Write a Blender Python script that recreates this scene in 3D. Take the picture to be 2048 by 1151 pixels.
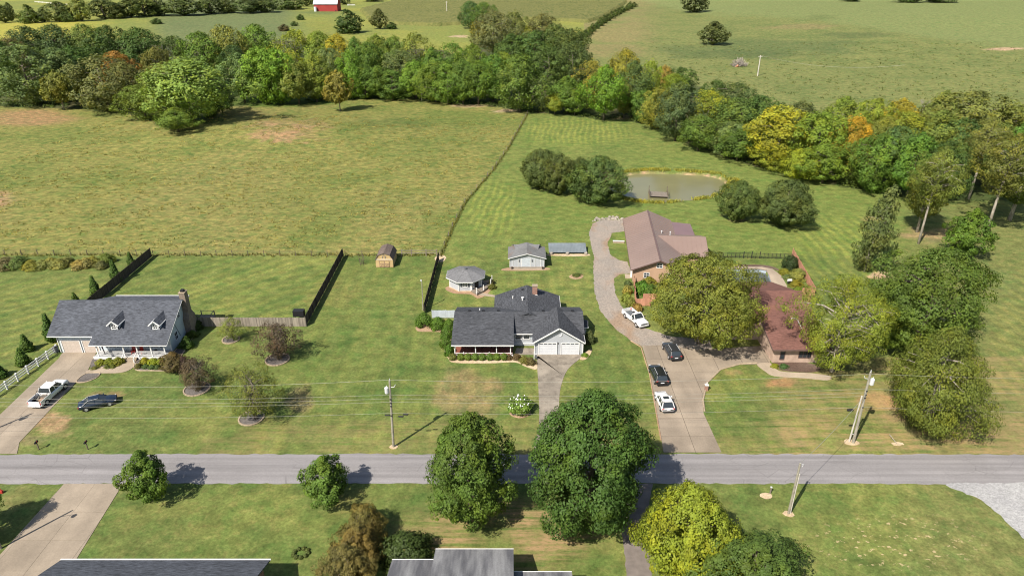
import bpy, math, random
import numpy as np
from mathutils import Vector

for o in list(bpy.data.objects):
    bpy.data.objects.remove(o, do_unlink=True)
SC = bpy.context.scene
COL = SC.collection

# ------------------------------------------------------------------ camera
CAM_H = 56.0
FPX = 1366.0                       # focal length in pixels of the 2048 px wide photograph
PITCH = math.radians(26.2)
cd = bpy.data.cameras.new('drone_camera')
cd.sensor_width = 36.0
cd.lens = 36.0 * FPX / 2048.0
cd.clip_start = 0.5
cd.clip_end = 9000.0
cam = bpy.data.objects.new('drone_camera', cd)
COL.objects.link(cam)
cam.location = (0, 0, CAM_H)
cam.rotation_euler = (math.pi / 2 - PITCH, 0, 0)
SC.camera = cam

# ------------------------------------------------------------------ sky, sun, exposure
SUN_EL = math.radians(47.5)
SH_AZ = math.radians(39.0)         # shadows fall away from the camera and to the right
world = bpy.data.worlds.new('World')
SC.world = world
world.use_nodes = True
wn = world.node_tree.nodes
bg = wn['Background']
sky = wn.new('ShaderNodeTexSky')
sky.sky_type = 'NISHITA'
sky.sun_disc = False
sky.sun_elevation = SUN_EL
sky.sun_rotation = math.pi + SH_AZ
sky.air_density = 1.2
sky.dust_density = 1.5
world.node_tree.links.new(sky.outputs[0], bg.inputs[0])
bg.inputs[1].default_value = 0.08
sd = bpy.data.lights.new('sun', 'SUN')
sd.energy = 5.0
sd.angle = math.radians(0.55)
sd.color = (1.0, 0.93, 0.82)
sun = bpy.data.objects.new('sun', sd)
COL.objects.link(sun)
ddir = Vector((math.sin(SH_AZ) * math.cos(SUN_EL), math.cos(SH_AZ) * math.cos(SUN_EL), -math.sin(SUN_EL)))
sun.rotation_euler = ddir.to_track_quat('-Z', 'Y').to_euler()
sun.location = (-60, -60, 120)
SC.view_settings.view_transform = 'Standard'
SC.view_settings.look = 'None'
SC.view_settings.exposure = 0.63
SC.view_settings.gamma = 1.0
SC.cycles.max_bounces = 5
SC.cycles.diffuse_bounces = 3
SC.cycles.transmission_bounces = 3
SC.cycles.glossy_bounces = 2
SC.cycles.caustics_reflective = False
SC.cycles.caustics_refractive = False
SC.cycles.use_denoising = True
SC.cycles.filter_width = 1.1

RNG = np.random.default_rng(7)
random.seed(5)

# ------------------------------------------------------------------ terrain shape
def sstep(a, b, t):
    t = np.clip((t - a) / (b - a), 0, 1)
    return t * t * (3 - 2 * t)

_lat = np.random.default_rng(3).random((256, 256))
def vnoise(x, y):
    xi = np.floor(x).astype(int); yi = np.floor(y).astype(int)
    fx = x - xi; fy = y - yi
    fx = fx * fx * (3 - 2 * fx); fy = fy * fy * (3 - 2 * fy)
    g = lambda a, b: _lat[a % 256, b % 256]
    return (g(xi, yi) * (1 - fx) + g(xi + 1, yi) * fx) * (1 - fy) + (g(xi, yi + 1) * (1 - fx) + g(xi + 1, yi + 1) * fx) * fy
def fnoise(x, y, o=4):
    s = 0; a = 0.5; n = 0
    for k in range(o):
        s = s + a * vnoise(x * 2 ** k + 17.3 * k, y * 2 ** k - 9.1 * k); n += a; a *= 0.5
    return s / n

def gauss(x, y, cx, cy, rx, ry):
    return np.exp(-(((x - cx) / rx) ** 2 + ((y - cy) / ry) ** 2))

POND_C = (40.0, 175.0)
def pond_d(x, y):
    """<1 inside the pond"""
    dx = x - 40.5; dy = y - 175.2
    c, s = math.cos(-0.22), math.sin(-0.22)
    u = dx * c - dy * s; v = dx * s + dy * c
    a = np.arctan2(v / 12.0, u / 16.0)
    return np.sqrt((u / 16.0) ** 2 + (v / 11.6) ** 2) / (1 + 0.05 * np.sin(3 * a + 1) + 0.03 * np.sin(5 * a))

def hgt(x, y):
    x = np.asarray(x, float); y = np.asarray(y, float)
    far = sstep(300, 700, y)
    h = 2.6 * gauss(x, y, -84, 236, 40, 26)                 # knoll in the pasture
    h = h + sstep(140, 230, y) * (1 - far) * 1.2 * (fnoise(x / 45, y / 45, 2) - 0.5)
    h = h + far * (5.0 * (fnoise(x / 170 + 3, y / 170, 2) - 0.45))
    h = h + sstep(330, 640, y) * sstep(60, 300, x) * 6.0
    pd = pond_d(x, y)
    h = h - 1.3 * sstep(1.09, 0.97, pd) + 0.25 * np.exp(-((pd - 1.16) / 0.09) ** 2)
    return h

def _tan(py): return math.tan(PITCH + math.atan((py - 575.5) / FPX))
def P(px, py, z=0.0):
    """photo pixel -> world point at height z"""
    y = (CAM_H - z) / _tan(py)
    d = math.cos(PITCH) * y + math.sin(PITCH) * (CAM_H - z)
    return Vector(((px - 1024) / FPX * d, y, z))
def Zat(py, y): return CAM_H - y * _tan(py)
def G(px, py):
    """photo pixel -> point on the terrain"""
    z = 0.0
    for _ in range(12):
        p = P(px, py, z); z = 0.5 * z + 0.5 * float(hgt(p.x, p.y))
    p = P(px, py, z); return Vector((p.x, p.y, float(hgt(p.x, p.y))))
def ppm(y, z=0.0): return FPX / (math.cos(PITCH) * y + math.sin(PITCH) * (CAM_H - z))

# ------------------------------------------------------------------ object helpers
def link(o): COL.objects.link(o); return o
def thing(name, label, cat, loc=(0, 0, 0), rotz=0.0, group=None):
    o = bpy.data.objects.new(name, None); o.empty_display_size = 0.3; link(o)
    o.location = loc; o.rotation_euler = (0, 0, rotz)
    o['label'] = label; o['category'] = cat
    if group: o['group'] = group
    return o
def tag(o, label, cat, group=None):
    o['label'] = label; o['category'] = cat
    if group: o['group'] = group
    return o
def stuff(o): o['kind'] = 'stuff'; return o

class MB:
    """collects shapes for ONE mesh"""
    def __init__(s): s.v = []; s.f = []; s.smooth = False
    def add(s, v, f):
        n = len(s.v); s.v += [tuple(p) for p in v]; s.f += [tuple(i + n for i in q) for q in f]; return s
    def box(s, x0, x1, y0, y1, z0, z1):
        return s.add([(x0, y0, z0), (x1, y0, z0), (x1, y1, z0), (x0, y1, z0), (x0, y0, z1), (x1, y0, z1), (x1, y1, z1), (x0, y1, z1)],
                     [(0, 3, 2, 1), (4, 5, 6, 7), (0, 1, 5, 4), (1, 2, 6, 5), (2, 3, 7, 6), (3, 0, 4, 7)])
    def obox(s, c, hx, hy, hz, rz=0.0, pitch=0.0):
        ca, sa = math.cos(rz), math.sin(rz); cp, sp = math.cos(pitch), math.sin(pitch)
        vs = []
        for sx, sy, sz in ((-1, -1, -1), (1, -1, -1), (1, 1, -1), (-1, 1, -1), (-1, -1, 1), (1, -1, 1), (1, 1, 1), (-1, 1, 1)):
            x, y, z = sx * hx, sy * hy, sz * hz
            x, z = x * cp - z * sp, x * sp + z * cp
            vs.append((c[0] + x * ca - y * sa, c[1] + x * sa + y * ca, c[2] + z))
        return s.add(vs, [(0, 3, 2, 1), (4, 5, 6, 7), (0, 1, 5, 4), (1, 2, 6, 5), (2, 3, 7, 6), (3, 0, 4, 7)])
    def bar(s, a, b, w, h):
        """rectangular bar from a to b; w horizontal, h vertical thickness"""
        a = Vector(a); b = Vector(b); d = (b - a).normalized()
        side = d.cross(Vector((0, 0, 1)))
        side = side.normalized() if side.length > 1e-4 else Vector((1, 0, 0))
        up = side.cross(d).normalized()
        vs = []
        for p in (a, b):
            for su, sv in ((-1, -1), (1, -1), (1, 1), (-1, 1)):
                vs.append(p + side * su * w / 2 + up * sv * h / 2)
        return s.add(vs, [(0, 1, 2, 3), (7, 6, 5, 4), (0, 4, 5, 1), (1, 5, 6, 2), (2, 6, 7, 3), (3, 7, 4, 0)])
    def slab(s, pts, t):
        """flat polygon given by its upper corners, thickened downward by t"""
        pts = [Vector(p) for p in pts]; n = len(pts)
        nr = (pts[1] - pts[0]).cross(pts[2] - pts[0]).normalized()
        if nr.z < 0: pts.reverse(); nr = -nr
        lo = [p - nr * t for p in pts]
        f = [tuple(range(n)), tuple(range(2 * n - 1, n - 1, -1))]
        for i in range(n):
            j = (i + 1) % n; f.append((i, i + n, j + n, j))
        return s.add(pts + lo, f)
    def prism(s, poly, z0, z1):
        n = len(poly); a = sum(poly[i][0] * poly[(i + 1) % n][1] - poly[(i + 1) % n][0] * poly[i][1] for i in range(n))
        if a < 0: poly = list(reversed(poly))
        v = [(p[0], p[1], z0) for p in poly] + [(p[0], p[1], z1) for p in poly]
        f = [tuple(range(n - 1, -1, -1)), tuple(range(n, 2 * n))]
        for i in range(n):
            j = (i + 1) % n; f.append((i, j, j + n, i + n))
        return s.add(v, f)
    def wall(s, pts, t):
        """vertical polygon (gable wall) in the x-z plane at given y, thickness t to +y: pts = [(x,z)..], use with y"""
        y = pts[0]; pl = pts[1]; n = len(pl)
        v = [(p[0], y, p[1]) for p in pl] + [(p[0], y + t, p[1]) for p in pl]
        f = [tuple(range(n)), tuple(range(2 * n - 1, n - 1, -1))]
        for i in range(n):
            j = (i + 1) % n; f.append((j, i, i + n, j + n))
        return s.add(v, f)
    def wallx(s, x, pl, t):
        n = len(pl)
        v = [(x, p[0], p[1]) for p in pl] + [(x + t, p[0], p[1]) for p in pl]
        f = [tuple(range(n - 1, -1, -1)), tuple(range(n, 2 * n))]
        for i in range(n):
            j = (i + 1) % n; f.append((i, j, j + n, i + n))
        return s.add(v, f)
    def tube(s, pts, rad, n=6, cap=True):
        pts = [Vector(p) for p in pts]
        if not hasattr(rad, '__len__'): rad = [rad] * len(pts)
        b = len(s.v); up = Vector((0.13, 0.97, 0.2)).normalized()
        for i, p in enumerate(pts):
            d = (pts[min(i + 1, len(pts) - 1)] - pts[max(i - 1, 0)])
            d = d.normalized() if d.length > 1e-6 else Vector((0, 0, 1))
            u = d.cross(up)
            if u.length < 1e-3: u = d.cross(Vector((1, 0, 0)))
            u.normalize(); w = d.cross(u)
            for k in range(n):
                a = 2 * math.pi * k / n
                s.v.append(tuple(p + (u * math.cos(a) + w * math.sin(a)) * rad[i]))
        for i in range(len(pts) - 1):
            for k in range(n):
                k2 = (k + 1) % n
                s.f.append((b + i * n + k, b + i * n + k2, b + (i + 1) * n + k2, b + (i + 1) * n + k))
        if cap:
            s.f.append(tuple(b + k for k in range(n - 1, -1, -1)))
            e = b + (len(pts) - 1) * n; s.f.append(tuple(e + k for k in range(n)))
        return s
    def cyl(s, c, r, z0, z1, n=16, r2=None):
        return s.tube([(c[0], c[1], z0), (c[0], c[1], z1)], [r, r if r2 is None else r2], n)
    def mesh(s, name, mat):
        m = bpy.data.meshes.new(name); m.from_pydata(s.v, [], s.f)
        if mat: m.materials.append(mat)
        if s.smooth:
            for p in m.polygons: p.use_smooth = True
        m.update(); return m
    def obj(s, name, mat, parent=None, local=False):
        """vertices are in world coordinates (shifted to the parent's base) unless local"""
        off = (0, 0, 0)
        if parent is not None and not local:
            q = parent; off = Vector((0, 0, 0))
            while q is not None: off = off + q.location; q = q.parent
            s.v = [(a - off[0], b - off[1], c - off[2]) for a, b, c in s.v]
        o = bpy.data.objects.new(name, s.mesh(name, mat)); o.parent = parent
        return link(o)

def np_mesh(name, verts, quads, mat, smooth=False):
    verts = np.asarray(verts, np.float32); quads = np.asarray(quads, np.int32)
    k = quads.shape[1]; m = bpy.data.meshes.new(name)
    m.vertices.add(len(verts)); m.vertices.foreach_set('co', verts.ravel())
    m.loops.add(quads.size); m.loops.foreach_set('vertex_index', quads.ravel())
    m.polygons.add(len(quads)); m.polygons.foreach_set('loop_start', np.arange(0, quads.size, k, dtype=np.int32))
    if smooth: m.polygons.foreach_set('use_smooth', np.ones(len(quads), bool))
    if mat: m.materials.append(mat)
    m.update(calc_edges=True); return m

def copy_tree(o, parent=None):
    c = o.copy(); link(c); c.parent = parent
    for ch in o.children: copy_tree(ch, c)
    return c

# ------------------------------------------------------------------ materials
class NT:
    def __init__(s, name):
        s.m = bpy.data.materials.new(name); s.m.use_nodes = True
        s.t = s.m.node_tree; s.n = s.t.nodes; s.l = s.t.links
        s.b = s.n['Principled BSDF']; s.out = s.n['Material Output']
    def node(s, t, **k):
        n = s.n.new(t)
        for a, v in k.items(): setattr(n, a, v)
        return n
    def set(s, sock, v):
        if isinstance(v, bpy.types.NodeSocket): s.l.new(v, sock)
        else: sock.default_value = v
    def pos(s, scale=(1, 1, 1), rot=0.0, obj=False):
        if obj: src = s.node('ShaderNodeTexCoord').outputs['Object']
        else: src = s.node('ShaderNodeNewGeometry').outputs['Position']
        mp = s.node('ShaderNodeMapping'); s.l.new(src, mp.inputs[0])
        mp.inputs['Scale'].default_value = scale; mp.inputs['Rotation'].default_value = (0, 0, rot)
        return mp.outputs[0]
    def noise(s, vec, scale=1.0, detail=3.0, rough=0.55):
        n = s.node('ShaderNodeTexNoise'); s.l.new(vec, n.inputs['Vector'])
        n.inputs['Scale'].default_value = scale; n.inputs['Detail'].default_value = detail; n.inputs['Roughness'].default_value = rough
        return n.outputs[0]
    def voro(s, vec, scale=1.0, feature='F1', out=0):
        n = s.node('ShaderNodeTexVoronoi', feature=feature); s.l.new(vec, n.inputs['Vector']); n.inputs['Scale'].default_value = scale
        return n.outputs[out]
    def mr(s, v, a, b, c, d):
        n = s.node('ShaderNodeMapRange'); s.set(n.inputs[0], v)
        for i, q in enumerate((a, b, c, d)): n.inputs[i + 1].default_value = q
        return n.outputs[0]
    def math(s, op, a, b=0.0):
        n = s.node('ShaderNodeMath', operation=op); s.set(n.inputs[0], a); s.set(n.inputs[1], b); return n.outputs[0]
    def mix(s, f, a, b, mode='MIX'):
        n = s.node('ShaderNodeMix', data_type='RGBA', blend_type=mode)
        s.set(n.inputs[0], f); s.set(n.inputs[6], a); s.set(n.inputs[7], b); return n.outputs[2]
    def scale(s, c, f):
        n = s.node('ShaderNodeVectorMath', operation='SCALE'); s.set(n.inputs[0], c if isinstance(c, bpy.types.NodeSocket) else c[:3]); s.set(n.inputs[3], f); return n.outputs[0]
    def bump(s, h, strength=0.5, dist=0.1):
        n = s.node('ShaderNodeBump'); n.inputs['Strength'].default_value = strength; n.inputs['Distance'].default_value = dist
        s.set(n.inputs['Height'], h); s.l.new(n.outputs[0], s.b.inputs['Normal']); return n
    def fin(s, col, rough=0.8, spec=0.3, metal=0.0):
        s.set(s.b.inputs['Base Color'], col); s.set(s.b.inputs['Roughness'], rough)
        s.b.inputs['Specular IOR Level'].default_value = spec; s.b.inputs['Metallic'].default_value = metal
        return s.m

def c4(c): return (c[0], c[1], c[2], 1.0)
def plain(name, col, rough=0.7, spec=0.3, metal=0.0, vary=0.12, vs=1.5, coat=0.0):
    t = NT(name); v = t.pos()
    n = t.noise(v, vs, 4)
    c = t.scale(c4(col), t.mr(n, 0.3, 0.7, 1 - vary, 1 + vary))
    if coat: t.b.inputs['Coat Weight'].default_value = coat; t.b.inputs['Coat Roughness'].default_value = 0.05
    return t.fin(c, rough, spec, metal)
def shingle(name, col, axis='x', vary=0.45, spots=None):
    """asphalt shingles: courses run along axis; tabs differ in tone"""
    t = NT(name)
    v = t.pos((1.6, 7, 7) if axis == 'x' else (7, 1.6, 7))
    n1 = t.noise(v, 1.0, 2, 0.6)
    n2 = t.noise(t.pos(), 0.35, 3)
    n3 = t.noise(t.pos(), 9.0, 2)
    f = t.math('MULTIPLY', t.mr(n1, 0.3, 0.7, 1 - vary, 1 + vary), t.mr(n2, 0.3, 0.7, 0.86, 1.12))
    f = t.math('MULTIPLY', f, t.mr(n3, 0.3, 0.7, 0.85, 1.15))
    c = t.scale(c4(col), f)
    if spots: c = t.mix(t.mr(t.noise(t.pos((1, .5, 1)), 0.55, 4), 0.53, 0.68, 0, 0.8), c, c4(spots))
    t.bump(n1, 0.35, 0.04)
    return t.fin(c, 0.92, 0.2)
def siding(name, col):
    t = NT(name)
    sx = t.node('ShaderNodeSeparateXYZ'); t.l.new(t.pos(), sx.inputs[0])
    fr = t.math('FRACT', t.math('MULTIPLY', sx.outputs[2], 6.0))
    c = t.scale(c4(col), t.math('MULTIPLY', t.mr(fr, 0.0, 0.16, 0.72, 1.0), t.mr(t.noise(t.pos(), 0.8, 3), 0.3, 0.7, 0.93, 1.06)))
    t.bump(fr, 0.4, 0.03)
    return t.fin(c, 0.55, 0.35)
def bricky(name, a, b, mortar, sx=4.6):
    t = NT(name)
    tc = t.node('ShaderNodeNewGeometry').outputs['Position']
    s3 = t.node('ShaderNodeSeparateXYZ'); t.l.new(tc, s3.inputs[0])
    cb = t.node('ShaderNodeCombineXYZ'); t.l.new(t.math('ADD', s3.outputs[0], s3.outputs[1]), cb.inputs[0]); t.l.new(s3.outputs[2], cb.inputs[1])
    br = t.node('ShaderNodeTexBrick'); t.l.new(cb.outputs[0], br.inputs[0]); br.inputs['Scale'].default_value = sx
    br.inputs['Color1'].default_value = c4(a); br.inputs['Color2'].default_value = c4(b); br.inputs['Mortar'].default_value = c4(mortar)
    br.inputs['Mortar Size'].default_value = 0.03
    c = t.scale(br.outputs[0], t.mr(t.noise(t.pos(), 1.2, 3), 0.3, 0.7, 0.8, 1.15))
    return t.fin(c, 0.9, 0.2)
def concrete(name, col, dark=0.75, stain=None):
    t = NT(name)
    n1 = t.noise(t.pos(), 0.25, 5, 0.6); n2 = t.noise(t.pos(), 6, 3); n3 = t.noise(t.pos((0.5, 0.06, 1)), 1.0, 3)
    f = t.math('MULTIPLY', t.mr(n1, 0.35, 0.68, dark, 1.1), t.mr(n2, 0.3, 0.7, 0.92, 1.08))
    f = t.math('MULTIPLY', f, t.mr(n3, 0.35, 0.65, 0.92, 1.06))
    c = t.scale(c4(col), f)
    if stain: c = t.mix(t.mr(t.noise(t.pos(), 0.6, 5, 0.65), 0.5, 0.66, 0, 0.75), c, c4(stain))
    oi = t.node('ShaderNodeObjectInfo')
    c = t.scale(c, t.mr(oi.outputs['Random'], 0, 1, 0.93, 1.06))
    t.bump(n2, 0.2, 0.02)
    return t.fin(c, 0.9, 0.25)
def gravel(name, col, col2, big=None):
    t = NT(name)
    v = t.pos()
    vc = t.voro(v, 9.0, out=1); n = t.noise(v, 0.22, 4); n2 = t.noise(v, 2.2, 4, 0.7)
    c = t.mix(t.mr(n, 0.4, 0.62, 0, 1), c4(col), c4(col2))
    if big: c = t.mix(t.mr(t.noise(t.pos((1, .45, 1)), 0.12, 3), 0.53, 0.6, 0, 0.7), c, c4(big))
    g = t.node('ShaderNodeSeparateColor'); t.l.new(vc, g.inputs[0])
    c = t.scale(c, t.math('MULTIPLY', t.mr(g.outputs[0], 0, 1, 0.80, 1.18), t.mr(n2, 0.3, 0.7, 0.82, 1.15)))
    t.bump(t.voro(v, 9.0), 0.4, 0.03)
    return t.fin(c, 0.95, 0.2)
def leaf(name, trans=0.24, hue=(1.36, 1.14, 0.7)):
    """foliage: the crown's own colour (Object colour) with leaf-to-leaf differences"""
    t = NT(name)
    oi = t.node('ShaderNodeObjectInfo'); at = t.node('ShaderNodeAttribute', attribute_name='rnd')
    col = oi.outputs['Color']
    r = at.outputs['Fac']
    c = t.scale(col, t.mr(r, 0, 1, 0.6, 1.95))
    n = t.noise(t.pos(), 0.33, 3)
    c = t.mix(t.mr(n, 0.46, 0.66, 0, 0.85), c, t.mix(1.0, c, c4(hue), 'MULTIPLY'))
    t.fin(c, 0.62, 0.25)
    tr = t.node('ShaderNodeBsdfTranslucent'); t.l.new(t.mix(1.0, c, (1.25, 1.3, 0.55, 1), 'MULTIPLY'), tr.inputs[0])
    ms = t.node('ShaderNodeMixShader'); ms.inputs[0].default_value = trans
    t.l.new(t.b.outputs[0], ms.inputs[1]); t.l.new(tr.outputs[0], ms.inputs[2]); t.l.new(ms.outputs[0], t.out.inputs[0])
    return t.m
def bark(name, col, pale):
    t = NT(name)
    n = t.noise(t.pos((4, 4, 0.8)), 1.5, 4)
    return t.fin(t.mix(t.mr(n, 0.4, 0.65, 0, 1), c4(col), c4(pale)), 0.9, 0.15)
def planks(name, col, axis, pitch=6.6, vary=0.3):
    t = NT(name)
    s3 = t.node('ShaderNodeSeparateXYZ'); t.l.new(t.pos(), s3.inputs[0])
    u = t.math('MULTIPLY', s3.outputs[axis], pitch)
    w = t.node('ShaderNodeTexWhiteNoise', noise_dimensions='1D'); t.l.new(t.math('FLOOR', u), w.inputs[1])
    f = t.math('MULTIPLY', t.mr(w.outputs[0], 0, 1, 1 - vary, 1 + vary), t.mr(t.noise(t.pos((1, 1, .3)), 2.0, 4), 0.3, 0.7, 0.8, 1.15))
    return t.fin(t.scale(c4(col), f), 0.9, 0.15)

M = {}
M['asphalt'] = None
M['conc_tan'] = concrete('concrete_tan', (0.285, 0.235, 0.180), 0.8)
M['conc_warm'] = concrete('concrete_warm', (0.275, 0.225, 0.172), 0.8)
M['conc_pale'] = concrete('concrete_pale', (0.345, 0.28, 0.21), 0.85)
M['conc_old'] = concrete('concrete_weathered', (0.30, 0.26, 0.21), 0.62, (0.13, 0.11, 0.09))
M['joint'] = plain('joint_dirt', (0.09, 0.075, 0.055), 0.95)
M['gravel'] = gravel('gravel_mixed', (0.29, 0.245, 0.205), (0.25, 0.22, 0.19), (0.27, 0.18, 0.115))
M['gravel_white'] = gravel('gravel_white', (0.34, 0.335, 0.33), (0.30, 0.295, 0.295))
M['gravel_dark'] = gravel('gravel_slate', (0.105, 0.092, 0.085), (0.14, 0.125, 0.115))
M['mulch'] = gravel('mulch', (0.10, 0.065, 0.05), (0.14, 0.10, 0.08))
M['bare'] = gravel('bare_soil', (0.36, 0.25, 0.16), (0.30, 0.19, 0.12))
M['sand'] = gravel('pale_spoil', (0.50, 0.40, 0.27), (0.44, 0.33, 0.21))
M['shingle_slate'] = shingle('shingle_slate', (0.072, 0.078, 0.092))
M['shingle_slate_y'] = shingle('shingle_slate_across', (0.072, 0.078, 0.092), 'y')
M['shingle_char'] = shingle('shingle_charcoal', (0.058, 0.061, 0.069))
M['shingle_char_y'] = shingle('shingle_charcoal_across', (0.058, 0.061, 0.069), 'y')
M['shingle_grey'] = shingle('shingle_grey', (0.155, 0.155, 0.16), vary=0.2)
M['shingle_grey_rust'] = shingle('shingle_grey_rusty', (0.155, 0.155, 0.155), vary=0.2, spots=(0.17, 0.12, 0.10))
M['shingle_brown'] = shingle('shingle_red_brown', (0.150, 0.074, 0.060), vary=0.3, spots=(0.185, 0.088, 0.062))
M['shingle_shed'] = shingle('shingle_shed', (0.13, 0.10, 0.085), 'y', vary=0.25)
def _streaked():
    t = NT('shingle_streaked'); n = t.noise(t.pos((0.75, 0.10, 0.10)), 1.0, 3, 0.6); n2 = t.noise(t.pos((2.5, .4, .4)), 1.0, 3, .6); n3 = t.noise(t.pos(), 7.0, 3)
    c = t.mix(t.mr(n, 0.4, 0.62, 0, 1), (0.235, 0.235, 0.24, 1), (0.105, 0.105, 0.115, 1))
    return t.fin(t.scale(c, t.math('MULTIPLY', t.mr(n2, .3, .7, .85, 1.12), t.mr(n3, .3, .7, .88, 1.1))), 0.9, 0.2)
M['weathered_roof'] = _streaked()
def _metal_roof():
    t = NT('metal_roof_brown')
    c = t.scale(c4((0.228, 0.162, 0.136)), t.mr(t.noise(t.pos(), 0.12, 4), 0.3, 0.7, 0.9, 1.1))
    return t.fin(c, 0.38, 0.5)
M['metal_brown'] = _metal_roof()
M['metal_mauve'] = plain('metal_roof_mauve', (0.19, 0.12, 0.12), 0.4, 0.5, 0, 0.06, 0.3)
M['metal_trim'] = plain('metal_trim_brown', (0.13, 0.085, 0.075), 0.5, 0.4)
M['metal_blue'] = plain('metal_sheet_grey_blue', (0.165, 0.19, 0.205), 0.45, 0.5, 0.0, 0.15, 0.6)
M['siding_blue'] = siding('siding_pale_blue', (0.52, 0.58, 0.62))
M['siding_grey'] = siding('siding_pale_grey', (0.41, 0.43, 0.46))
M['siding_white'] = siding('siding_white', (0.56, 0.575, 0.60))
M['tan_wall'] = plain('stucco_tan', (0.40, 0.265, 0.18), 0.85, 0.2, 0, 0.08, 0.7)
M['white'] = plain('white_paint', (0.66, 0.66, 0.655), 0.5, 0.35, 0, 0.05)
M['white_old'] = plain('white_paint_weathered', (0.70, 0.69, 0.66), 0.6, 0.3, 0, 0.12)
M['door_beige'] = plain('garage_door_beige', (0.47, 0.405, 0.35), 0.5, 0.35, 0, 0.05)
M['door_white'] = plain('garage_door_white', (0.56, 0.575, 0.60), 0.5, 0.35, 0, 0.04)
M['brick_red'] = bricky('brick_red', (0.24, 0.09, 0.06), (0.30, 0.13, 0.085), (0.35, 0.30, 0.26))
M['brick_pink'] = bricky('brick_pink', (0.40, 0.27, 0.20), (0.46, 0.31, 0.24), (0.46, 0.40, 0.34))
M['stone'] = gravel('field_stone', (0.24, 0.19, 0.15), (0.17, 0.14, 0.115))
M['rock'] = gravel('pale_rock', (0.32, 0.285, 0.24), (0.22, 0.195, 0.165))
M['kerb'] = plain('stone_edging', (0.34, 0.27, 0.19), 0.9, 0.2, 0, 0.25, 2.5)
M['porch_red'] = plain('porch_floor_red', (0.20, 0.07, 0.05), 0.6)
M['porch_grey'] = plain('porch_floor_grey', (0.36, 0.36, 0.36), 0.7)
M['dark'] = plain('dark_void', (0.02, 0.02, 0.022), 0.6)
M['glass'] = plain('window_glass', (0.03, 0.038, 0.045), 0.08, 0.6, 0, 0.05)
M['shutter'] = plain('shutter_grey', (0.10, 0.11, 0.12), 0.6)
M['fence_grey'] = planks('fence_weathered', (0.235, 0.205, 0.17), 0)
M['fence_dark'] = planks('fence_dark', (0.075, 0.060, 0.050), 1)
M['fence_pink'] = planks('fence_salmon', (0.47, 0.235, 0.155), 1, 6.6, 0.12)
M['fence_pink_x'] = planks('fence_salmon_front', (0.47, 0.235, 0.155), 0, 6.6, 0.12)
M['vinyl_grey'] = plain('vinyl_pale_grey', (0.42, 0.46, 0.50), 0.5)
M['wood_tan'] = planks('shed_plywood', (0.46, 0.33, 0.17), 0, 2.5, 0.08)
M['wood_grey'] = plain('wood_silvered', (0.20, 0.17, 0.14), 0.9, 0.15, 0, 0.3, 3)
M['wood_post'] = plain('wood_post', (0.13, 0.105, 0.08), 0.9, 0.15, 0, 0.3, 3)
M['pole'] = plain('pole_treated', (0.27, 0.25, 0.20), 0.85, 0.2, 0, 0.25, 2)
M['pole_pale'] = plain('pole_pale', (0.48, 0.45, 0.40), 0.8, 0.2, 0, 0.15, 2)
M['grey_metal'] = plain('galvanised', (0.55, 0.56, 0.57), 0.45, 0.5)
M['wire'] = plain('wire_aluminium', (0.27, 0.265, 0.23), 0.45, 0.4)
M['black'] = plain('black_plastic', (0.018, 0.018, 0.02), 0.5)
M['black_metal'] = plain('black_metal', (0.03, 0.03, 0.03), 0.5)
M['tyre'] = plain('tyre', (0.02, 0.02, 0.021), 0.9)
M['rim'] = plain('rim_alloy', (0.50, 0.50, 0.51), 0.35, 0.5, 0.4)
M['paint_white'] = plain('paint_white', (0.68, 0.68, 0.68), 0.35, 0.5, 0, 0.02, 1, 0.6)
M['paint_black'] = plain('paint_black', (0.012, 0.013, 0.015), 0.3, 0.5, 0, 0.02, 1, 0.8)
M['paint_grey'] = plain('paint_graphite', (0.035, 0.037, 0.042), 0.32, 0.5, 0.2, 0.02, 1, 0.8)
M['paint_navy'] = plain('paint_navy', (0.010, 0.018, 0.035), 0.3, 0.5, 0.1, 0.02, 1, 0.8)
M['lamp_red'] = plain('lamp_red', (0.42, 0.02, 0.02), 0.25, 0.5)
M['lamp_clear'] = plain('lamp_clear', (0.60, 0.60, 0.62), 0.15, 0.6)
M['plate'] = plain('licence_plate', (0.65, 0.68, 0.72), 0.4)
M['red_paint'] = plain('barn_red', (0.30, 0.045, 0.04), 0.75, 0.2, 0, 0.12, 0.2)
M['red_fabric'] = plain('red_paint', (0.40, 0.04, 0.03), 0.6)
M['tin'] = plain('tin_roof', (0.62, 0.66, 0.70), 0.4, 0.5, 0, 0.06, 0.2)
M['pool_liner'] = plain('pool_liner', (0.36, 0.42, 0.48), 0.4, 0.4, 0, 0.15, 1.2)
M['clay'] = plain('terracotta', (0.40, 0.20, 0.12), 0.8)
M['flower_white'] = plain('flower_white', (0.80, 0.80, 0.74), 0.7)
M['leaf'] = leaf('foliage')
M['leaf_dull'] = leaf('foliage_dull', 0.18, (1.3, 1.05, 0.8))
M['needle'] = leaf('needles', 0.12, (1.2, 1.1, 0.8))
M['bark'] = bark('bark_grey', (0.11, 0.09, 0.07), (0.22, 0.19, 0.155))
M['bark_pale'] = bark('bark_pale', (0.24, 0.21, 0.17), (0.42, 0.38, 0.32))
M['bark_dead'] = bark('bark_dead', (0.22, 0.19, 0.165), (0.38, 0.34, 0.30))
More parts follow.
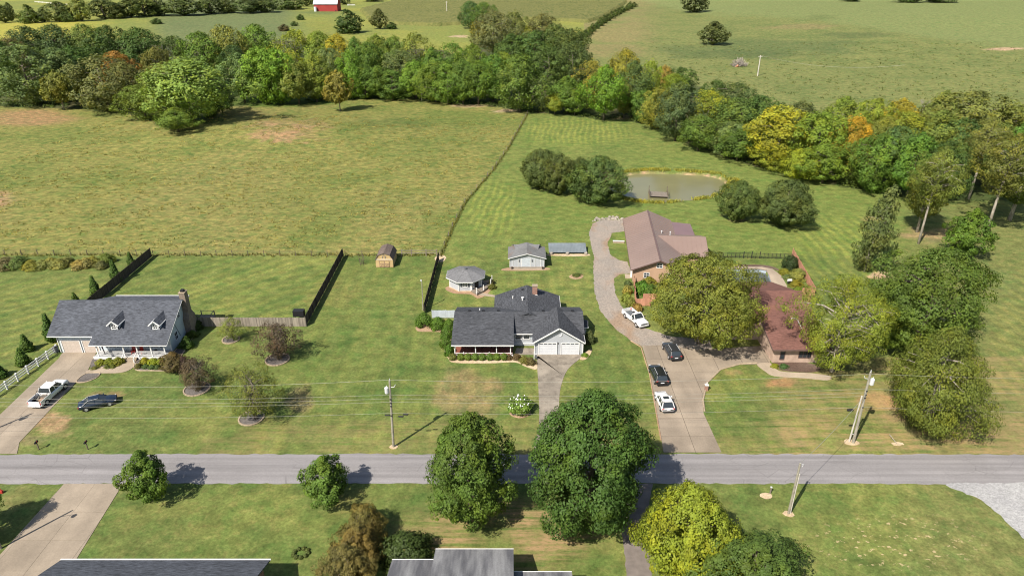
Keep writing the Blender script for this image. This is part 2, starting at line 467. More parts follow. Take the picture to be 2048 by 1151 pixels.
def _asphalt():
    t = NT('asphalt')
    n1 = t.noise(t.pos(), 0.18, 4); n2 = t.noise(t.pos(), 8, 3); n3 = t.noise(t.pos((0.02, 1.0, 1)), 1.6, 2)
    n4 = t.noise(t.pos((0.06, 0.7, 1)), 0.9, 4)
    f = t.math('MULTIPLY', t.mr(n1, 0.3, 0.7, 0.9, 1.08), t.mr(n2, 0.3, 0.7, 0.9, 1.1))
    f = t.math('MULTIPLY', f, t.mr(n3, 0.35, 0.65, 0.88, 1.08))
    c = t.scale(c4((0.235, 0.222, 0.222)), f)
    c = t.mix(t.mr(n4, 0.6, 0.72, 0, 0.55), c, (0.12, 0.112, 0.11, 1))
    # wheel paths, fine cracking
    s3 = t.node('ShaderNodeSeparateXYZ'); t.l.new(t.pos(), s3.inputs[0])
    yy = t.math('ADD', s3.outputs[1], t.mr(t.noise(t.pos((.04, .04, 1)), 1.0, 2), 0, 1, -.35, .35))
    for yc in (63.05, 64.5, 65.1, 66.35):
        g = t.math('MULTIPLY', t.math('SUBTRACT', yy, yc), 3.2)
        f2 = t.math('POWER', 2.718, t.math('MULTIPLY', t.math('MULTIPLY', g, g), -1.0))
        c = t.scale(c, t.mr(t.math('MULTIPLY', f2, t.mr(n1, .3, .7, .4, 1)), 0, 1, 1.0, .84))
    cr = t.voro(t.mix(.5, t.pos((.55, 1, 1)), t.pos((.5, .9, 1))), .55, 'DISTANCE_TO_EDGE')
    c = t.mix(t.math('MULTIPLY', t.mr(cr, 0, .012, .5, 0), t.mr(t.noise(t.pos(), .12, 2), .48, .6, 0, 1)), c, (.07, .066, .064, 1))
    t.bump(n2, 0.25, 0.02)
    return t.fin(c, 0.9, 0.25)
M['asphalt'] = _asphalt()
M['asphalt_lane'] = plain('asphalt_lane', (0.17, 0.145, 0.13), 0.92, 0.2, 0, 0.2, 1.0)
def _water():
    t = NT('pond_water')
    n = t.noise(t.pos((1, 2.5, 1)), 1.3, 3)
    t.bump(n, 0.06, 0.05)
    return t.fin(t.scale(c4((0.175, 0.165, 0.082)), t.mr(t.noise(t.pos(), 0.1, 2), 0.3, 0.7, 0.93, 1.07)), 0.16, 0.4)
M['water'] = _water()
def _poolw():
    t = NT('pool_cover_water')
    return t.fin(t.scale(c4((0.085, 0.095, 0.085)), t.mr(t.noise(t.pos((1, 2, 1)), 0.6, 4), 0.3, 0.7, 0.75, 1.3)), 0.25, 0.5)
M['pool_water'] = _poolw()
# ------------------------------------------------------------------ ground: one terrain sheet, cut into its fields
def axis(segs):
    out = []
    for a, b, st in segs: out += list(np.arange(a, b, st))
    return np.array(sorted(set([round(float(q), 3) for q in out])))
GX = axis([(-2400, -640, 160), (-640, -150, 7), (-150, -84, 2.2), (-84, 84, 0.62), (84, 150, 2.2), (150, 640, 7), (640, 2401, 160)])
GY = axis([(-300, 30, 30), (30, 134, 0.62), (134, 300, 1.3), (300, 560, 3.5), (560, 1000, 9), (1000, 3001, 200)])
gx, gy = np.meshgrid(GX, GY, indexing='xy')
gx = gx.ravel(); gy = gy.ravel()
_d = np.maximum(math.cos(PITCH) * gy + math.sin(PITCH) * CAM_H, 8.0)
qx = 1024 + FPX * gx / _d
qy = 575.5 + FPX * (-math.sin(PITCH) * gy + math.cos(PITCH) * CAM_H) / _d
gz = hgt(gx, gy)

def inpoly(x, y, poly):
    r = np.zeros(x.shape, bool); n = len(poly)
    for i in range(n):
        x1, y1 = poly[i]; x2, y2 = poly[(i + 1) % n]
        if y1 == y2: continue
        c = ((y1 > y) != (y2 > y)) & (x < (x2 - x1) * (y - y1) / (y2 - y1) + x1)
        r ^= c
    return r
def interp(x, pts):
    a = np.array(pts, float); return np.interp(x, a[:, 0], a[:, 1])

W_FRONT = [(-400, 215), (0, 213), (140, 217), (250, 225), (345, 262), (400, 250), (450, 215), (520, 208), (640, 206), (700, 198), (800, 197), (900, 205), (1000, 215), (1060, 225), (1150, 232), (1200, 240), (1290, 245), (1340, 270), (1380, 290), (1440, 310), (1500, 330), (1590, 350), (1650, 365), (1750, 385), (1850, 400), (2048, 405), (2400, 420)]
W_BACK = [(-400, 110), (0, 85), (150, 80), (300, 85), (450, 90), (520, 82), (600, 85), (700, 95), (850, 100), (920, 110), (980, 70), (1080, 60), (1165, 80), (1180, 125), (1250, 150), (1310, 160), (1370, 165), (1450, 190), (1530, 215), (1600, 240), (1700, 260), (1900, 290), (2048, 300), (2400, 300)]
DIAG = [(880, 513), (905, 455), (930, 405), (985, 340), (1020, 290), (1055, 228)]      # field fence between pasture and mown field
DIAG_W = [P(a, b) for a, b in DIAG]
xd = np.interp(gy, [p.y for p in DIAG_W], [p.x for p in DIAG_W])
jit = (fnoise(gx / 6, gy / 6) - 0.5)
wf = interp(qx, W_FRONT) + jit * 10; wb = interp(qx, W_BACK) + jit * 8
Z_wood = (qy < wf) & (qy > wb)
Z_far = (qy <= wb)
Z_past = (gy > 128.6) & (gx < xd) & ~Z_wood & ~Z_far
Z_right = Z_far & (qx > 1168)
Z_left = Z_far & ~Z_right

n1 = fnoise(gx / 14, gy / 14); n2 = fnoise(gx / 4.5 + 9, gy / 4.5); n3 = fnoise(gx / 40 + 5, gy / 40)
def col(c): return np.array(c, float)[None, :]
def blend(a, b, f): return a * (1 - f[:, None]) + b * f[:, None]
LAWN = col((0.114, 0.143, 0.038)); LAWN2 = col((0.150, 0.170, 0.046)); LUSH = col((0.078, 0.116, 0.030)); DRY = col((0.225, 0.165, 0.082))
PAST = col((0.182, 0.178, 0.052)); PASTG = col((0.108, 0.140, 0.034)); BARE = col((0.34, 0.20, 0.115))
T = blend(np.repeat(LAWN, len(gx), 0), LAWN2, sstep(0.42, 0.60, n1) * 0.85)
T = blend(T, LUSH, sstep(0.52, 0.64, n2) * 0.6)
# mown field behind the houses and round the pond
mown = (gx > xd) & (gy > 128.6)
T = blend(T, np.repeat(col((0.130, 0.166, 0.040)), len(gx), 0), mown * (0.45 + 0.4 * sstep(0.4, 0.6, n3)))
# the open ground at the right edge and the left lawn are duller
T = blend(T, np.repeat(col((0.142, 0.152, 0.050)), len(gx), 0), sstep(1740, 1900, qx) * sstep(380, 430, qy) * 0.75)
T = blend(T, np.repeat(col((0.108, 0.135, 0.040)), len(gx), 0), sstep(420, 300, qx) * sstep(520, 560, qy) * 0.5)
tp = blend(np.repeat(PAST, len(gx), 0), PASTG, sstep(0.48, 0.72, n1) * 0.6)
tp = blend(tp, col((0.20, 0.180, 0.062)), sstep(0.5, 0.7, n3) * 0.5)
tp = blend(tp, PASTG, sstep(330, 210, qy) * sstep(640, 900, qx) * 0.5 * sstep(0.3, 0.6, n1))
T = np.where(Z_past[:, None], tp, T)
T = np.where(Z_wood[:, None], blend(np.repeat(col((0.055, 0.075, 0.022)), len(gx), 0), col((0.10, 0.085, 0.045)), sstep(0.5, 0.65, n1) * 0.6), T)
fl = blend(np.repeat(col((0.215, 0.220, 0.050)), len(gx), 0), col((0.14, 0.17, 0.05)), sstep(0.4, 0.65, n3) * 0.6)
fl = blend(fl, col((0.115, 0.140, 0.058)), sstep(280, 340, qx) * sstep(620, 560, qx) * 0.9)
fl = blend(fl, col((0.32, 0.29, 0.055)), sstep(250, 120, qx) * sstep(40, 50, qy) * 0.8)
T = np.where(Z_left[:, None], fl, T)
fr = blend(np.repeat(col((0.158, 0.170, 0.056)), len(gx), 0), col((0.116, 0.142, 0.044)), sstep(0.45, 0.7, n1) * 0.7)
topg = sstep(0, 1, (interp(qx, [(1168, -20), (1400, 40), (1650, 62), (1800, 82), (2048, 108), (2400, 130)]) - qy + jit * 14) / 7)
fr = blend(fr, np.repeat(col((0.160, 0.186, 0.064)), len(gx), 0), topg)
fr = blend(fr, np.repeat(col((0.245, 0.185, 0.085)), len(gx), 0), sstep(1345, 1255, qx + jit * 60) * sstep(125, 100, qy + jit * 30) * 0.55 * sstep(.38, .55, n3 * .5 + n1 * .5))
T = np.where(Z_right[:, None], fr, T)

def blob(cx, cy, rx, ry, c, s, edge=0.6, ns=3.0):
    global T
    n = fnoise(gx / ns + cx, gy / ns + cy, 3) - 0.5
    r = np.sqrt(((qx - cx) / rx) ** 2 + ((qy - cy) / ry) ** 2) + n * 2.0 * edge
    T = blend(T, np.repeat(col(c), len(gx), 0), sstep(1.05, 0.55, r) * s)
# bare soil and dry patches of the place, and a painted hillside cloud shadow
for a in [(575, 265, 90, 28, (0.25, 0.17, 0.08), .5, .9), (560, 285, 45, 10, (0.33, 0.19, 0.11), .6, 1.3, 2.0), (620, 265, 30, 7, (0.32, 0.19, 0.11), .5, 1.3, 2.0), (540, 262, 26, 5, (0.32, 0.19, 0.11), .5, 1.3, 2.0),
          (0, 395, 30, 22, (0.36, 0.21, 0.13), .6), (1010, 222, 40, 4, (0.38, 0.27, 0.17), .8), (940, 212, 40, 4, (0.34, 0.24, 0.15), .6),
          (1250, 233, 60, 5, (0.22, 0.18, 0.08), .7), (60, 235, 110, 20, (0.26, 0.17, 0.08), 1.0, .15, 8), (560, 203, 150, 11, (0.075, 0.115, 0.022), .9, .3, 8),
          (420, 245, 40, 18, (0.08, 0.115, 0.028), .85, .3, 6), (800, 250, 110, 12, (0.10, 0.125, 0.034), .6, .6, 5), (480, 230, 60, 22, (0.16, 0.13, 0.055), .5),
          (95, 850, 60, 26, (0.30, 0.20, 0.11), .75, 1.2, 2.0), (200, 790, 40, 9, (0.26, 0.17, 0.09), .6, 1.2, 1.5), (60, 880, 40, 12, (0.27, 0.20, 0.11), .5, 1.0, 2),
          (600, 800, 30, 30, (0.24, 0.17, 0.09), .5), (920, 790, 75, 55, (0.23, 0.165, 0.085), .55, .6, 4), (985, 775, 30, 20, (0.25, 0.17, 0.09), .5), (670, 590, 60, 40, (0.15, 0.15, 0.045), .5),
          (1560, 768, 45, 12, (0.30, 0.16, 0.08), .8, .9, 2), (1470, 745, 30, 8, (0.24, 0.16, 0.08), .6), (1760, 800, 60, 26, (0.30, 0.20, 0.09), .85, .7, 2.5),
          (1830, 835, 60, 16, (0.24, 0.17, 0.085), .7), (1860, 470, 50, 16, (0.27, 0.19, 0.10), .7, .8, 2.5), (1760, 550, 26, 9, (0.40, 0.28, 0.18), .9, .5, 1.5), (1740, 440, 20, 6, (0.30, 0.20, 0.10), .6),
          (1850, 430, 70, 20, (0.09, 0.115, 0.035), .5), (2000, 560, 50, 30, (0.10, 0.13, 0.042), .5), (1480, 440, 20, 5, (0.30, 0.2, 0.12), .7),
          (1530, 100, 240, 16, (0.092, 0.118, 0.042), .7, .5, 20), (1470, 112, 130, 10, (0.080, 0.105, 0.038), .6, .6, 12), (1700, 80, 80, 6, (0.09, 0.11, 0.04), .6, .6, 12), (2010, 103, 40, 3, (0.42, 0.28, 0.18), .9, .3), (1640, 52, 40, 6, (0.10, 0.125, 0.04), .5), (1600, 66, 90, 5, (0.21, 0.165, 0.075), .6), (1990, 2, 110, 5, (0.30, 0.2, 0.1), 1.0, .2),  # wide dark bands: cloud shadow on the hillside painted into the grass colour
          (870, 80, 70, 14, (0.185, 0.205, 0.05), .7), (650, 55, 45, 14, (0.20, 0.20, 0.045), .6), (920, 73, 20, 3, (0.42, 0.30, 0.2), .8), (640, 25, 50, 6, (0.10, 0.13, 0.045), .8),
          (600, 965, 300, 40, (0.105, 0.130, 0.034), .4), (330, 1040, 120, 50, (0.145, 0.150, 0.045), .4), (700, 1000, 60, 40, (0.17, 0.16, 0.05), .5),
          (1100, 690, 30, 20, (0.1, 0.1, 0.05), .0), (1155, 552, 14, 6, (0.3, 0.22, 0.12), .6), (1120, 820, 60, 60, (0.14, 0.15, 0.04), .3), (30, 990, 50, 40, (0.17, 0.16, 0.06), .5)]:
    blob(*a)
# worn grass on the far side of the road south, dry in mowing streaks
Zr = np.zeros((len(gx), 4)); Zs = np.zeros((len(gx), 4))
Zr[:, 0] = np.clip(Z_past * 1.0 + Z_right * 0.7 * (1 - topg) + Z_left * 0.35, 0, 1)
Zr[:, 1] = sstep(0.9, 0.3, np.sqrt(((qx - 1790) / 260) ** 2 + ((qy - 1085) / 85) ** 2)) * 0.9
Zr[:, 2] = np.clip(sstep(1.0, 0.4, np.sqrt(((qx - 1000) / 270) ** 2 + ((qy - 1070) / 95) ** 2)) + 0.30 * sstep(830, 850, qy) * (gy > 67) * (qx > 400) + 0.5 * sstep(1480, 1600, qx) * (gy > 67) * (gy < 90), 0, 1)
Zr[:, 3] = np.clip(1.0 * mown * sstep(1.0, 0.5, np.sqrt(((qx - 1150) / 150) ** 2 + ((qy - 262) / 34) ** 2)) + mown * sstep(1.0, 0.5, np.sqrt(((qx - 985) / 70) ** 2 + ((qy - 420) / 75) ** 2)), 0, 1)
Zs[:, 0] = np.clip(sstep(1.0, 0.6, np.sqrt(((qx - 1690) / 130) ** 2 + ((qy - 500) / 85) ** 2)) + 0.55 * sstep(1960, 2010, qx) * sstep(500, 560, qy) * (gy > 80), 0, 1)
Zs[:, 1] = np.clip(sstep(330, 250, qx) * sstep(545, 565, qy) * (gy > 88) * (gx < -70) + 0.8 * ((gx > -74) & (gx < -34) & (gy > 99) & (gy < 128)), 0, 1)
Zs[:, 2] = ((gy > 67) & (gy < 128) & (gx > -34) & (gx < 60)) * 0.6
# pond bed mud
pdv = pond_d(gx, gy)
T = blend(T, np.repeat(col((0.34, 0.235, 0.14)), len(gx), 0), sstep(1.10, 1.075, pdv) * (.35 + .65 * sstep(.4, .55, n2)))

def _ground_mat():
    t = NT('ground_cover')
    base = t.node('ShaderNodeAttribute', attribute_name='tint').outputs['Color']
    za = t.node('ShaderNodeAttribute', attribute_name='zone'); zs = t.node('ShaderNodeSeparateColor'); t.l.new(za.outputs['Color'], zs.inputs[0])
    zb = t.node('ShaderNodeAttribute', attribute_name='stripe'); zt = t.node('ShaderNodeSeparateColor'); t.l.new(zb.outputs['Color'], zt.inputs[0])
    tuft, fleck, dry = zs.outputs; mowy = za.outputs['Alpha']; mowd, mowl, mowf = zt.outputs
    p = t.pos()
    fine = t.noise(p, 2.6, 4, 0.7)
    mid = t.noise(t.pos((0.8, 1, 1)), 0.55, 4, 0.6)
    c = t.scale(base, t.math('MULTIPLY', t.mr(fine, 0.32, 0.68, 0.70, 1.28), t.mr(mid, 0.34, 0.66, 0.76, 1.2)))
    # patches of clover and thatch
    th = t.noise(p, 0.9, 5, 0.7)
    c = t.mix(t.mr(th, 0.50, 0.64, 0, 0.75), c, t.mix(1.0, c, (1.42, 1.15, 1.35, 1), 'MULTIPLY'))
    c = t.mix(t.mr(t.noise(p, 0.28, 4, 0.65), 0.50, 0.64, 0, 0.8), c, t.mix(1.0, c, (0.70, 0.90, 0.8, 1), 'MULTIPLY'))
    # rank pasture tufts
    tn = t.noise(t.pos((0.75, 1.15, 1), 0.25), 0.75, 5, 0.62)
    tc = t.mix(t.mr(tn, 0.36, 0.5, 0, 1), t.mix(1.0, c, (0.64, 0.82, 0.74, 1), 'MULTIPLY'), t.mix(t.mr(tn, 0.52, 0.66, 0, 1), c, t.mix(1.0, c, (1.26, 1.2, 1.15, 1), 'MULTIPLY')))
    c = t.mix(tuft, c, tc)
    # dry mowing streaks
    dn = t.noise(t.pos((0.10, 1.25, 1)), 1.0, 4, 0.65); dn2 = t.noise(p, 0.16, 3); dn3 = t.noise(t.pos((0.5, 1.2, 1)), 3.0, 3, 0.7)
    df = t.math('MULTIPLY', t.math('MULTIPLY', t.mr(dn, 0.38, 0.54, 0, 1), t.mr(dn2, 0.34, 0.52, 0.2, 1)), t.math('MULTIPLY', dry, t.mr(dn3, 0.32, 0.55, 0.3, 1)))
    c = t.mix(df, c, (0.300, 0.205, 0.105, 1))
    # pale dead tufts
    fn = t.noise(t.pos((1, 1.4, 1)), 1.15, 4, 0.65)
    c = t.mix(t.math('MULTIPLY', t.mr(fn, 0.60, 0.635, 0, 0.95), fleck), c, (0.46, 0.35, 0.20, 1))
    # mower passes
    def stripes(ang, per, warp):
        s3 = t.node('ShaderNodeSeparateXYZ'); t.l.new(t.pos((1, 1, 1), ang), s3.inputs[0])
        w = t.math('MULTIPLY', t.noise(p, 0.05, 2), warp)
        return t.mr(t.math('SINE', t.math('MULTIPLY', t.math('ADD', s3.outputs[0], w), 2 * math.pi / per)), -0.6, 1, 0, 1)
    for m, ang, per, warp, st in ((mowy, 0.10, 1.9, 4, 0.50), (mowd, 0.02, 2.2, 5, 0.50), (mowl, 0.75, 2.6, 7, 0.34), (mowf, -0.03, 2.4, 3, 0.26)):
        sf = t.math('MULTIPLY', t.math('MULTIPLY', stripes(ang, per, warp), m), t.mr(t.noise(p, 0.4, 3), 0.3, 0.6, 0.35, 1.0))
        c = t.mix(t.math('MULTIPLY', sf, st * 2), c, t.mix(1.0, c, (1.50, 1.36, 1.2, 1), 'MULTIPLY'))
    hb = t.math('ADD', t.math('MULTIPLY', fine, 0.12), t.math('MULTIPLY', t.math('MULTIPLY', tn, tuft), 1.0))
    t.bump(hb, 0.8, 0.5)
    return t.fin(c, 0.95, 0.12)
M['ground'] = _ground_mat()

nx, ny = len(GX), len(GY)
ii, jj = np.meshgrid(np.arange(nx - 1), np.arange(ny - 1), indexing='xy')
a0 = (jj * nx + ii).ravel(); quads = np.stack([a0, a0 + 1, a0 + 1 + nx, a0 + nx], 1)
zone_id = np.zeros(len(gx), int)
zone_id[Z_past] = 1; zone_id[Z_wood] = 2; zone_id[Z_left] = 3; zone_id[Z_right] = 4; zone_id[mown & ~Z_wood & ~Z_far] = 5
qz = zone_id[quads].max(1)
# the swimming pool is dug into the ground
POOL = [P(1440, 536), P(1464, 537.5), P(1520, 538), P(1534, 541), P(1540, 552), P(1545, 568), P(1540, 590), P(1455, 590)]
POOL_XY = [(p.x, p.y) for p in POOL]
inp = inpoly(gx, gy, POOL_XY)
gz = np.where(inp, -2.2, gz)
GV = np.stack([gx, gy, gz], 1)
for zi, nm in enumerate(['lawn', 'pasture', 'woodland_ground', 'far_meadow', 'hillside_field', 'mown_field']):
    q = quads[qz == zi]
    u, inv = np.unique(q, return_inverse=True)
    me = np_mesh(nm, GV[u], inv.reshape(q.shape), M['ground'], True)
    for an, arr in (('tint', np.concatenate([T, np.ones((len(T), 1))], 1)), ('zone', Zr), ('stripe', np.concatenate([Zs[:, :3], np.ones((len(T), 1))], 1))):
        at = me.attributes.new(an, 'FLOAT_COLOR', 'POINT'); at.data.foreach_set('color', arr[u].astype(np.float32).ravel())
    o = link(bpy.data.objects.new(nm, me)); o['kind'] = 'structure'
del GV

def sheet(name, pts, z, mat, kind='structure', parent=None, thick=0.06):
    b = MB().prism([(p[0], p[1]) for p in pts], z - thick, z)
    o = b.obj(name, mat, parent)
    if kind: o['kind'] = kind
    return o
def pp(lst): return [P(a, b) for a, b in lst]
def smooth_poly(pts, n=5):
    out = []; k = len(pts)
    for i in range(k):
        p0, p1, p2, p3 = (Vector(pts[(i + j - 1) % k]) for j in range(4))
        for s in range(n):
            t = s / n
            out.append(0.5 * ((2 * p1) + (p2 - p0) * t + (2 * p0 - 5 * p1 + 4 * p2 - p3) * t * t + (3 * p1 - p0 - 3 * p2 + p3) * t ** 3))
    return out
def rough_edge(pts, amp, step=0.5, seed=0):
    r = random.Random(seed); out = []; k = len(pts)
    for i in range(k):
        a = Vector(pts[i]); b = Vector(pts[(i + 1) % k]); m = max(1, int((b - a).length / step)); nn = Vector((-(b - a).y, (b - a).x, 0))
        nn = nn.normalized() if nn.length > 0 else nn
        for s in range(m): out.append(a + (b - a) * s / m + nn * r.uniform(-amp, amp))
    return out

# road, level with the verge
ROAD_Y0, ROAD_Y1 = 61.85, 67.1
rv, rf = [], []
xs = np.arange(-420, 420.1, 0.8)
rr = random.Random(11)
for i, x in enumerate(xs):
    cv = -0.00003 * x * x
    rv += [(x, ROAD_Y0 + cv + rr.uniform(-.14, .14), 0.02), (x, (ROAD_Y0 + ROAD_Y1) / 2 + cv, 0.075), (x, ROAD_Y1 + cv + rr.uniform(-.14, .14), 0.02)]
    if i: b = 3 * i; rf += [(b - 3, b, b + 1, b - 2), (b - 2, b + 1, b + 2, b - 1)]
rb = MB(); rb.add(rv, rf)
road = rb.obj('road', M['asphalt']); road['kind'] = 'structure'

# driveways
def clip(poly, a, b, c):
    """keep a*x+b*y<=c"""
    out = []
    for i in range(len(poly)):
        p, q = poly[i], poly[(i + 1) % len(poly)]
        dp = a * p[0] + b * p[1] - c; dq = a * q[0] + b * q[1] - c
        if dp <= 0: out.append(p)
        if (dp < 0) != (dq < 0) and dp != dq:
            t = dp / (dp - dq); out.append((p[0] + (q[0] - p[0]) * t, p[1] + (q[1] - p[1]) * t))
    return out
def slabs(name, poly, xs_, ys_, mat, z=0.045, gap=0.03, ang=0.0):
    """a driveway cast in slabs: every slab an object, open joints between"""
    base = sheet(name, poly, z - 0.03, M['joint'])
    pl = [(p[0], p[1]) for p in poly]
    ca, sa = math.cos(ang), math.sin(ang)
    rp = [(x * ca + y * sa, -x * sa + y * ca) for x, y in pl]
    for i in range(len(xs_) - 1):
        for j in range(len(ys_) - 1):
            c = clip(clip(clip(clip(rp, 1, 0, xs_[i + 1] - gap), -1, 0, -xs_[i] - gap), 0, 1, ys_[j + 1] - gap), 0, -1, -ys_[j] - gap)
            if len(c) < 3: continue
            ar = abs(sum(c[k][0] * c[(k + 1) % len(c)][1] - c[(k + 1) % len(c)][0] * c[k][1] for k in range(len(c)))) / 2
            if ar < 0.25: continue
            c = [(x * ca - y * sa, x * sa + y * ca) for x, y in c]
            MB().prism(c, z - 0.06, z + random.uniform(-.004, .004)).obj('slab', mat, base)
    return base
d1 = [P(*q) for q in [(-60, 907), (34, 907), (39, 884), (153, 763), (174, 744), (193, 704), (126, 702), (118, 716), (0, 829), (-60, 888)]]
slabs('driveway', d1, [-75, -69.9, -66.2, -62.6, -58], [60, 70.6, 74.4, 78.2, 82.0, 85.8, 89.0, 96], M['conc_tan'], gap=.012)
d3 = [P(*q) for q in [(1327, 904), (1443, 904), (1407, 826), (1405, 795), (1412, 766), (1440, 740), (1480, 729), (1540, 727), (1540, 690), (1400, 700), (1330, 690), (1284, 691), (1300, 745)]]
slabs('driveway', d3, [10, 18.9, 22.9, 26.9, 30.9, 35, 39, 44], [60, 70.6, 74.3, 78.0, 81.7, 85.4, 89.1, 92.9, 99], M['conc_warm'], ang=0.0)
d0 = [P(*q) for q in [(128, 967), (246, 967), (80, 1235), (-120, 1235), (-20, 1131)]]
slabs('driveway', d0, [-62, -52.6, -48.9, -45.2, -41], [30, 45.2, 49.2, 53.2, 57.2, 64], M['conc_tan'], gap=.012)
d2 = smooth_poly([P(*q) for q in [(1070, 905), (1078, 850), (1077, 780), (1073, 712), (1073, 709), (1166, 709), (1161, 716), (1136, 738), (1123, 768), (1118, 805), (1121, 850), (1125, 880), (1128, 905)]], 4)
sheet('driveway', d2, 0.04, M['conc_old'])
lane = rough_edge(pp([(1238, 967), (1305, 967), (1300, 1000), (1296, 1080), (1305, 1180), (1255, 1180), (1250, 1120), (1242, 1040)]), .08, .5, 4)
sheet('asphalt_lane', lane, 0.035, M['asphalt_lane'])
wg = rough_edge(smooth_poly(pp([(1895, 967), (1990, 966), (2090, 966), (2150, 1000), (2150, 1150), (2090, 1110), (2046, 1074), (2000, 1030), (1962, 1000), (1925, 983)]), 4), .12, .5, 5)
sheet('gravel_apron', wg, 0.04, M['gravel_white'])
gd = [(1330, 692), (1284, 692), (1262, 681), (1240, 664), (1215, 641), (1198, 616), (1190, 585), (1187, 545), (1188, 512), (1181, 485), (1178, 464), (1186, 446), (1205, 439), (1248, 440),
      (1250, 462), (1224, 466), (1215, 486), (1221, 510), (1241, 521), (1256, 523), (1262, 547), (1240, 548), (1228, 556), (1231, 585), (1243, 613), (1262, 640), (1290, 656), (1340, 672), (1420, 680), (1425, 698), (1375, 700)]
sheet('gravel_drive', rough_edge(pp(gd), .14, .6, 2), 0.03, M['gravel'])
# front walks
sheet('front_walk', smooth_poly(pp([(174, 741), (205, 733), (236, 732), (252, 722), (255, 712), (276, 712), (274, 724), (262, 738), (240, 745), (205, 746), (176, 746)]), 4), 0.06, M['conc_pale'])
sheet('front_walk', pp([(1029, 709), (1073, 709), (1067, 696), (1033, 696)]), 0.05, M['conc_old'])
sheet('front_walk', smooth_poly(pp([(1514, 728), (1541, 726), (1560, 742), (1620, 746), (1660, 752), (1655, 760), (1610, 756), (1550, 752), (1530, 742)]), 4), 0.06, M['conc_pale'])
# pond
pw = MB(); th = np.linspace(0, 2 * math.pi, 73)[:-1]
c_, s_ = math.cos(0.22), math.sin(0.22)
pv = []
for a in th:
    r = (1 + 0.05 * math.sin(3 * a + 1) + 0.03 * math.sin(5 * a)) * 1.10
    u, v = 16 * r * math.cos(a), 11.6 * r * math.sin(a)
    pv.append((40.5 + u * c_ + v * s_ * -1, 175.2 + u * s_ + v * c_, -0.42))
pv = [(40.5 + (math.cos(-.22) * 16 * q * math.cos(a) + math.sin(-.22) * 11.6 * q * math.sin(a)), 175.2 + (-math.sin(-.22) * 16 * q * math.cos(a) + math.cos(-.22) * 11.6 * q * math.sin(a)), -0.22) for a in th for q in [(1 + 0.05 * math.sin(3 * a + 1) + 0.03 * math.sin(5 * a)) * 1.10]]
pw.add(pv, [tuple(range(len(pv)))])
pond = pw.obj('pond_water', M['water']); pond['kind'] = 'structure'
# ------------------------------------------------------------------ building helpers
def win(parent, x0, x1, z0, z1, y, local=False, cols=2, rows=2, d=0.05, face='front', frame='white', fw=0.09, shutters=None):
    """a framed window: frame with muntins, the pane a sub-part.  face front looks to -y, right looks to +x, left looks to -x"""
    def bx(b, a0, a1, c0, c1, n0, n1):
        if face == 'front': b.box(a0, a1, y - n1, y - n0, c0, c1)
        elif face == 'right': b.box(y + n0, y + n1, a0, a1, c0, c1)
        else: b.box(y - n1, y - n0, a0, a1, c0, c1)
    f = MB()
    bx(f, x0 - fw, x0, z0 - fw, z1 + fw, 0.0, d); bx(f, x1, x1 + fw, z0 - fw, z1 + fw, 0.0, d)
    bx(f, x0, x1, z1, z1 + fw, 0.0, d); bx(f, x0, x1, z0 - fw, z0, 0.0, d + 0.03)
    for i in range(1, cols): u = x0 + (x1 - x0) * i / cols; bx(f, u - .025, u + .025, z0, z1, 0.012, d - .01)
    for i in range(1, rows): u = z0 + (z1 - z0) * i / rows; bx(f, x0, x1, u - .035, u + .035, 0.014, d - .005)
    o = f.obj('window', M[frame], parent, local)
    g = MB(); bx(g, x0, x1, z0, z1, 0.002, 0.010); g.obj('pane', M['glass'], o, local)
    if shutters:
        for a, b in ((x0 - fw - .36, x0 - fw - .02), (x1 + fw + .02, x1 + fw + .36)):
            s = MB(); bx(s, a, b, z0 - .04, z1 + .04, 0.0, 0.045); s.obj('shutter', M[shutters], parent, local)
    return o
def garage_door(parent, x0, x1, z1, y, mat, glazed=False):
    b = MB(); n = 4
    for i in range(n):
        a = z1 * i / n
        b.box(x0, x1, y + .03, y + .09, a + .012, a + z1 / n - .012)
        for j in range(4):
            u = x0 + (x1 - x0) * j / 4
            b.box(u + .10, u + (x1 - x0) / 4 - .10, y + .022, y + .03, a + .12, a + z1 / n - .12)
    b.box(x0, x1, y + .06, y + .10, 0.02, z1)
    o = b.obj('garage_door', mat, parent)
    t = MB()
    for a in (x0 - .12, x1 + .002): t.box(a, a + .118, y - .03, y + .02, 0, z1)
    t.box(x0 - .12, x1 + .12, y - .03, y + .02, z1 + .002, z1 + .14)
    t.obj('door_trim', M['white'], o)
    if glazed:
        for j in range(4):
            u = x0 + (x1 - x0) * j / 4
            MB().box(u + .08, u + (x1 - x0) / 4 - .08, y + .012, y + .021, z1 * .915, z1 * .985).obj('pane', M['glass'], o)
    return o
def roof(parent, name, pts, mat, t=0.14, local=False): return MB().slab(pts, t).obj(name, mat, parent, local)
def trim(parent, segs, mat='white', w=0.08, h=0.13, name='fascia', local=False):
    for a, c in segs: MB().bar(a, c, w, h).obj(name, M[mat], parent, local)
def XP(px, y, z): return (px - 1024) / FPX * (math.cos(PITCH) * y + math.sin(PITCH) * (CAM_H - z))

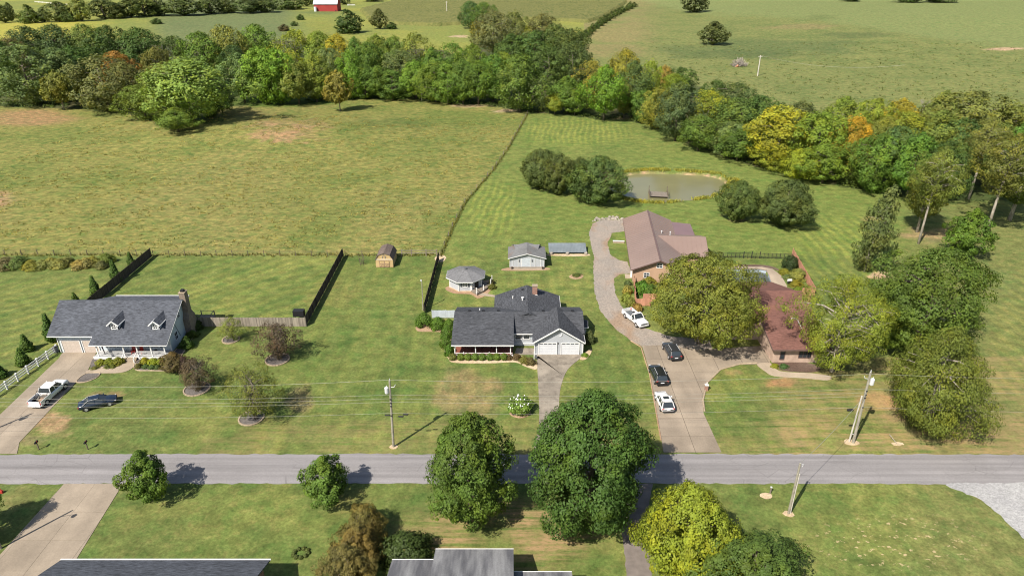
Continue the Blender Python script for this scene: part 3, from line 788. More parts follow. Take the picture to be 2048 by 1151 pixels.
# ------------------------------------------------------------------ cottage with dormers (left)
H = thing('cottage', 'pale blue cottage with slate roof, two dormers and attached garage', 'house', (-62, 95, 0))
s = 0.491
def fz(y): return 2.64 + s * (y - 88.9)
RZ = fz(96.5)
MB().box(-70.1, -64.0, 91.1, 98.6, 0, 3.30).obj('garage_wall', M['siding_blue'], H)
MB().box(-64.0, -53.0, 91.1, 98.7, 0, 3.30).obj('wall', M['siding_blue'], H)
MB().wallx(-53.16, [(91.1, 3.3), (98.7, 3.3), (98.7, 5.6), (96.5, RZ - .2), (91.1, fz(91.1) - .2)], 0.16).obj('gable_wall', M['siding_blue'], H)
MB().wallx(-70.1, [(91.1, 3.3), (98.6, 3.3), (98.6, 5.0), (96.5, RZ - .2), (91.1, fz(91.1) - .2)], 0.16).obj('gable_wall', M['siding_blue'], H)
MB().box(-64.0, -53.2, 98.5, 98.7, 3.3, 5.6).obj('rear_wall', M['siding_blue'], H)
MB().box(-53.0, -52.9, 91.05, 91.3, 0, 3.2).obj('corner_trim', M['white'], H)
roof(H, 'roof', [(-71.1, 90.35, fz(90.35)), (-64.1, 90.35, fz(90.35)), (-64.1, 96.5, RZ), (-71.9, 96.5, RZ)], M['shingle_slate'])
roof(H, 'roof', [(-64.1, 88.9, fz(88.9)), (-52.3, 88.9, fz(88.9)), (-52.5, 96.5, RZ), (-64.1, 96.5, RZ)], M['shingle_slate'])
roof(H, 'roof', [(-71.9, 96.5, RZ), (-64.6, 96.5, RZ), (-64.6, 99.2, RZ - s * 2.7), (-71.7, 99.2, RZ - s * 2.7)], M['shingle_slate'])
roof(H, 'roof', [(-66.6, 96.5, RZ), (-52.5, 96.5, RZ), (-52.6, 99.2, 5.78), (-64.5, 99.2, 5.78)], M['shingle_slate'])
trim(H, [((-71.1, 90.33, fz(90.35) - .13), (-64.1, 90.33, fz(90.35) - .13)), ((-64.1, 88.88, 2.5), (-52.3, 88.88, 2.5)), ((-64.12, 88.9, 2.5), (-64.12, 90.3, fz(90.3) - .13))])
trim(H, [((-52.28, 88.9, 2.5), (-52.48, 96.5, RZ - .14)), ((-52.48, 96.5, RZ - .14), (-52.58, 99.2, 5.64)), ((-64.5, 99.22, 5.70), (-52.6, 99.22, 5.70))], w=.08, h=.12, name='rake_board')
MB().bar((-64.5, 99.3, 5.76), (-52.6, 99.3, 5.76), .12, .10).obj('gutter', M['white'], H)
x0 = XP(126, 91, 1); garage_door(H, x0, x0 + 2.75, 2.15, 90.99, M['door_beige'])
x0 = XP(167.5, 91, 1); garage_door(H, x0, min(x0 + 2.75, -64.15), 2.15, 90.99, M['door_beige'])
MB().bar((-70.25, 90.4, 3.1), (-70.16, 91.0, 2.7), .08, .08).bar((-70.16, 91.0, 2.7), (-70.16, 91.0, 0.1), .09, .09).obj('downspout', M['white'], H)
# porch
MB().box(-64.0, -53.0, 89.15, 91.1, 0.0, 0.42).obj('porch_floor', M['porch_grey'], H)
MB().box(-64.04, -52.96, 89.05, 89.15, 0.0, 0.46).obj('porch_skirt', M['white'], H)
posts = [XP(p, 89.25, 1.2) for p in (195, 248, 275, 303, 330)]
for x in posts: MB().box(x - .08, x + .08, 89.2, 89.36, .42, 2.42).obj('porch_post', M['white'], H)
for i in (0, 2, 3):
    a, c = posts[i] + .08, posts[i + 1] - .08
    r = MB().box(a, c, 89.24, 89.32, 1.22, 1.30).box(a, c, 89.25, 89.31, .55, .61)
    k = int((c - a) / .16)
    for j in range(1, k): u = a + (c - a) * j / k; r.box(u - .02, u + .02, 89.26, 89.30, .61, 1.22)
    r.obj('railing', M['white'], H)
st = [posts[1] + .1, posts[2] - .1]
for k in range(3): MB().box(st[0], st[1], 88.05 + .33 * k, 89.04, .0 + .001 * k, .14 * (k + 1)).obj('step', M['conc_pale'], H)
for x in st: MB().bar((x, 87.95, .75), (x, 89.2, 1.26), .07, .09).box(x - .06, x + .06, 87.9, 88.02, 0, .85).obj('handrail', M['white'], H)
win(H, -62.6, -61.4, 1.0, 2.25, 91.1, shutters='shutter'); win(H, -56.0, -54.8, 1.0, 2.25, 91.1, shutters='shutter')
MB().box(-59.4, -58.4, 91.02, 91.1, .42, 2.45).obj('front_door', M['white'], H)
win(H, 93.0, 93.8, 1.1, 2.3, -53.0, face='right'); win(H, 95.0, 95.7, 3.9, 4.9, -53.0, face='right')
# dormers
for px in (227.5, 310.5):
    xc = XP(px, 91.4, 4.4); w = .66; yb = 91.4
    d = MB().wall((yb, [(xc - w, fz(yb) - .1), (xc + w, fz(yb) - .1), (xc + w, 4.78), (xc, 5.36), (xc - w, 4.78)]), .1)
    for sx in (-w, w - .1):
        d.wallx(xc + sx, [(yb, fz(yb) - .1), (yb + 1.9, 4.7), (yb + 1.9, 4.78), (yb, 4.78)], .1)
    D = d.obj('dormer', M['siding_white'], H)
    rz = 5.5; yr = 88.9 + (rz - 2.64) / s
    for sg in (-1, 1):
        xe = xc + sg * (w + .24); ze = rz - .84 * (w + .24); ye = 88.9 + (ze - 2.64) / s
        MB().slab([(xc, yb - .28, rz), (xe, yb - .28, ze), (xe, ye + .1, ze), (xc, yr + .1, rz)], .09).obj('dormer_roof', M['shingle_slate_y'], D)
        MB().bar((xc, yb - .31, rz - .05), (xe, yb - .31, ze - .05), .07, .17).bar((xe, yb - .3, ze - .05), (xe, ye, ze - .05), .07, .14).obj('rake_board', M['white'], D)
    win(D, xc - .3, xc + .3, fz(yb) + .22, fz(yb) + .88, yb, cols=2, rows=2, fw=.11)
# chimney
ch = MB()
ch.add([(-53.0, 96.4, 0), (-51.95, 96.4, 0), (-51.95, 98.6, 0), (-53.0, 98.6, 0), (-53.0, 96.4, 2.9), (-51.95, 96.4, 2.9), (-51.95, 98.6, 2.9), (-53.0, 98.6, 2.9),
        (-53.0, 96.95, 3.9), (-52.1, 96.95, 3.9), (-52.1, 98.05, 3.9), (-53.0, 98.05, 3.9), (-53.0, 96.95, 7.3), (-52.1, 96.95, 7.3), (-52.1, 98.05, 7.3), (-53.0, 98.05, 7.3)],
       [q for k in (0, 4, 8) for q in ((k, k + 1, k + 5, k + 4), (k + 1, k + 2, k + 6, k + 5), (k + 2, k + 3, k + 7, k + 6), (k + 3, k, k + 4, k + 7))] + [(12, 13, 14, 15)])
C = ch.obj('chimney', M['stone'], H)
MB().box(-53.06, -52.04, 96.89, 98.11, 7.3, 7.42).obj('chimney_cap', M['kerb'], C); MB().box(-52.8, -52.3, 97.2, 97.8, 7.42, 7.75).obj('flue', M['black'], C)
MB().bar((-52.95, 93.2, 4.7), (-52.95, 94.6, 1.0), .04, .04).obj('cable', M['black'], H)
# porch furniture
def rocker(x, y, z, rz, label):
    t = thing('rocking_chair', label, 'chair', (x, y, z), rz, 'red porch chairs')
    MB().box(-.28, .28, -.25, .25, .38, .44).obj('seat', M['red_fabric'], t, True)
    b = MB()
    for k in range(5): b.obox((-.24 + .12 * k, .30, .80), .045, .02, .38)
    b.obj('backrest', M['red_fabric'], t, True)
    for sx in (-.3, .3): MB().box(sx - .03, sx + .03, -.28, .3, .6, .64).obj('armrest', M['red_fabric'], t, True)
    for sx in (-.27, .27):
        for sy in (-.24, .26): MB().box(sx - .025, sx + .025, sy - .025, sy + .025, 0.04, .62).obj('leg', M['red_fabric'], t, True)
        MB().tube([(sx, -.45, .07), (sx, 0, .02), (sx, .5, .1)], .025, 5).obj('rocker', M['red_fabric'], t, True)
rocker(XP(267, 90.2, .9), 90.2, .42, .1, 'red rocking chair on the cottage porch, left of the steps post')
rocker(XP(281, 90.2, .9), 90.2, .42, -.2, 'red rocking chair on the cottage porch, right of the steps post')
t = thing('flag', 'furled dark red and blue flag hanging on the cottage porch', 'flag', (XP(208, 89, 1.5), 89.0, 1.0))
MB().tube([(0, .25, 1.3), (.25, -.75, 1.75)], .02, 5).obj('flag_pole', M['white'], t, True)
fb = MB()
fb.add([(.05, -.1, 1.42), (.22, -.65, 1.66), (.5, -.75, .55), (.34, -.45, .15), (.24, -.3, .5)], [(0, 1, 2, 3, 4)]); fb.add([(.09, -.12, 1.40), (.26, -.67, 1.64), (.54, -.73, .55), (.38, -.43, .15), (.28, -.28, .5)], [(4, 3, 2, 1, 0)])
fb.obj('flag_cloth', plain('flag_cloth', (0.06, 0.02, 0.035), .8, .1, 0, .8, 5), t, True)
t = thing('porch_kettle', 'small black kettle grill at the right end of the cottage porch', 'grill', (XP(312, 90, .9), 90.0, .42))
MB().tube([(0, 0, .45), (0, 0, .55), (0, 0, .68), (0, 0, .78), (0, 0, .82)], [.1, .24, .27, .16, .03], 10).obj('bowl', M['black'], t, True)
for a in range(3): MB().bar((.12 * math.cos(a * 2.1), .12 * math.sin(a * 2.1), .5), (.25 * math.cos(a * 2.1), .25 * math.sin(a * 2.1), 0), .03, .03).obj('leg', M['black_metal'], t, True)
t = thing('wheelie_bin', 'dark wheeled bin beside the cottage garage', 'bin', tuple(P(113, 704)))
MB().add([(-.26, -.28, .05), (.26, -.28, .05), (.26, .28, .05), (-.26, .28, .05), (-.3, -.34, .95), (.3, -.34, .95), (.3, .34, .95), (-.3, .34, .95)], [(0, 3, 2, 1), (0, 1, 5, 4), (1, 2, 6, 5), (2, 3, 7, 6), (3, 0, 4, 7)]).obj('bin_body', M['shutter'], t, True)
MB().add([(-.32, -.38, .96), (.32, -.38, .96), (.32, .38, 1.0), (-.32, .38, 1.0), (-.28, -.3, 1.06), (.28, -.3, 1.06), (.28, .3, 1.1), (-.28, .3, 1.1)], [(0, 1, 5, 4), (1, 2, 6, 5), (2, 3, 7, 6), (3, 0, 4, 7), (4, 5, 6, 7)]).obj('lid', M['black'], t, True)
for sx in (-.3, .3): MB().tube([(sx - .04, .3, .12), (sx + .04, .3, .12)], .12, 10).obj('wheel', M['tyre'], t, True)
# deck stairs at the back corner
t = thing('deck', 'small grey wooden deck behind the stone chimney', 'deck', (-50.9, 101, 0))
MB().box(-52.4, -50.0, 99.6, 101.4, .9, 1.0).obj('deck_floor', M['wood_grey'], t)
for x in (-52.3, -50.1):
    for y in (99.7, 101.3): MB().box(x - .06, x + .06, y - .06, y + .06, 0, 1.95).obj('post', M['wood_grey'], t)
for a, c in (((-52.3, 99.7), (-50.1, 99.7)), ((-50.1, 99.7), (-50.1, 101.3)), ((-52.3, 101.3), (-50.1, 101.3))): MB().bar((*a, 1.9), (*c, 1.9), .12, .05).obj('rail', M['wood_grey'], t)

# ------------------------------------------------------------------ grey ranch house (centre)
R = thing('ranch_house', 'pale grey ranch house with charcoal roof, porch and double garage', 'house', (1, 95, 0))
rz = 4.38; ry = 96.4
MB().box(-8.9, 0.15, 92.2, 101.0, 0, 2.35).box(.15, 10.9, 93.1, 101.0, 0, 2.40).box(-2.6, 7.7, 101.0, 105.3, 0, 2.4).obj('wall', M['siding_grey'], R)
for xx, pl in ((.02, [(89.9, 2.2), (96.4, 4.25), (100.8, 2.5), (92.6, 2.2)]), (10.78, [(93.1, 2.4), (101.0, 2.4), (96.4, 4.2)]), (-8.9, [(92.2, 2.35), (101.0, 2.35), (96.4, 4.2), (92.2, 3.05)])): MB().wallx(xx, pl, .12).obj('gable_wall', M['siding_grey'], R)
MB().wall((105.18, [(-2.6, 2.4), (7.7, 2.4), (2.55, 4.25)]), .12).obj('gable_wall', M['siding_grey'], R)
MB().box(3.5, 10.9, 90.5, 93.1, 0, 2.3).wall((90.5, [(3.5, 2.3), (10.9, 2.3), (7.2, 4.7)]), .15).obj('garage_wall', M['siding_grey'], R)
roof(R, 'roof', [(-9.25, 89.2, 2.46), (.28, 89.2, 2.46), (.28, ry, rz), (-9.2, ry, rz)], M['shingle_char'], .16)
roof(R, 'roof', [(-9.2, ry, rz), (11.35, ry, rz), (11.35, 101.5, 2.5), (-9.2, 101.5, 2.5)], M['shingle_char'], .16)
roof(R, 'roof', [(.24, 92.6, 2.52), (11.35, 92.6, 2.52), (11.35, ry, rz), (.24, ry, rz)], M['shingle_char'], .16)
for sg, xe in ((-1, -3.0), (1, 8.15)):
    roof(R, 'wing_roof', [(2.57, 95.6, 4.52), (xe, 95.6, 2.5), (xe, 105.8, 2.5), (2.57, 105.8, 4.52)], M['shingle_char_y'], .15)
gx0, gx1, gxc, gzr, gze = 3.15, 11.2, 7.18, 4.95, 2.36
for xe in (gx0, gx1):
    roof(R, 'garage_roof', [(gxc, 90.0, gzr), (xe, 90.0, gze), (xe, 96.9, gze), (gxc, 96.9, gzr)], M['shingle_char_y'], .15)
roof(R, 'garage_roof', [(gxc, 96.9, gzr), (gxc - 1.25, 97.7, 3.85), (gxc + 1.25, 97.7, 3.85)], M['shingle_char'], .08)
trim(R, [((-9.25, 89.17, 2.34), (.28, 89.17, 2.34)), ((.3, 92.57, 2.4), (3.2, 92.57, 2.4)), ((gx1 + .02, 90.0, gze - .1), (gx1 + .02, 92.5, gze - .1)), ((8.17, 101.6, 2.4), (8.17, 105.8, 2.4))], w=.08, h=.16)
trim(R, [((gxc, 89.97, gzr - .1), (gx0 - .02, 89.97, gze - .1)), ((gxc, 89.97, gzr - .1), (gx1 + .02, 89.97, gze - .1))], w=.06, h=.19, name='rake_board')
for p0 in (1077.8, 1122.6):
    x0 = XP(p0, 90.5, 1); garage_door(R, x0, x0 + 2.68, 2.05, 90.39, M['door_white'], True)
for xx in (3.42, 10.84): MB().box(xx, xx + .14, 90.42, 90.5, 0, 2.3).obj('corner_trim', M['white'], R)
cm = MB(); cm.tube([(7.35 + .3 * math.cos(a), 90.44, 3.62 + .3 * math.sin(a)) for a in np.linspace(-2.2, .9, 9)], [.02, .04, .055, .065, .065, .065, .055, .04, .02], 6); cm.obj('crescent_ornament', M['white'], R)
MB().box(6.96, 7.1, 90.36, 90.5, 1.95, 2.2).obj('wall_lamp', M['black'], R)
MB().box(3.4, 11.0, 89.9, 90.45, 0, .05).obj('apron', M['conc_old'], R)
# porch
MB().box(-8.8, .1, 89.7, 92.2, 0, .34).obj('porch_floor', M['porch_red'], R)
MB().box(-8.9, .16, 89.6, 89.7, 0, .5).obj('porch_skirt', M['white'], R)
pxs = [XP(p, 89.6, 1.4) for p in (909.5, 951, 993, 1021)]
for x in pxs: MB().box(x - .07, x + .07, 89.58, 89.72, .35, 2.3).obj('porch_post', M['white'], R)
MB().box(-8.8, 0.05, 89.6, 89.7, .74, .80).obj('porch_rail', M['white'], R)
for x in (-7.4, -3.5): MB().box(x - .05, x + .05, 89.55, 89.66, .5, .98).obj('finial', M['white'], R)
MB().box(-8.85, -7.4, 92.02, 92.2, .34, 1.3).obj('brick_panel', M['brick_red'], R)
win(R, -6.6, -5.4, .9, 2.0, 92.2); win(R, -3.0, -1.6, .9, 2.0, 92.2)
MB().box(-4.9, -4.0, 92.1, 92.2, .34, 2.2).obj('front_door', M['shutter'], R)
win(R, .55, 1.55, 1.25, 2.15, 93.1, cols=1); win(R, 1.85, 2.75, 1.25, 2.15, 93.1, cols=1)
MB().box(2.9, 3.2, 93.05, 93.1, 1.2, 2.2).obj('shutter', M['vinyl_grey'], R)
MB().box(.2, 3.35, 93.02, 93.1, .35, .5).obj('water_table', M['white'], R)
# bay on the right side
BY = MB().prism([(10.9, 95.2), (11.9, 95.6), (11.9, 97.4), (10.9, 97.8)], 0, 2.05).obj('bay', M['siding_grey'], R)
MB().slab([(10.9, 96.5, 3.0), (10.9, 94.9, 2.3), (12.2, 95.3, 2.1), (12.3, 96.5, 2.55)], .1).slab([(10.9, 96.5, 3.0), (12.3, 96.5, 2.55), (12.2, 97.7, 2.1), (10.9, 98.1, 2.3)], .1).obj('bay_roof', M['shingle_char_y'], BY)
MB().bar((10.95, 94.9, 2.22), (12.2, 95.28, 2.02), .08, .12).bar((12.22, 95.3, 2.02), (12.22, 97.7, 2.02), .08, .12).obj('fascia', M['white'], BY)
MB().add([(10.95, 95.18, .9), (11.7, 95.46, .9), (11.7, 95.46, 1.85), (10.95, 95.18, 1.85)], [(0, 1, 2, 3)]).obj('pane', M['glass'], BY)
win(R, 95.9, 97.1, .9, 1.85, 11.9, face='right')
# chimney, vents
CB = MB().box(3.45, 4.25, 103.0, 103.7, 3.4, 5.55).obj('chimney', M['brick_red'], R)
MB().box(3.38, 4.32, 102.93, 103.77, 5.55, 5.68).obj('chimney_cap', M['conc_pale'], CB); MB().box(3.4, 4.3, 102.95, 103.0, 3.75, 4.05).obj('flashing', M['white'], CB)
def wz(x): return 4.52 - abs(x - 2.57) * (4.52 - 2.5) / 5.57
for (x, y, z, r, h) in ((.15, 102.4, wz(.15), .09, .45), (1.75, 100.6, wz(1.75), .12, .5), (-5.2, 97.6, 3.95, .08, .35)):
    v = MB().cyl((x, y), r, z - .1, z + h, 8).obj('vent_pipe', M['white'], R)
MB().cyl((1.75, 100.6), .2, wz(1.75) + .4, wz(1.75) + .6, 10).obj('vent_cap', M['white'], R)
for x, y in ((-6.8, 96.75), (-4.6, 96.75), (-2.2, 96.75), (5.0, 96.75), (9.7, 96.75)): MB().box(x - .22, x + .22, y - .14, y + .18, 4.2, 4.42).obj('roof_vent', M['black'], R)
MB().box(1.6, 2.05, 104.3, 104.7, wz(1.8) - .1, wz(1.8) + .12).obj('roof_vent', M['black'], R)
t = thing('lamp_post', 'short white and black lamp post at the corner of the garage drive', 'lamp post', tuple(P(1068, 719)))
MB().box(-.05, .05, -.05, .05, 0, 1.35).obj('post', M['white'], t, True); MB().box(.16, .4, -.12, .12, .3, .95).obj('lantern', M['shutter'], t, True); MB().box(-.05, .42, -.04, .04, .95, 1.0).obj('arm', M['white'], t, True)

# ------------------------------------------------------------------ gambrel shed
t = thing('garden_shed', 'tan wooden gambrel shed with brown shingle roof by the pasture fence', 'shed', (-25.15, 125, 0))
x0, x1, y0, y1 = -26.85, -23.45, 122.9, 127.6; xc = (x0 + x1) / 2
gp = [(x0, 0.1), (x1, 0.1), (x1, 1.75), (x1 - .55, 2.62), (xc, 3.02), (x0 + .55, 2.62), (x0, 1.75)]
MB().wall((y0, gp), .1).wall((y1 - .1, gp), .1).box(x0, x0 + .08, y0 + .1, y1 - .1, .1, 1.8).box(x1 - .08, x1, y0 + .1, y1 - .1, .1, 1.8).obj('wall', M['wood_tan'], t)
ov = .14
for a, c in (((x0 - .12, 1.66), (x0 + .52, 2.70)), ((x0 + .52, 2.70), (xc, 3.12)), ((xc, 3.12), (x1 - .52, 2.70)), ((x1 - .52, 2.70), (x1 + .12, 1.66))):
    MB().slab([(a[0], y0 - ov, a[1]), (c[0], y0 - ov, c[1]), (c[0], y1 + ov, c[1]), (a[0], y1 + ov, a[1])], .06).obj('roof', M['shingle_shed'], t)
D = MB().box(xc - .95, xc + .95, y0 - .04, y0, .15, 1.62).obj('door', M['wood_tan'], t)
bt = MB()
for sx in (-1, 1):
    a, c = xc + sx * .04, xc + sx * .93
    for z in (.2, .88, 1.55): bt.bar((a, y0 - .06, z), (c, y0 - .06, z), .03, .09)
    for x in (a, c): bt.bar((x, y0 - .065, .2), (x, y0 - .065, 1.55), .09, .03)
    bt.bar((a, y0 - .07, .25), (c, y0 - .07, .85), .03, .08); bt.bar((c, y0 - .072, .25), (a, y0 - .072, .85), .03, .08)
bt.obj('door_batten', plain('batten_wood', (0.30, 0.20, 0.13), .8), D)
for sx in (-.28, .28): MB().box(xc + sx - .1, xc + sx + .1, y0 - .05, y0, 2.0, 2.45).obj('loft_vent', M['wood_grey'], t)
MB().box(xc - .22, xc + .22, y0 - .05, y0, 2.62, 2.78).obj('gable_vent', M['wood_grey'], t)
MB().box(x0 - .02, x1 + .02, y0 - .03, y0 - .001, 1.72, 1.82).obj('eave_board', M['white_old'], t)

# ------------------------------------------------------------------ grey workshop
t = thing('workshop', 'small pale grey workshop with double doors and low hipped grey roof', 'shed', (2.95, 125, 0))
MB().box(-.45, 6.35, 122.75, 128.0, .25, 2.15).wall((122.75, [(-.45, 2.15), (6.35, 2.15), (2.95, 3.05)]), .1).obj('wall', M['siding_grey'], t)
MB().box(-.5, 6.4, 122.4, 128.05, 0, .25).obj('foundation', M['conc_old'], t)
for xe in (-.8, 6.7): roof(t, 'roof', [(2.95, 122.35, 3.22), (xe, 122.35, 2.2), (xe, 128.2, 2.2), (2.95, 128.2, 3.22)], M['shingle_grey_rust'], .08)
for yy, zz in ((129.2, 2.2), (125.4, 2.3)): roof(t, 'roof', [(.3, 127.3, 3.14), (5.6, 127.3, 3.14), (6.0 if zz < 2.25 else 5.0, yy, zz), (-.1 if zz < 2.25 else .9, yy, zz)], M['shingle_grey'], .08)
trim(t, [((2.95, 122.33, 3.15), (-.82, 122.33, 2.13)), ((2.95, 122.33, 3.15), (6.72, 122.33, 2.13))], w=.05, h=.12, name='rake_board')
MB().box(1.9, 3.6, 122.70, 122.75, .28, 2.02).obj('double_door', M['vinyl_grey'], t)
for x in (-.47, .18, 1.2, 1.82, 3.62, 4.5, 5.6, 6.27): MB().box(x, x + .08, 122.69, 122.76, .26, 2.1).obj('batten', M['white'], t)
for x in (1.42, 4.0): MB().box(x - .13, x + .13, 122.70, 122.75, 1.3, 1.78).obj('shutter', M['shutter'], t)
MB().box(-.3, 6.2, 121.7, 122.4, 0, .12).obj('ramp', M['conc_pale'], t)
for x in (.0, 6.0):
    pt = thing('flower_pot', ('dark flower pot at the left end of the workshop front', 'dark flower pot at the right end of the workshop front')[x > 3], 'pot', (x, 122.05, .12), 0, 'pots by the workshop')
    MB().cyl((0, 0), .12, 0, .28, 10, .18).obj('pot', M['black'], pt, True); MB().tube([(0, 0, .24), (0, 0, .42), (0, 0, .52)], [.16, .2, .05], 8).obj('plant', M['mulch'], pt, True)

# ------------------------------------------------------------------ octagonal garden house
t = thing('octagonal_garden_house', 'octagonal pale grey garden house with shuttered window and low grey roof', 'garden house', (-8.6, 115.2, 0))
oc = lambda r, z: [(-8.6 + r * math.cos(math.pi / 8 + k * math.pi / 4), 115.2 + r * math.sin(math.pi / 8 + k * math.pi / 4), z) for k in range(8)]
MB().prism(oc(3.15, 0), .15, 2.3).obj('wall', M['siding_grey'], t)
MB().prism(oc(3.3, 0), 0, .15).obj('foundation', M['sand'], t)
ev = oc(3.85, 2.22)
for k in range(8): MB().slab([(-8.6, 115.2, 3.45), ev[k], ev[(k + 1) % 8]], .10).obj('roof_panel', M['shingle_grey'], t)
for k in range(8): MB().bar(ev[k], (-8.6, 115.2, 3.45), .12, .05).obj('hip_cap', M['shingle_grey'], t)
fb = MB()
for k in range(8):
    a, c = ev[k], ev[(k + 1) % 8]; fb.bar((a[0], a[1], 2.12), (c[0], c[1], 2.12), .05, .16)
fb.obj('fascia', M['white'], t)
MB().box(-8.75, -8.4, 114.7, 115.0, 3.3, 3.62).obj('roof_vent', M['shutter'], t)
w8 = oc(3.17, 0)
for k in range(8): MB().box(w8[k][0] - .09, w8[k][0] + .09, w8[k][1] - .09, w8[k][1] + .09, .15, 2.25).obj('corner_trim', M['white'], t)
fy = 115.2 - 3.15 * math.cos(math.pi / 8)
win(t, -8.95, -8.2, 1.0, 1.75, fy, cols=3, shutters='shutter')
a, c = Vector(w8[6]), Vector(w8[7]); mid = (a + c) / 2; dn = Vector((math.cos(-math.pi / 4), math.sin(-math.pi / 4), 0)); ta = (c - a).normalized()
MB().obox(mid + dn * .03 + Vector((0, 0, 1.15)), .45, .03, .98, math.atan2(ta.y, ta.x)).obj('door', M['dark'], t)
t = thing('garden_deck', 'low brown deck with white posts beside the octagonal garden house', 'deck', (-4.2, 113.4, 0))
dk = [P(940, 582), P(954, 591), P(968, 584), P(983, 571), P(966, 566)]
MB().prism([(p.x, p.y) for p in dk], .05, .35).obj('deck_floor', M['wood_grey'], t)
tops = []
for px, py, h in ((953.5, 590, 1.15), (967, 583, 1.0), (981.5, 571, 1.0), (984, 566, 1.25), (942, 583, 1.0)):
    p = P(px, py); MB().box(p.x - .07, p.x + .07, p.y - .07, p.y + .07, 0, .35 + h).obj('post', M['white'], t); tops.append((p.x, p.y, .2 + h))
for i, j in ((4, 0), (2, 3)): MB().bar(tops[i], tops[j], .05, .07).obj('rail', M['wood_grey'], t)
sheet('garden_path', pp([(962, 585), (990, 590), (990, 594), (957, 590)]), .03, M['conc_pale'])

# ------------------------------------------------------------------ low metal lean-to
t = thing('metal_lean_to', 'low corrugated blue grey metal lean-to beside the gravel drive', 'lean-to', (11.5, 130.5, 0))
b = MB().slab([(7.6, 129.5, .45), (15.4, 129.5, .45), (15.4, 132.6, 1.25), (7.6, 132.6, 1.25)], .05); b.obj('roof_sheet', M['metal_blue'], t)
for k in range(27): x = 7.65 + k * .295; MB().bar((x, 129.5, .475), (x, 132.6, 1.275), .06, .04).obj('corrugation', M['metal_blue'], t)
MB().box(7.7, 15.3, 132.3, 132.5, 0, 1.15).box(7.7, 7.8, 129.8, 132.3, 0, .5).box(15.2, 15.3, 129.8, 132.3, 0, .5).obj('wall', M['wood_grey'], t)
sheet('pebble_strip', rough_edge(pp([(1092, 511), (1096, 508), (1178, 508), (1181, 511), (1150, 512.5)]), .08, .4), .05, M['sand'])
for px, nm in ((1103, 'pale rounded boulder under the left part of the metal lean-to'), (1135, 'grey and dark boulder in front of the middle of the metal lean-to'), (1172, 'whitish boulder at the right corner of the metal lean-to')):
    p = P(px, 509); b = MB().tube([(p.x - .4, p.y, .15), (p.x - .2, p.y, .25), (p.x + .1, p.y, .3), (p.x + .4, p.y, .1)], [.08, .32, .36, .1], 7); tag(b.obj('boulder', M['rock']), nm, 'rock', 'boulders by the lean-to')

# ------------------------------------------------------------------ brown metal-roofed building
A = -math.atan2(2.44, 27.06)
B = thing('metal_roofed_building', 'long tan building with brown metal roof and side wing', 'building', (22.5, 116.2, 0), A)
W_, L_, EZ, BRZ = 10.0, 27.0, 2.7, 4.85
MB().box(.25, W_ - .25, .3, L_ - .2, 0, EZ - .05).wall((.3, [(.25, EZ - .05), (W_ - .25, EZ - .05), (W_ / 2, BRZ - .2)]), .15).wall((L_ - .35, [(.25, EZ - .05), (W_ - .25, EZ - .05), (W_ / 2, BRZ - .2)]), .15).box(W_ - .3, 14.9, 7.9, 18.2, 0, 2.5).obj('wall', M['tan_wall'], B, True)
for xe in (-.25, W_ + .25): roof(B, 'roof', [(W_ / 2, -.35, BRZ), (xe, -.35, EZ), (xe, L_ + .1, EZ), (W_ / 2, L_ + .1, BRZ)], M['metal_brown'], .1, True)
roof(B, 'wing_roof', [(5.3, 13.0, 4.55), (15.35, 13.0, 4.55), (15.35, 7.3, 2.6), (5.3, 7.3, 2.6)], M['metal_brown'], .1, True)
roof(B, 'wing_roof', [(5.3, 13.0, 4.55), (15.35, 13.0, 4.55), (15.35, 18.7, 2.6), (5.3, 18.7, 2.6)], M['metal_brown'], .1, True)
roof(B, 'porch_roof', [(10.2, 17.3, 2.72), (14.4, 17.3, 2.35), (14.4, 26.0, 2.35), (10.2, 26.0, 2.72)], M['metal_mauve'], .08, True)
for k in range(30):
    y = 1.0 + k * .9 if k < 17 else 16.3 + (k - 17) * 1.0
    if y > L_: break
    hgt_ = .02 if k < 17 else .075
    for xe in (-.25, W_ + .25): MB().bar((xe, y, EZ + .03), (W_ / 2, y, BRZ + .03), .10 if k >= 17 else .05, hgt_).obj('seam', M['metal_brown'], B, True)
for k in range(11): MB().bar((5.9 + k * .92, 7.3, 2.63), (5.9 + k * .92, 13.0, 4.575), .05, .02).obj('seam', M['metal_brown'], B, True)
MB().bar((W_ / 2, -.36, BRZ + .04), (W_ / 2, L_ + .12, BRZ + .04), .35, .05).obj('ridge_cap', M['metal_trim'], B, True)
trim(B, [((W_ / 2, -.37, BRZ - .08), (-.27, -.37, EZ - .08)), ((W_ / 2, -.37, BRZ - .08), (W_ + .27, -.37, EZ - .08))], 'metal_trim', .06, .2, 'rake_board', True)
trim(B, [((-.28, -.35, EZ - .1), (-.28, L_ + .1, EZ - .1)), ((15.37, 7.3, 2.5), (15.37, 13.0, 4.45))], 'metal_trim', .06, .16, 'fascia', True)
for x, y in ((6.9, 15.6), (8.6, 15.2)): MB().cyl((x, y), .08, 3.2, 4.5, 8).cyl((x, y), .14, 4.4, 4.6, 8).obj('vent_pipe', M['grey_metal'], B, True)
win(B, 4.55, 5.5, 3.1, 3.95, .3, True); win(B, 2.3, 3.2, 1.05, 1.95, .3, True); win(B, 6.6, 7.6, 1.05, 1.95, .3, True)
for y in (18.4, 20.8, 25.6): MB().box(14.2, 14.35, y, y + .15, 0, 2.3).obj('porch_post', M['wood_grey'], B, True)
MB().box(-.02, .25, 2.0, 3.0, 0, 2.1).obj('side_door', M['white_old'], B, True); MB().box(-1.0, .2, 1.6, 3.4, 0, .12).obj('step', M['conc_pale'], B, True)
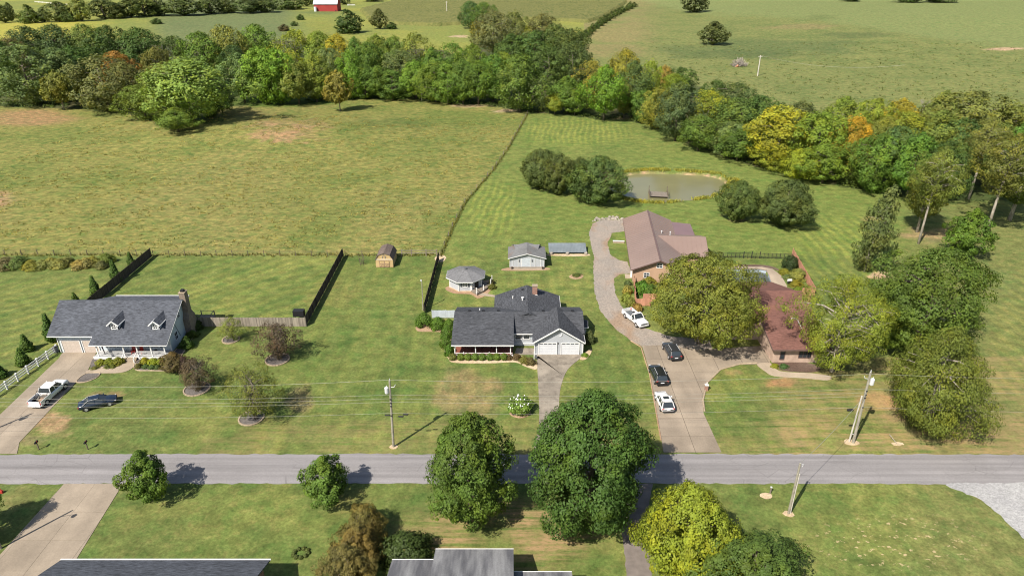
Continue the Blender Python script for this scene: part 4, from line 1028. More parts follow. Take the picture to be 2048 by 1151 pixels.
t = MB().box(-2.6, -.2, 19.2, 19.5, 0, .45); lt = thing('low_white_wall', 'low white wall at the end of the grass island by the gravel', 'wall', (22.5, 116.2, 0), A); t.obj('wall_body', M['conc_pale'], lt, True); MB().box(-2.65, -.2, 19.15, 19.55, .45, .52).obj('coping', M['white_old'], lt, True)

# ------------------------------------------------------------------ red-brown roofed house (right)
t = thing('brown_roofed_house', 'low house with red brown shingle roof between the two large trees', 'house', (43, 96, 0))
MB().box(39.5, 47.4, 88.2, 109.2, 0, 2.6).box(33.5, 39.5, 95.0, 109.2, 0, 2.6).obj('wall', M['brick_pink'], t)
hy, hz = 100.8, 5.9
roof(t, 'roof', [(39.0, 87.4, 2.75), (47.9, 87.4, 2.75), (47.8, hy, hz), (39.0, hy, hz)], M['shingle_brown'], .15)
roof(t, 'roof', [(33.0, 94.4, 4.3), (39.0, 94.4, 4.3), (39.0, hy, hz), (33.0, hy, hz)], M['shingle_brown'], .15)
roof(t, 'roof', [(33.0, hy, hz), (46.9, hy, hz), (46.4, 110.2, 3.0), (33.0, 110.2, 3.0)], M['shingle_brown'], .15)
MB().wallx(47.28, [(88.2, 2.6), (109.2, 2.6), (hy, hz - .2)], .12).obj('gable_wall', M['brick_pink'], t); MB().wallx(39.5, [(88.2, 2.6), (96, 2.6), (96, 4.6)], .12).obj('gable_wall', M['brick_pink'], t)
trim(t, [((39.0, 87.37, 2.63), (47.9, 87.37, 2.63)), ((38.97, 87.4, 2.63), (38.97, 94.4, 4.3))], 'metal_trim', .08, .18)
win(t, 40.6, 41.2, .6, 2.2, 88.2, cols=1, rows=1, frame='metal_trim'); win(t, 43.4, 45.2, .9, 2.1, 88.2, cols=3, rows=1, frame='metal_trim')
MB().tube([(43.6, 93.5, 4.4), (43.6, 93.5, 4.75), (43.9, 93.4, 4.85), (44.4, 93.2, 4.7), (44.55, 91.6, 4.05)], .05, 6).obj('vent_pipe', M['white_old'], t)

# ------------------------------------------------------------------ roofs at the lower edge of the picture
t = thing('brick_house', 'brick house with dark slate roof and white gutter at the lower left', 'house', (-34, 44, 0))
MB().box(-43.2, -24.2, 39.6, 47.5, 0, 2.8).wallx(-24.3, [(39.6, 2.8), (47.5, 2.8), (43.6, 4.5)], .1).obj('wall', M['brick_red'], t)
roof(t, 'roof', [(-43.9, 47.96, 2.95), (-23.55, 47.96, 2.95), (-23.55, 43.6, 4.85), (-43.9, 43.6, 4.85)], M['shingle_slate'], .14)
roof(t, 'roof', [(-43.9, 43.6, 4.85), (-23.55, 43.6, 4.85), (-23.55, 39.2, 2.95), (-43.9, 39.2, 2.95)], M['shingle_slate'], .14)
MB().bar((-43.95, 48.02, 2.92), (-23.5, 48.02, 2.92), .14, .12).obj('gutter', M['white'], t)
t = thing('grey_roofed_house', 'house with streaked grey roof in three steps at the lower edge', 'house', (-3, 44, 0))
MB().box(-7.1, -.2, 40, 48.4, 0, 3.3).box(-11.2, -7.1, 40, 47.5, 0, 2.8).box(-.2, 5.3, 40, 46.1, 0, 2.8).obj('wall', M['siding_white'], t)
for x0, x1, ye, ze, yr, zr in ((-7.5, .15, 48.8, 3.5, 43.6, 5.1), (-11.65, -7.4, 47.96, 3.0, 43.8, 4.3), (.05, 5.7, 46.5, 3.0, 43.0, 4.0)):
    roof(t, 'roof', [(x0, ye, ze), (x1, ye, ze), (x1, yr, zr), (x0, yr, zr)], M['weathered_roof'], .14)
    roof(t, 'roof', [(x0, yr, zr), (x1, yr, zr), (x1, 39.4, ze), (x0, 39.4, ze)], M['weathered_roof'], .14)
    trim(t, [((x0, ye + .03, ze - .06), (x1, ye + .03, ze - .06))], 'white_old', .08, .14, 'gutter')

# ------------------------------------------------------------------ red barn on the far hill
p = G(629, 23); q = G(676, 23)
t = thing('red_barn', 'red barn with pale tin roof on the far hill', 'barn', tuple((p + q) / 2))
x0, x1, y0, z0 = p.x, q.x, p.y, p.z
zt = Zat(8.5, y0) ; zr_ = Zat(-8, y0 + 9)
MB().box(x0, x1, y0, y0 + 17, z0 - 1, zt).wallx(x1 - .2, [(y0, zt), (y0 + 17, zt), (y0 + 8.5, zr_)], .2).wallx(x0, [(y0, zt), (y0 + 17, zt), (y0 + 8.5, zr_)], .2).obj('wall', M['red_paint'], t)
roof(t, 'roof', [(x0 - .6, y0 - .8, zt - .1), (x1 + .6, y0 - .8, zt - .1), (x1 + .6, y0 + 8.5, zr_), (x0 - .6, y0 + 8.5, zr_)], M['tin'], .2)
roof(t, 'roof', [(x0 - .6, y0 + 17.8, zt - .1), (x1 + .6, y0 + 17.8, zt - .1), (x1 + .6, y0 + 8.5, zr_), (x0 - .6, y0 + 8.5, zr_)], M['tin'], .2)
MB().cyl((x0 + 1.6, y0 - 1.6), 1.4, z0 - .5, zt - 2.6, 12).obj('tank', M['tin'], t)
MB().box(x1 - 2.2, x1 - 1.2, y0 - .06, y0, z0, z0 + 1.2).obj('door', M['dark'], t)
p = G(695, 11.5); q = G(710, 11.5)
t = thing('white_farm_fence', 'white board fence right of the red barn', 'fence', tuple(p))
for k in range(7): x = p.x + (q.x - p.x) * k / 6; MB().box(x - .12, x + .12, p.y - .1, p.y + .1, p.z - .3, p.z + 1.5).obj('post', M['white'], t)
for z in (.5, .95, 1.4): MB().box(p.x, q.x, p.y - .16, p.y - .1, p.z + z - .1, p.z + z + .1).obj('rail', M['white'], t)
p = G(70, 5); q = G(135, 11)
t = thing('white_farm_fence', 'white fence at the upper left edge beyond the far trees', 'fence', tuple(p))
for k in range(9):
    a = p + (q - p) * k / 8; MB().box(a.x - .15, a.x + .15, a.y - .1, a.y + .1, a.z - .5, a.z + 1.6).obj('post', M['white_old'], t)
for z in (.6, 1.3): MB().bar((p.x, p.y, p.z + z), (q.x, q.y, q.z + z), .08, .3).obj('rail', M['white_old'], t)
# ------------------------------------------------------------------ fences
def plank_fence(name, label, a, b, h, mat, group=None, step=.15, posts_side=1, gaps=0.0):
    a = Vector(a); b = Vector(b); L = (b - a).length; d = (b - a) / L; ang = math.atan2(d.y, d.x); n = Vector((-d.y, d.x, 0))
    t = thing(name, label, 'fence', tuple((a + b) / 2), 0, group)
    pl = MB(); k = int(L / step)
    for i in range(k):
        c = a + d * (i + .5) * L / k; hh = h + random.uniform(-.03, .03)
        pl.obox((c.x + n.x * random.uniform(-.008, .008), c.y + n.y * random.uniform(-.008, .008), hh / 2 + .03), L / k / 2 + .002, .012, hh / 2 - .03, ang + random.uniform(-.02, .02))
    stuff(pl.obj('planks', mat, t))
    m = max(1, round(L / 2.4))
    for i in range(m + 1):
        c = a + d * L * i / m + n * .07 * posts_side
        MB().obox((c.x, c.y, h / 2), .05, .05, h / 2, ang).obj('post', mat, t)
    for z in (.35, h - .3): 
        p0 = a + n * .04 * posts_side; p1 = b + n * .04 * posts_side
        MB().bar((p0.x, p0.y, z), (p1.x, p1.y, z), .05, .09).obj('rail', mat, t)
    return t
plank_fence('privacy_fence', 'weathered grey plank fence running right from the cottage chimney', (-52.2, 99.2, 0), (-34.25, 99.2, 0), 1.75, M['fence_grey'])
plank_fence('privacy_fence', 'dark plank fence from the grey fence corner back to the pasture', (-34.35, 99.3, 0), (-34.6, 128.2, 0), 1.85, M['fence_dark'], None, .15, -1)
plank_fence('privacy_fence', 'dark plank fence behind the cottage beside the conifers', (-73.75, 101.5, 0), (-73.7, 128.3, 0), 1.95, M['fence_dark'], None, .15, 1)
plank_fence('privacy_fence', 'dark plank fence between the gambrel shed and the octagonal house', (-15.15, 103.6, 0), (-14.85, 126.5, 0), 1.8, M['fence_dark'], None, .15, -1)
plank_fence('yard_fence', 'pale grey vinyl fence behind the round bushes', (-13.6, 102.2, 0), (-9.0, 102.2, 0), 1.5, M['vinyl_grey'])
e = P(1583, 512); f = P(1627, 591)
plank_fence('salmon_fence', 'salmon pink plank fence right of the pool', (e.x, e.y, 0), (f.x, f.y, 0), 1.8, M['fence_pink'])
e2 = P(1603, 592); plank_fence('salmon_fence', 'short salmon pink fence panel facing the road near the pool', (e2.x, e2.y - .1, 0), (f.x, f.y - .1, 0), 1.75, M['fence_pink_x'], None, .15, 1)
e3 = P(1617, 612); plank_fence('salmon_fence', 'salmon pink fence below the pool corner partly under the tree', (e2.x, e2.y - .25, 0), (e3.x, e3.y, 0), 1.75, M['fence_pink'])
a = P(1267, 566); b = P(1271, 612); c = P(1300, 612)
plank_fence('salmon_fence', 'salmon pink fence in front of the tan building corner', (a.x, a.y, 0), (b.x, b.y, 0), 1.6, M['fence_pink'])
plank_fence('salmon_fence', 'salmon pink courtyard fence facing the white pickup', (b.x + .05, b.y, 0), (c.x, c.y, 0), 1.5, M['fence_pink_x'])
a = P(1286, 603); b = P(1312, 603)
plank_fence('salmon_fence', 'short salmon pink fence panel behind the courtyard corner', (a.x, a.y, 0), (b.x, b.y, 0), 1.6, M['fence_pink_x'])
# white three-rail fence
t = thing('rail_fence', 'white three-rail vinyl fence along the cottage driveway', 'fence', (-71.3, 80, 0))
x_at = lambda y: -70.85 - (91.2 - y) * .115
ys = [91.2 - 2.02 * k for k in range(0, 13)]
for y in ys: MB().box(x_at(y) - .09, x_at(y) + .09, y - .09, y + .09, 0, 1.32).obj('post', M['white'], t); MB().box(x_at(y) - .11, x_at(y) + .11, y - .11, y + .11, 1.32, 1.37).obj('post_cap', M['white'], t)
for i in range(len(ys) - 1):
    for z in (.42, .80, 1.18): MB().bar((x_at(ys[i]), ys[i] - .09, z), (x_at(ys[i + 1]), ys[i + 1] + .09, z), .05, .16).obj('rail', M['white'], t)
# field fences: posts and wire
def wire_fence(name, label, pts, sp, h, r, post_mat, wires=(.35, .65, .95, 1.15), wm='wood_post', cat='fence'):
    t = thing(name, label, cat, tuple(pts[0])); out = []
    for i in range(len(pts) - 1):
        a, b = Vector(pts[i]), Vector(pts[i + 1]); k = max(1, round((b - a).length / sp))
        for j in range(k): out.append(a + (b - a) * j / k)
    out.append(Vector(pts[-1]))
    for p in out:
        p.z = float(hgt(p.x, p.y)); lean = random.uniform(-.05, .05)
        MB().tube([(p.x, p.y, p.z - .1), (p.x + lean, p.y + random.uniform(-.04, .04), p.z + h * random.uniform(.92, 1.08))], r, 6).obj('post', M[post_mat], t)
    w = MB()
    for z in wires: w.tube([(p.x, p.y - r, p.z + z) for p in out], .012, 3)
    w.obj('wire', M[wm], t); return t
wire_fence('field_fence', 'wire fence with dark posts between the left lawns and the pasture', [(-128, 129.2, 0), (-73.6, 128.7, 0), (-34.6, 128.6, 0)], 3.3, 1.3, .07, 'wood_post')
wire_fence('field_fence', 'short run of posts left of the gambrel shed fence line', [(-34.2, 128.6, 0), (-27.3, 128.6, 0)], 3.4, 1.2, .07, 'wood_post')
dw = [Vector((p.x, p.y, 0)) for p in DIAG_W]
wire_fence('field_fence', 'long wire fence running back between pasture and mown field', dw, 6.0, 1.25, .08, 'wood_grey')
t = thing('board_gate', 'silvered two-rail board gate right of the gambrel shed', 'gate', (-18.5, 128.7, 0))
for x in (-22.6, -20.6, -17.6, -15.4): MB().box(x - .09, x + .09, 128.6, 128.8, 0, 1.45).obj('post', M['wood_grey'], t)
for z in (.75, 1.25): MB().box(-22.6, -15.4, 128.52, 128.6, z - .07, z + .07).obj('rail', M['wood_grey'], t)
t = thing('trellis', 'loose bundle of upright sticks and wire left of the gambrel shed', 'trellis', tuple(P(724, 529)))
for k in range(9):
    a = k * .7; MB().tube([(.35 * math.cos(a), .35 * math.sin(a), 0), (.55 * math.cos(a) + random.uniform(-.1, .1), .55 * math.sin(a), 1.9 + random.uniform(-.3, .4))], .03, 5).obj('stick', M['wood_post'], t, True)
for z in (.6, 1.2): MB().tube([((.37 + z * .1) * math.cos(a), (.37 + z * .1) * math.sin(a), z) for a in np.linspace(0, 5.6, 12)], .015, 4).obj('hoop', M['wood_post'], t, True)
# black pool fence
a = P(1406, 514); b = P(1584, 518)
t = thing('iron_fence', 'low black metal fence behind the pool with a gate', 'fence', tuple((a + b) / 2))
n = 22
for k in range(n + 1):
    p = a + (b - a) * k / n; big = k in (10, 12, 14); MB().box(p.x - (.07 if big else .03), p.x + (.07 if big else .03), p.y - .04, p.y + .04, 0, 1.5 if big else 1.2).obj('post', M['black_metal'], t)
for z in (.18, 1.12): MB().bar((a.x, a.y, z), (b.x, b.y, z), .04, .05).obj('rail', M['black_metal'], t)
pk = MB()
for k in range(150): p = a + (b - a) * k / 150; pk.box(p.x - .01, p.x + .01, p.y - .01, p.y + .01, .15, 1.15)
stuff(pk.obj('pickets', M['black_metal'], t))

# ------------------------------------------------------------------ pool
t = thing('swimming_pool', 'in-ground pool with pale coping behind the brown-roofed house', 'pool', (47, 117, 0))
outer = [P(1430, 532), P(1462, 533.5), P(1524, 534), P(1545, 538), P(1562, 551), P(1574, 572), P(1570, 596), P(1450, 598)]
dk = MB(); n = len(POOL)
for i in range(n):
    j = (i + 1) % n; o0, o1, i0, i1 = outer[i], outer[j], POOL[i], POOL[j]
    dk.add([(o0.x, o0.y, .08), (o1.x, o1.y, .08), (i1.x, i1.y, .08), (i0.x, i0.y, .08)], [(3, 2, 1, 0)])
    dk.add([(o0.x, o0.y, .08), (o1.x, o1.y, .08), (o1.x, o1.y, -.1), (o0.x, o0.y, -.1)], [(0, 1, 2, 3)])
dk.obj('deck', M['conc_pale'], t)
lw = MB()
for i in range(n):
    i0, i1 = POOL[i], POOL[(i + 1) % n]; lw.add([(i0.x, i0.y, .075), (i1.x, i1.y, .075), (i1.x, i1.y, -1.4), (i0.x, i0.y, -1.4)], [(0, 1, 2, 3)])
lw.obj('liner_wall', M['pool_liner'], t)
cp = MB()
for i in range(n - 2):
    i0, i1 = POOL[i], POOL[i + 1]; cp.bar((i0.x, i0.y, .11), (i1.x, i1.y, .11), .35, .06)
cp.obj('coping', M['conc_pale'], t)
MB().add([(p.x, p.y, -.62) for p in POOL], [tuple(range(n))]).obj('water_surface', M['pool_water'], t)
p = P(1578, 568); g = thing('barbecue', 'small grill with white cover beside the pool bushes', 'grill', tuple(p))
MB().box(-.35, .35, -.25, .25, .45, .8).obj('firebox', M['black'], g, True); MB().tube([(-.36, 0, .8), (.36, 0, .8)], .26, 10).obj('lid', M['white'], g, True)
for sx in (-.3, .3):
    for sy in (-.2, .2): MB().box(sx - .03, sx + .03, sy - .03, sy + .03, 0, .45).obj('leg', M['black_metal'], g, True)

# ------------------------------------------------------------------ pond jetty
t = thing('jetty', 'old grey plank jetty with railings at the pond edge', 'jetty', tuple(P(1316, 390)))
c0 = P(1316, 390); ang = -.12; t.rotation_euler = (0, 0, ang)
for k in range(15): MB().box(-2.2 + k * .3, -1.92 + k * .3, -1.9, 1.9, .22, .28).obj('plank', M['wood_grey'], t, True)
for sx in (-2.25, 2.35):
    for y in (-1.9, 0, 1.9): MB().box(sx - .07, sx + .07, y - .07, y + .07, -1.2, 1.35 + (.5 if y > 1 else 0)).obj('post', M['wood_post'], t, True)
    for z in (.75, 1.2): MB().bar((sx, -1.9, z), (sx, 1.9, z), .07, .10).obj('rail', M['wood_post'], t, True)

# ------------------------------------------------------------------ rocks at the head of the gravel drive
t = thing('rock_wall', 'row of tumbled pale rocks at the head of the gravel drive', 'rocks', tuple(P(1215, 437)))
rr = random.Random(8)
for k in range(34):
    p = P(1187 + 62 * k / 33 + rr.uniform(-2, 2), 440 - 3 * math.sin(k / 33 * 3) + rr.uniform(-3, 3)); r = rr.uniform(.22, .42)
    b = MB(); vs = []
    for i, zz in enumerate((0, .35, .75, 1.0)):
        rad = (1.0, 1.05, .8, .35)[i]
        for a in range(6): vs.append((p.x + r * rad * rr.uniform(.75, 1.2) * math.cos(a * 1.047), p.y + r * rad * rr.uniform(.75, 1.2) * math.sin(a * 1.047), zz * r * 1.1 - .03))
    f_ = [(i * 6 + a, i * 6 + (a + 1) % 6, i * 6 + 6 + (a + 1) % 6, i * 6 + 6 + a) for i in range(3) for a in range(6)] + [tuple(18 + a for a in range(6))]
    b.add(vs, f_).obj('rock', M['rock'], t)

# ------------------------------------------------------------------ beds and edging
def bed(name, pts, mat, kerb=True, z=.05, km='kerb'):
    sm = smooth_poly(pts, 4); o = sheet(name, sm, z, M[mat])
    if kerb: MB().tube([(p[0], p[1], z) for p in sm] + [(sm[0][0], sm[0][1], z)], .09, 5).obj('edging', M[km], o)
    return o
bed('planting_bed', pp([(182, 738), (191, 714), (248, 714), (246, 728), (232, 731), (205, 732)]), 'gravel_dark', False)
bed('planting_bed', pp([(276, 714), (335, 713), (385, 662), (392, 664), (365, 708), (345, 738), (300, 741), (270, 738)]), 'gravel_dark')
bed('planting_bed', pp([(153, 763), (172, 747), (200, 745), (192, 756), (170, 764)]), 'gravel_dark')
bed('planting_bed', pp([(893, 690), (905, 708), (1026, 709), (1065, 720), (1073, 724), (1073, 738), (1052, 733), (1030, 724), (980, 726), (910, 725), (896, 716), (888, 700)]), 'sand', False)
bed('planting_bed', pp([(834, 652), (836, 662), (860, 663), (880, 664), (884, 672), (882, 690), (888, 698), (898, 694), (902, 660), (870, 650)]), 'bare', False)
bed('planting_bed', pp([(1168, 706), (1182, 698), (1182, 706), (1172, 718), (1160, 718)]), 'sand', False)
bed('planting_bed', pp([(894, 573), (906, 586), (940, 588), (955, 596), (972, 590), (987, 572), (988, 562), (970, 560)]), 'bare', False, .02)
bed('planting_bed', pp([(1008, 541), (1018, 535), (1092, 535), (1091, 540)]), 'bare', False, .02)
bed('planting_bed', pp([(1138, 553), (1150, 547), (1165, 550), (1163, 556), (1148, 558)]), 'bare', False, .03)
bed('planting_bed', pp([(1455, 530), (1530, 530), (1562, 541), (1580, 556), (1600, 566), (1600, 590), (1590, 600), (1588, 575), (1570, 556), (1545, 537), (1460, 533)]), 'mulch', False, .03)
bed('planting_bed', pp([(1545, 725), (1600, 722), (1640, 735), (1625, 744), (1565, 740)]), 'mulch', False, .04)
sheet('bare_patch', rough_edge(smooth_poly(pp([(870, 515), (885, 510), (892, 515), (886, 523), (874, 522)])), .1, .3), .03, M['sand'])
RINGS = {}
for nm, px, py, r in (('a', 555, 719, 1.75), ('b', 394, 778, 1.75), ('c', 503, 836, 1.6), ('d', 462, 679, 1.3)):
    p = P(px, py); c = [(p.x + r * math.cos(a), p.y + r * math.sin(a)) for a in np.linspace(0, 2 * math.pi, 25)[:-1]]
    o = sheet('mulch_ring', [Vector((x, y, 0)) for x, y in c], .06, M['gravel_dark'])
    for k in range(24):
        a = k * 2 * math.pi / 24; MB().obox((p.x + r * math.cos(a), p.y + r * math.sin(a), .08), .09, .2, .08, a).obj('edging_stone', M['kerb'], o)
for px, py, rx, ry in ((1703, 884, .95, .6), (1577, 1027, .6, .45), (787, 893, .55, .4), (1532, 991, .75, .45), (1795, 887, .8, .3)):
    p = P(px, py); sheet('soil_patch', rough_edge([Vector((p.x + rx * math.cos(a), p.y + ry * math.sin(a), 0)) for a in np.linspace(0, 6.28, 14)[:-1]], .08, .3, int(px)), .05, M['sand'])
tag(MB().tube([tuple(P(1793, 887) + Vector((0, 0, .08))), tuple(P(1778, 872) + Vector((0, 0, .3)))], .04, 5).obj('fallen_stick', M['bark_pale']), 'pale stick lying by the bare soil near the road', 'stick')
# driveway edging along the right drive
MB().tube([tuple(P(a, b) + Vector((0, 0, .08))) for a, b in ((1409, 822), (1406, 800), (1414, 766), (1441, 739), (1480, 728), (1514, 726))], .12, 6).obj('drive_edging', M['kerb'], None)['kind'] = 'structure'
MB().tube([tuple(P(a, b) + Vector((0, 0, .05))) for a, b in ((1322, 880), (1299, 748), (1282, 694), (1262, 682))], .10, 6).obj('drive_edging', M['bare'], None)['kind'] = 'structure'
t = thing('gate_pillar', 'small brick pillar with pale cap beside the right driveway', 'pillar', tuple(P(1412, 780)))
MB().box(-.2, .2, -.2, .2, 0, .9).obj('pillar_body', M['brick_red'], t, True); MB().box(-.25, .25, -.25, .25, .9, 1.0).obj('cap', M['white_old'], t, True); MB().box(-.06, .06, -.06, .06, 1.0, 1.35).obj('lamp', M['white_old'], t, True)

# ------------------------------------------------------------------ mailboxes
for px, lab in ((78, 'black mailbox on a post nearest the cottage driveway'), (176, 'black mailbox on a post farther right along the road verge')):
    p = P(px, 898); t = thing('mailbox', lab, 'mailbox', tuple(p), 0, 'mailboxes by the road')
    MB().box(-.05, .05, -.05, .05, 0, 1.05).obj('post', M['wood_post'], t, True)
    b = MB(); pr = [(-.1, 1.05), (.1, 1.05), (.1, 1.2), (.07, 1.28), (0, 1.31), (-.07, 1.28), (-.1, 1.2)]
    b.add([(x, -.3, z) for x, z in pr] + [(x, .25, z) for x, z in pr], [tuple(range(7)), tuple(range(13, 6, -1))] + [(i, i + 7, (i + 1) % 7 + 7, (i + 1) % 7) for i in range(7)]); b.obj('box', M['black'], t, True)
    MB().box(.1, .12, -.05, .0, 1.15, 1.38).obj('signal_flag', M['lamp_red'], t, True)
p = P(1540, 986); t = thing('utility_marker', 'short grey marker post in bare soil beyond the road', 'post', tuple(p)); MB().box(-.06, .06, -.06, .06, 0, .9).obj('post', M['wood_grey'], t, True); MB().box(-.09, .09, -.09, .09, .9, .98).obj('cap', M['grey_metal'], t, True)
p = P(597, 635); t = thing('trampoline', 'low dark covered frame behind the grey plank fence', 'frame', tuple(P(595, 648) + Vector((0, 1.5, 0))))
MB().box(-.9, .9, -.5, .5, .9, 1.9).obj('cover', M['black'], t, True)
for sx in (-.8, .8):
    for sy in (-.4, .4): MB().box(sx - .05, sx + .05, sy - .05, sy + .05, 0, .9).obj('leg', M['black_metal'], t, True)
p = P(0, 986); t = thing('yard_stake', 'small red marker in the lawn at the left edge below the road', 'marker', tuple(P(4, 985)))
MB().box(-.15, .15, -.12, .12, 0, .35).obj('marker_body', M['red_fabric'], t, True); MB().box(-.03, .03, -.03, .03, .35, .6).obj('stake', M['red_fabric'], t, True)

# ------------------------------------------------------------------ vehicles
def loft(stations):
    b = MB(); n = None
    for (x, hw, zl, zs, cr) in stations:
        half = [(hw * .88, zl), (hw * .985, zl + .12), (hw, zl + .3), (hw * .995, zs - .22), (hw * .955, zs - .05), (hw * .80, zs), (hw * .4, zs + cr)]
        ring = [(x, y, z) for y, z in half] + [(x, -y, z) for y, z in reversed(half)]
        n = len(ring); b.v += ring
    m = len(stations)
    for i in range(m - 1):
        for k in range(n):
            k2 = (k + 1) % n; b.f.append((i * n + k, i * n + k2, (i + 1) * n + k2, (i + 1) * n + k))
    b.f.append(tuple(range(n - 1, -1, -1))); b.f.append(tuple((m - 1) * n + k for k in range(n))); b.smooth = True
    return b
def greenhouse(t, paint, zb, zr, hb, hr, xr0, xr1, xf1, xf0, pillars=(), roof_up=.05, rails=None, sunroof=False):
    """glass between belt (zb) and roof (zr); base from xr0 (rear) to xf0 (front), roof from xr1 to xf1"""
    base = [(xr0, -hb), (xf0, -hb), (xf0, hb), (xr0, hb)]; top = [(xr1, -hr), (xf1, -hr), (xf1, hr), (xr1, hr)]
    v = [(x, y, zb - .03) for x, y in base] + [(x, y, zr) for x, y in top]
    MB().add(v, [(0, 1, 5, 4), (1, 2, 6, 5), (2, 3, 7, 6), (3, 0, 4, 7)]).obj('glass', M['glass'], t, True)
    r = MB(); nx_, ny_ = 6, 5; vs = []
    for i in range(nx_ + 1):
        for j in range(ny_ + 1):
            u, w = i / nx_, j / ny_; cx = 1 - (2 * u - 1) ** 4; cy = 1 - (2 * w - 1) ** 4
            vs.append((xr1 - .03 + (xf1 - xr1 + .06) * u, -hr - .03 + (2 * hr + .06) * w, zr + roof_up * (.2 + .8 * cx * cy)))
    r.add(vs, [(i * (ny_ + 1) + j, (i + 1) * (ny_ + 1) + j, (i + 1) * (ny_ + 1) + j + 1, i * (ny_ + 1) + j + 1) for i in range(nx_) for j in range(ny_)])
    r.box(xr1 - .03, xf1 + .03, -hr - .03, hr + .03, zr - .03, zr + roof_up * .2); r.smooth = True
    r.obj('roof', paint, t, True)
    pl = MB()
    for (a, c) in zip(base, top): pl.bar((a[0], a[1], zb - .02), (c[0], c[1], zr), .09, .09)
    for u in pillars:
        for sg in (-1, 1): pl.bar((u, sg * hb, zb - .02), (u, sg * hr, zr), .09, .08)
    pl.obj('pillars', paint, t, True)
    if rails:
        for sg in (-1, 1): MB().tube([(xr1 + .15, sg * hr * .93, zr + roof_up + .03), (xf1 - .15, sg * hr * .93, zr + roof_up + .03)], .025, 5).obj('roof_rail', M['grey_metal'], t, True)
    if sunroof: MB().box(xf1 - 1.0, xf1 - .35, -hr * .62, hr * .62, zr + roof_up * .9, zr + roof_up + .012).obj('sunroof', M['glass'], t, True)
def wheels(t, xr, xf, hw, r):
    for x in (xr, xf):
        for sg in (-1, 1):
            MB().tube([(x, sg * (hw - .25), r), (x, sg * (hw + .002), r)], r * 1.16, 18).obj('wheel_arch', M['black'], t, True)
            w = MB().tube([(x, sg * (hw - .22), r), (x, sg * (hw - .19), r), (x, sg * (hw - .0), r), (x, sg * (hw + .02), r)], [r * .9, r, r, r * .9], 18).obj('wheel', M['tyre'], t, True)
            MB().tube([(x, sg * (hw + .01), r), (x, sg * (hw + .03), r)], [r * .64, r * .6], 14).obj('rim', M['rim'], w, True)
def lights(t, xr, xf, hw, zr, zf, rear_h=.2, rear_w=.3):
    for sg in (-1, 1):
        MB().box(xr - .025, xr + .12, min(sg * hw * .97, sg * (hw * .97 - rear_w)), max(sg * hw * .97, sg * (hw * .97 - rear_w)), zr, zr + rear_h).obj('tail_light', M['lamp_red'], t, True)
        MB().box(xf - .15, xf + .02, min(sg * hw * .93, sg * (hw * .93 - .35)), max(sg * hw * .93, sg * (hw * .93 - .35)), zf, zf + .15).obj('headlight', M['lamp_clear'], t, True)
def mirrors(t, x, hb, z, paint):
    for sg in (-1, 1): MB().obox((x, sg * (hb + .16), z), .07, .12, .08).obj('mirror', paint, t, True)
def suv(name, label, loc, deg, paint, L=4.75, hw=.95, zr=1.62, rear_glass=.35, rails=True, sunroof=False, low=0.0):
    t = thing(name, label, 'car', (loc[0], loc[1], .045), math.radians(deg)); h = L / 2; zs = 1.02 - low * .1
    loft([(-h, hw * .80, .48, zs - .12, .0), (-h + .08, hw * .92, .36, zs - .02, .01), (-h + .45, hw * .99, .27, zs, .02), (-.6, hw, .25, zs, .03), (h - 1.75, hw, .25, zs - .02, .04), (h - 1.1, hw * .99, .26, zs - .06, .05), (h - .45, hw * .96, .28, zs - .16, .05), (h - .1, hw * .86, .34, zs - .26, .03), (h, hw * .74, .42, zs - .36, .0)]).obj('body', paint, t, True)
    greenhouse(t, paint, zs, zr, hw * .90, hw * .70, -h + .12, -h + .12 + rear_glass, h - 2.15, h - 1.35, (-h + 1.15, -.1), .06, rails, sunroof)
    wheels(t, -h + .92, h - .9, hw, .35); lights(t, -h + .06, h - .12, hw * .93, zs - .22, zs - .38); mirrors(t, h - 1.75, hw, zs + .05, paint)
    MB().box(-h - .015, -h + .1, -.26, .26, .62, .76).obj('licence_plate', M['plate'], t, True); MB().box(-h - .03, -h + .12, -hw * .8, hw * .8, .32, .46).obj('rear_bumper', M['black'], t, True)
    MB().box(h - .1, h + .015, -hw * .55, hw * .55, .42, .60).obj('grille', M['black'], t, True)
    return t
def sedan(name, label, loc, deg, paint):
    t = thing(name, label, 'car', (loc[0], loc[1], .02), math.radians(deg)); h = 2.35; hw = .9
    loft([(-h, hw * .78, .45, .82, .0), (-h + .1, hw * .90, .34, .93, .02), (-h + .6, hw * .98, .25, .96, .03), (-.6, hw, .22, .93, .02), (.9, hw, .22, .92, .03), (h - .7, hw * .97, .24, .84, .05), (h - .15, hw * .86, .30, .72, .03), (h, hw * .72, .38, .62, 0)]).obj('body', paint, t, True)
    greenhouse(t, paint, .93, 1.40, hw * .88, hw * .64, -1.72, -.95, .28, 1.12, (-.28,), .05, False, False)
    wheels(t, -h + .95, h - .95, hw, .32); lights(t, -h + .05, h - .15, hw * .92, .66, .55, .16); mirrors(t, .75, hw, .98, paint)
    MB().box(-h - .015, -h + .08, -.26, .26, .6, .74).obj('licence_plate', M['plate'], t, True)
    MB().tube([(-1.78, .8, .95), (-1.0, .58, 1.43), (.25, .58, 1.45)], .02, 4).tube([(-1.78, -.8, .95), (-1.0, -.58, 1.43), (.25, -.58, 1.45)], .02, 4).obj('roof_trim', M['grey_metal'], t, True)
    MB().box(h - .12, h + .01, -.4, .4, .42, .56).obj('grille', M['black'], t, True)
    return t
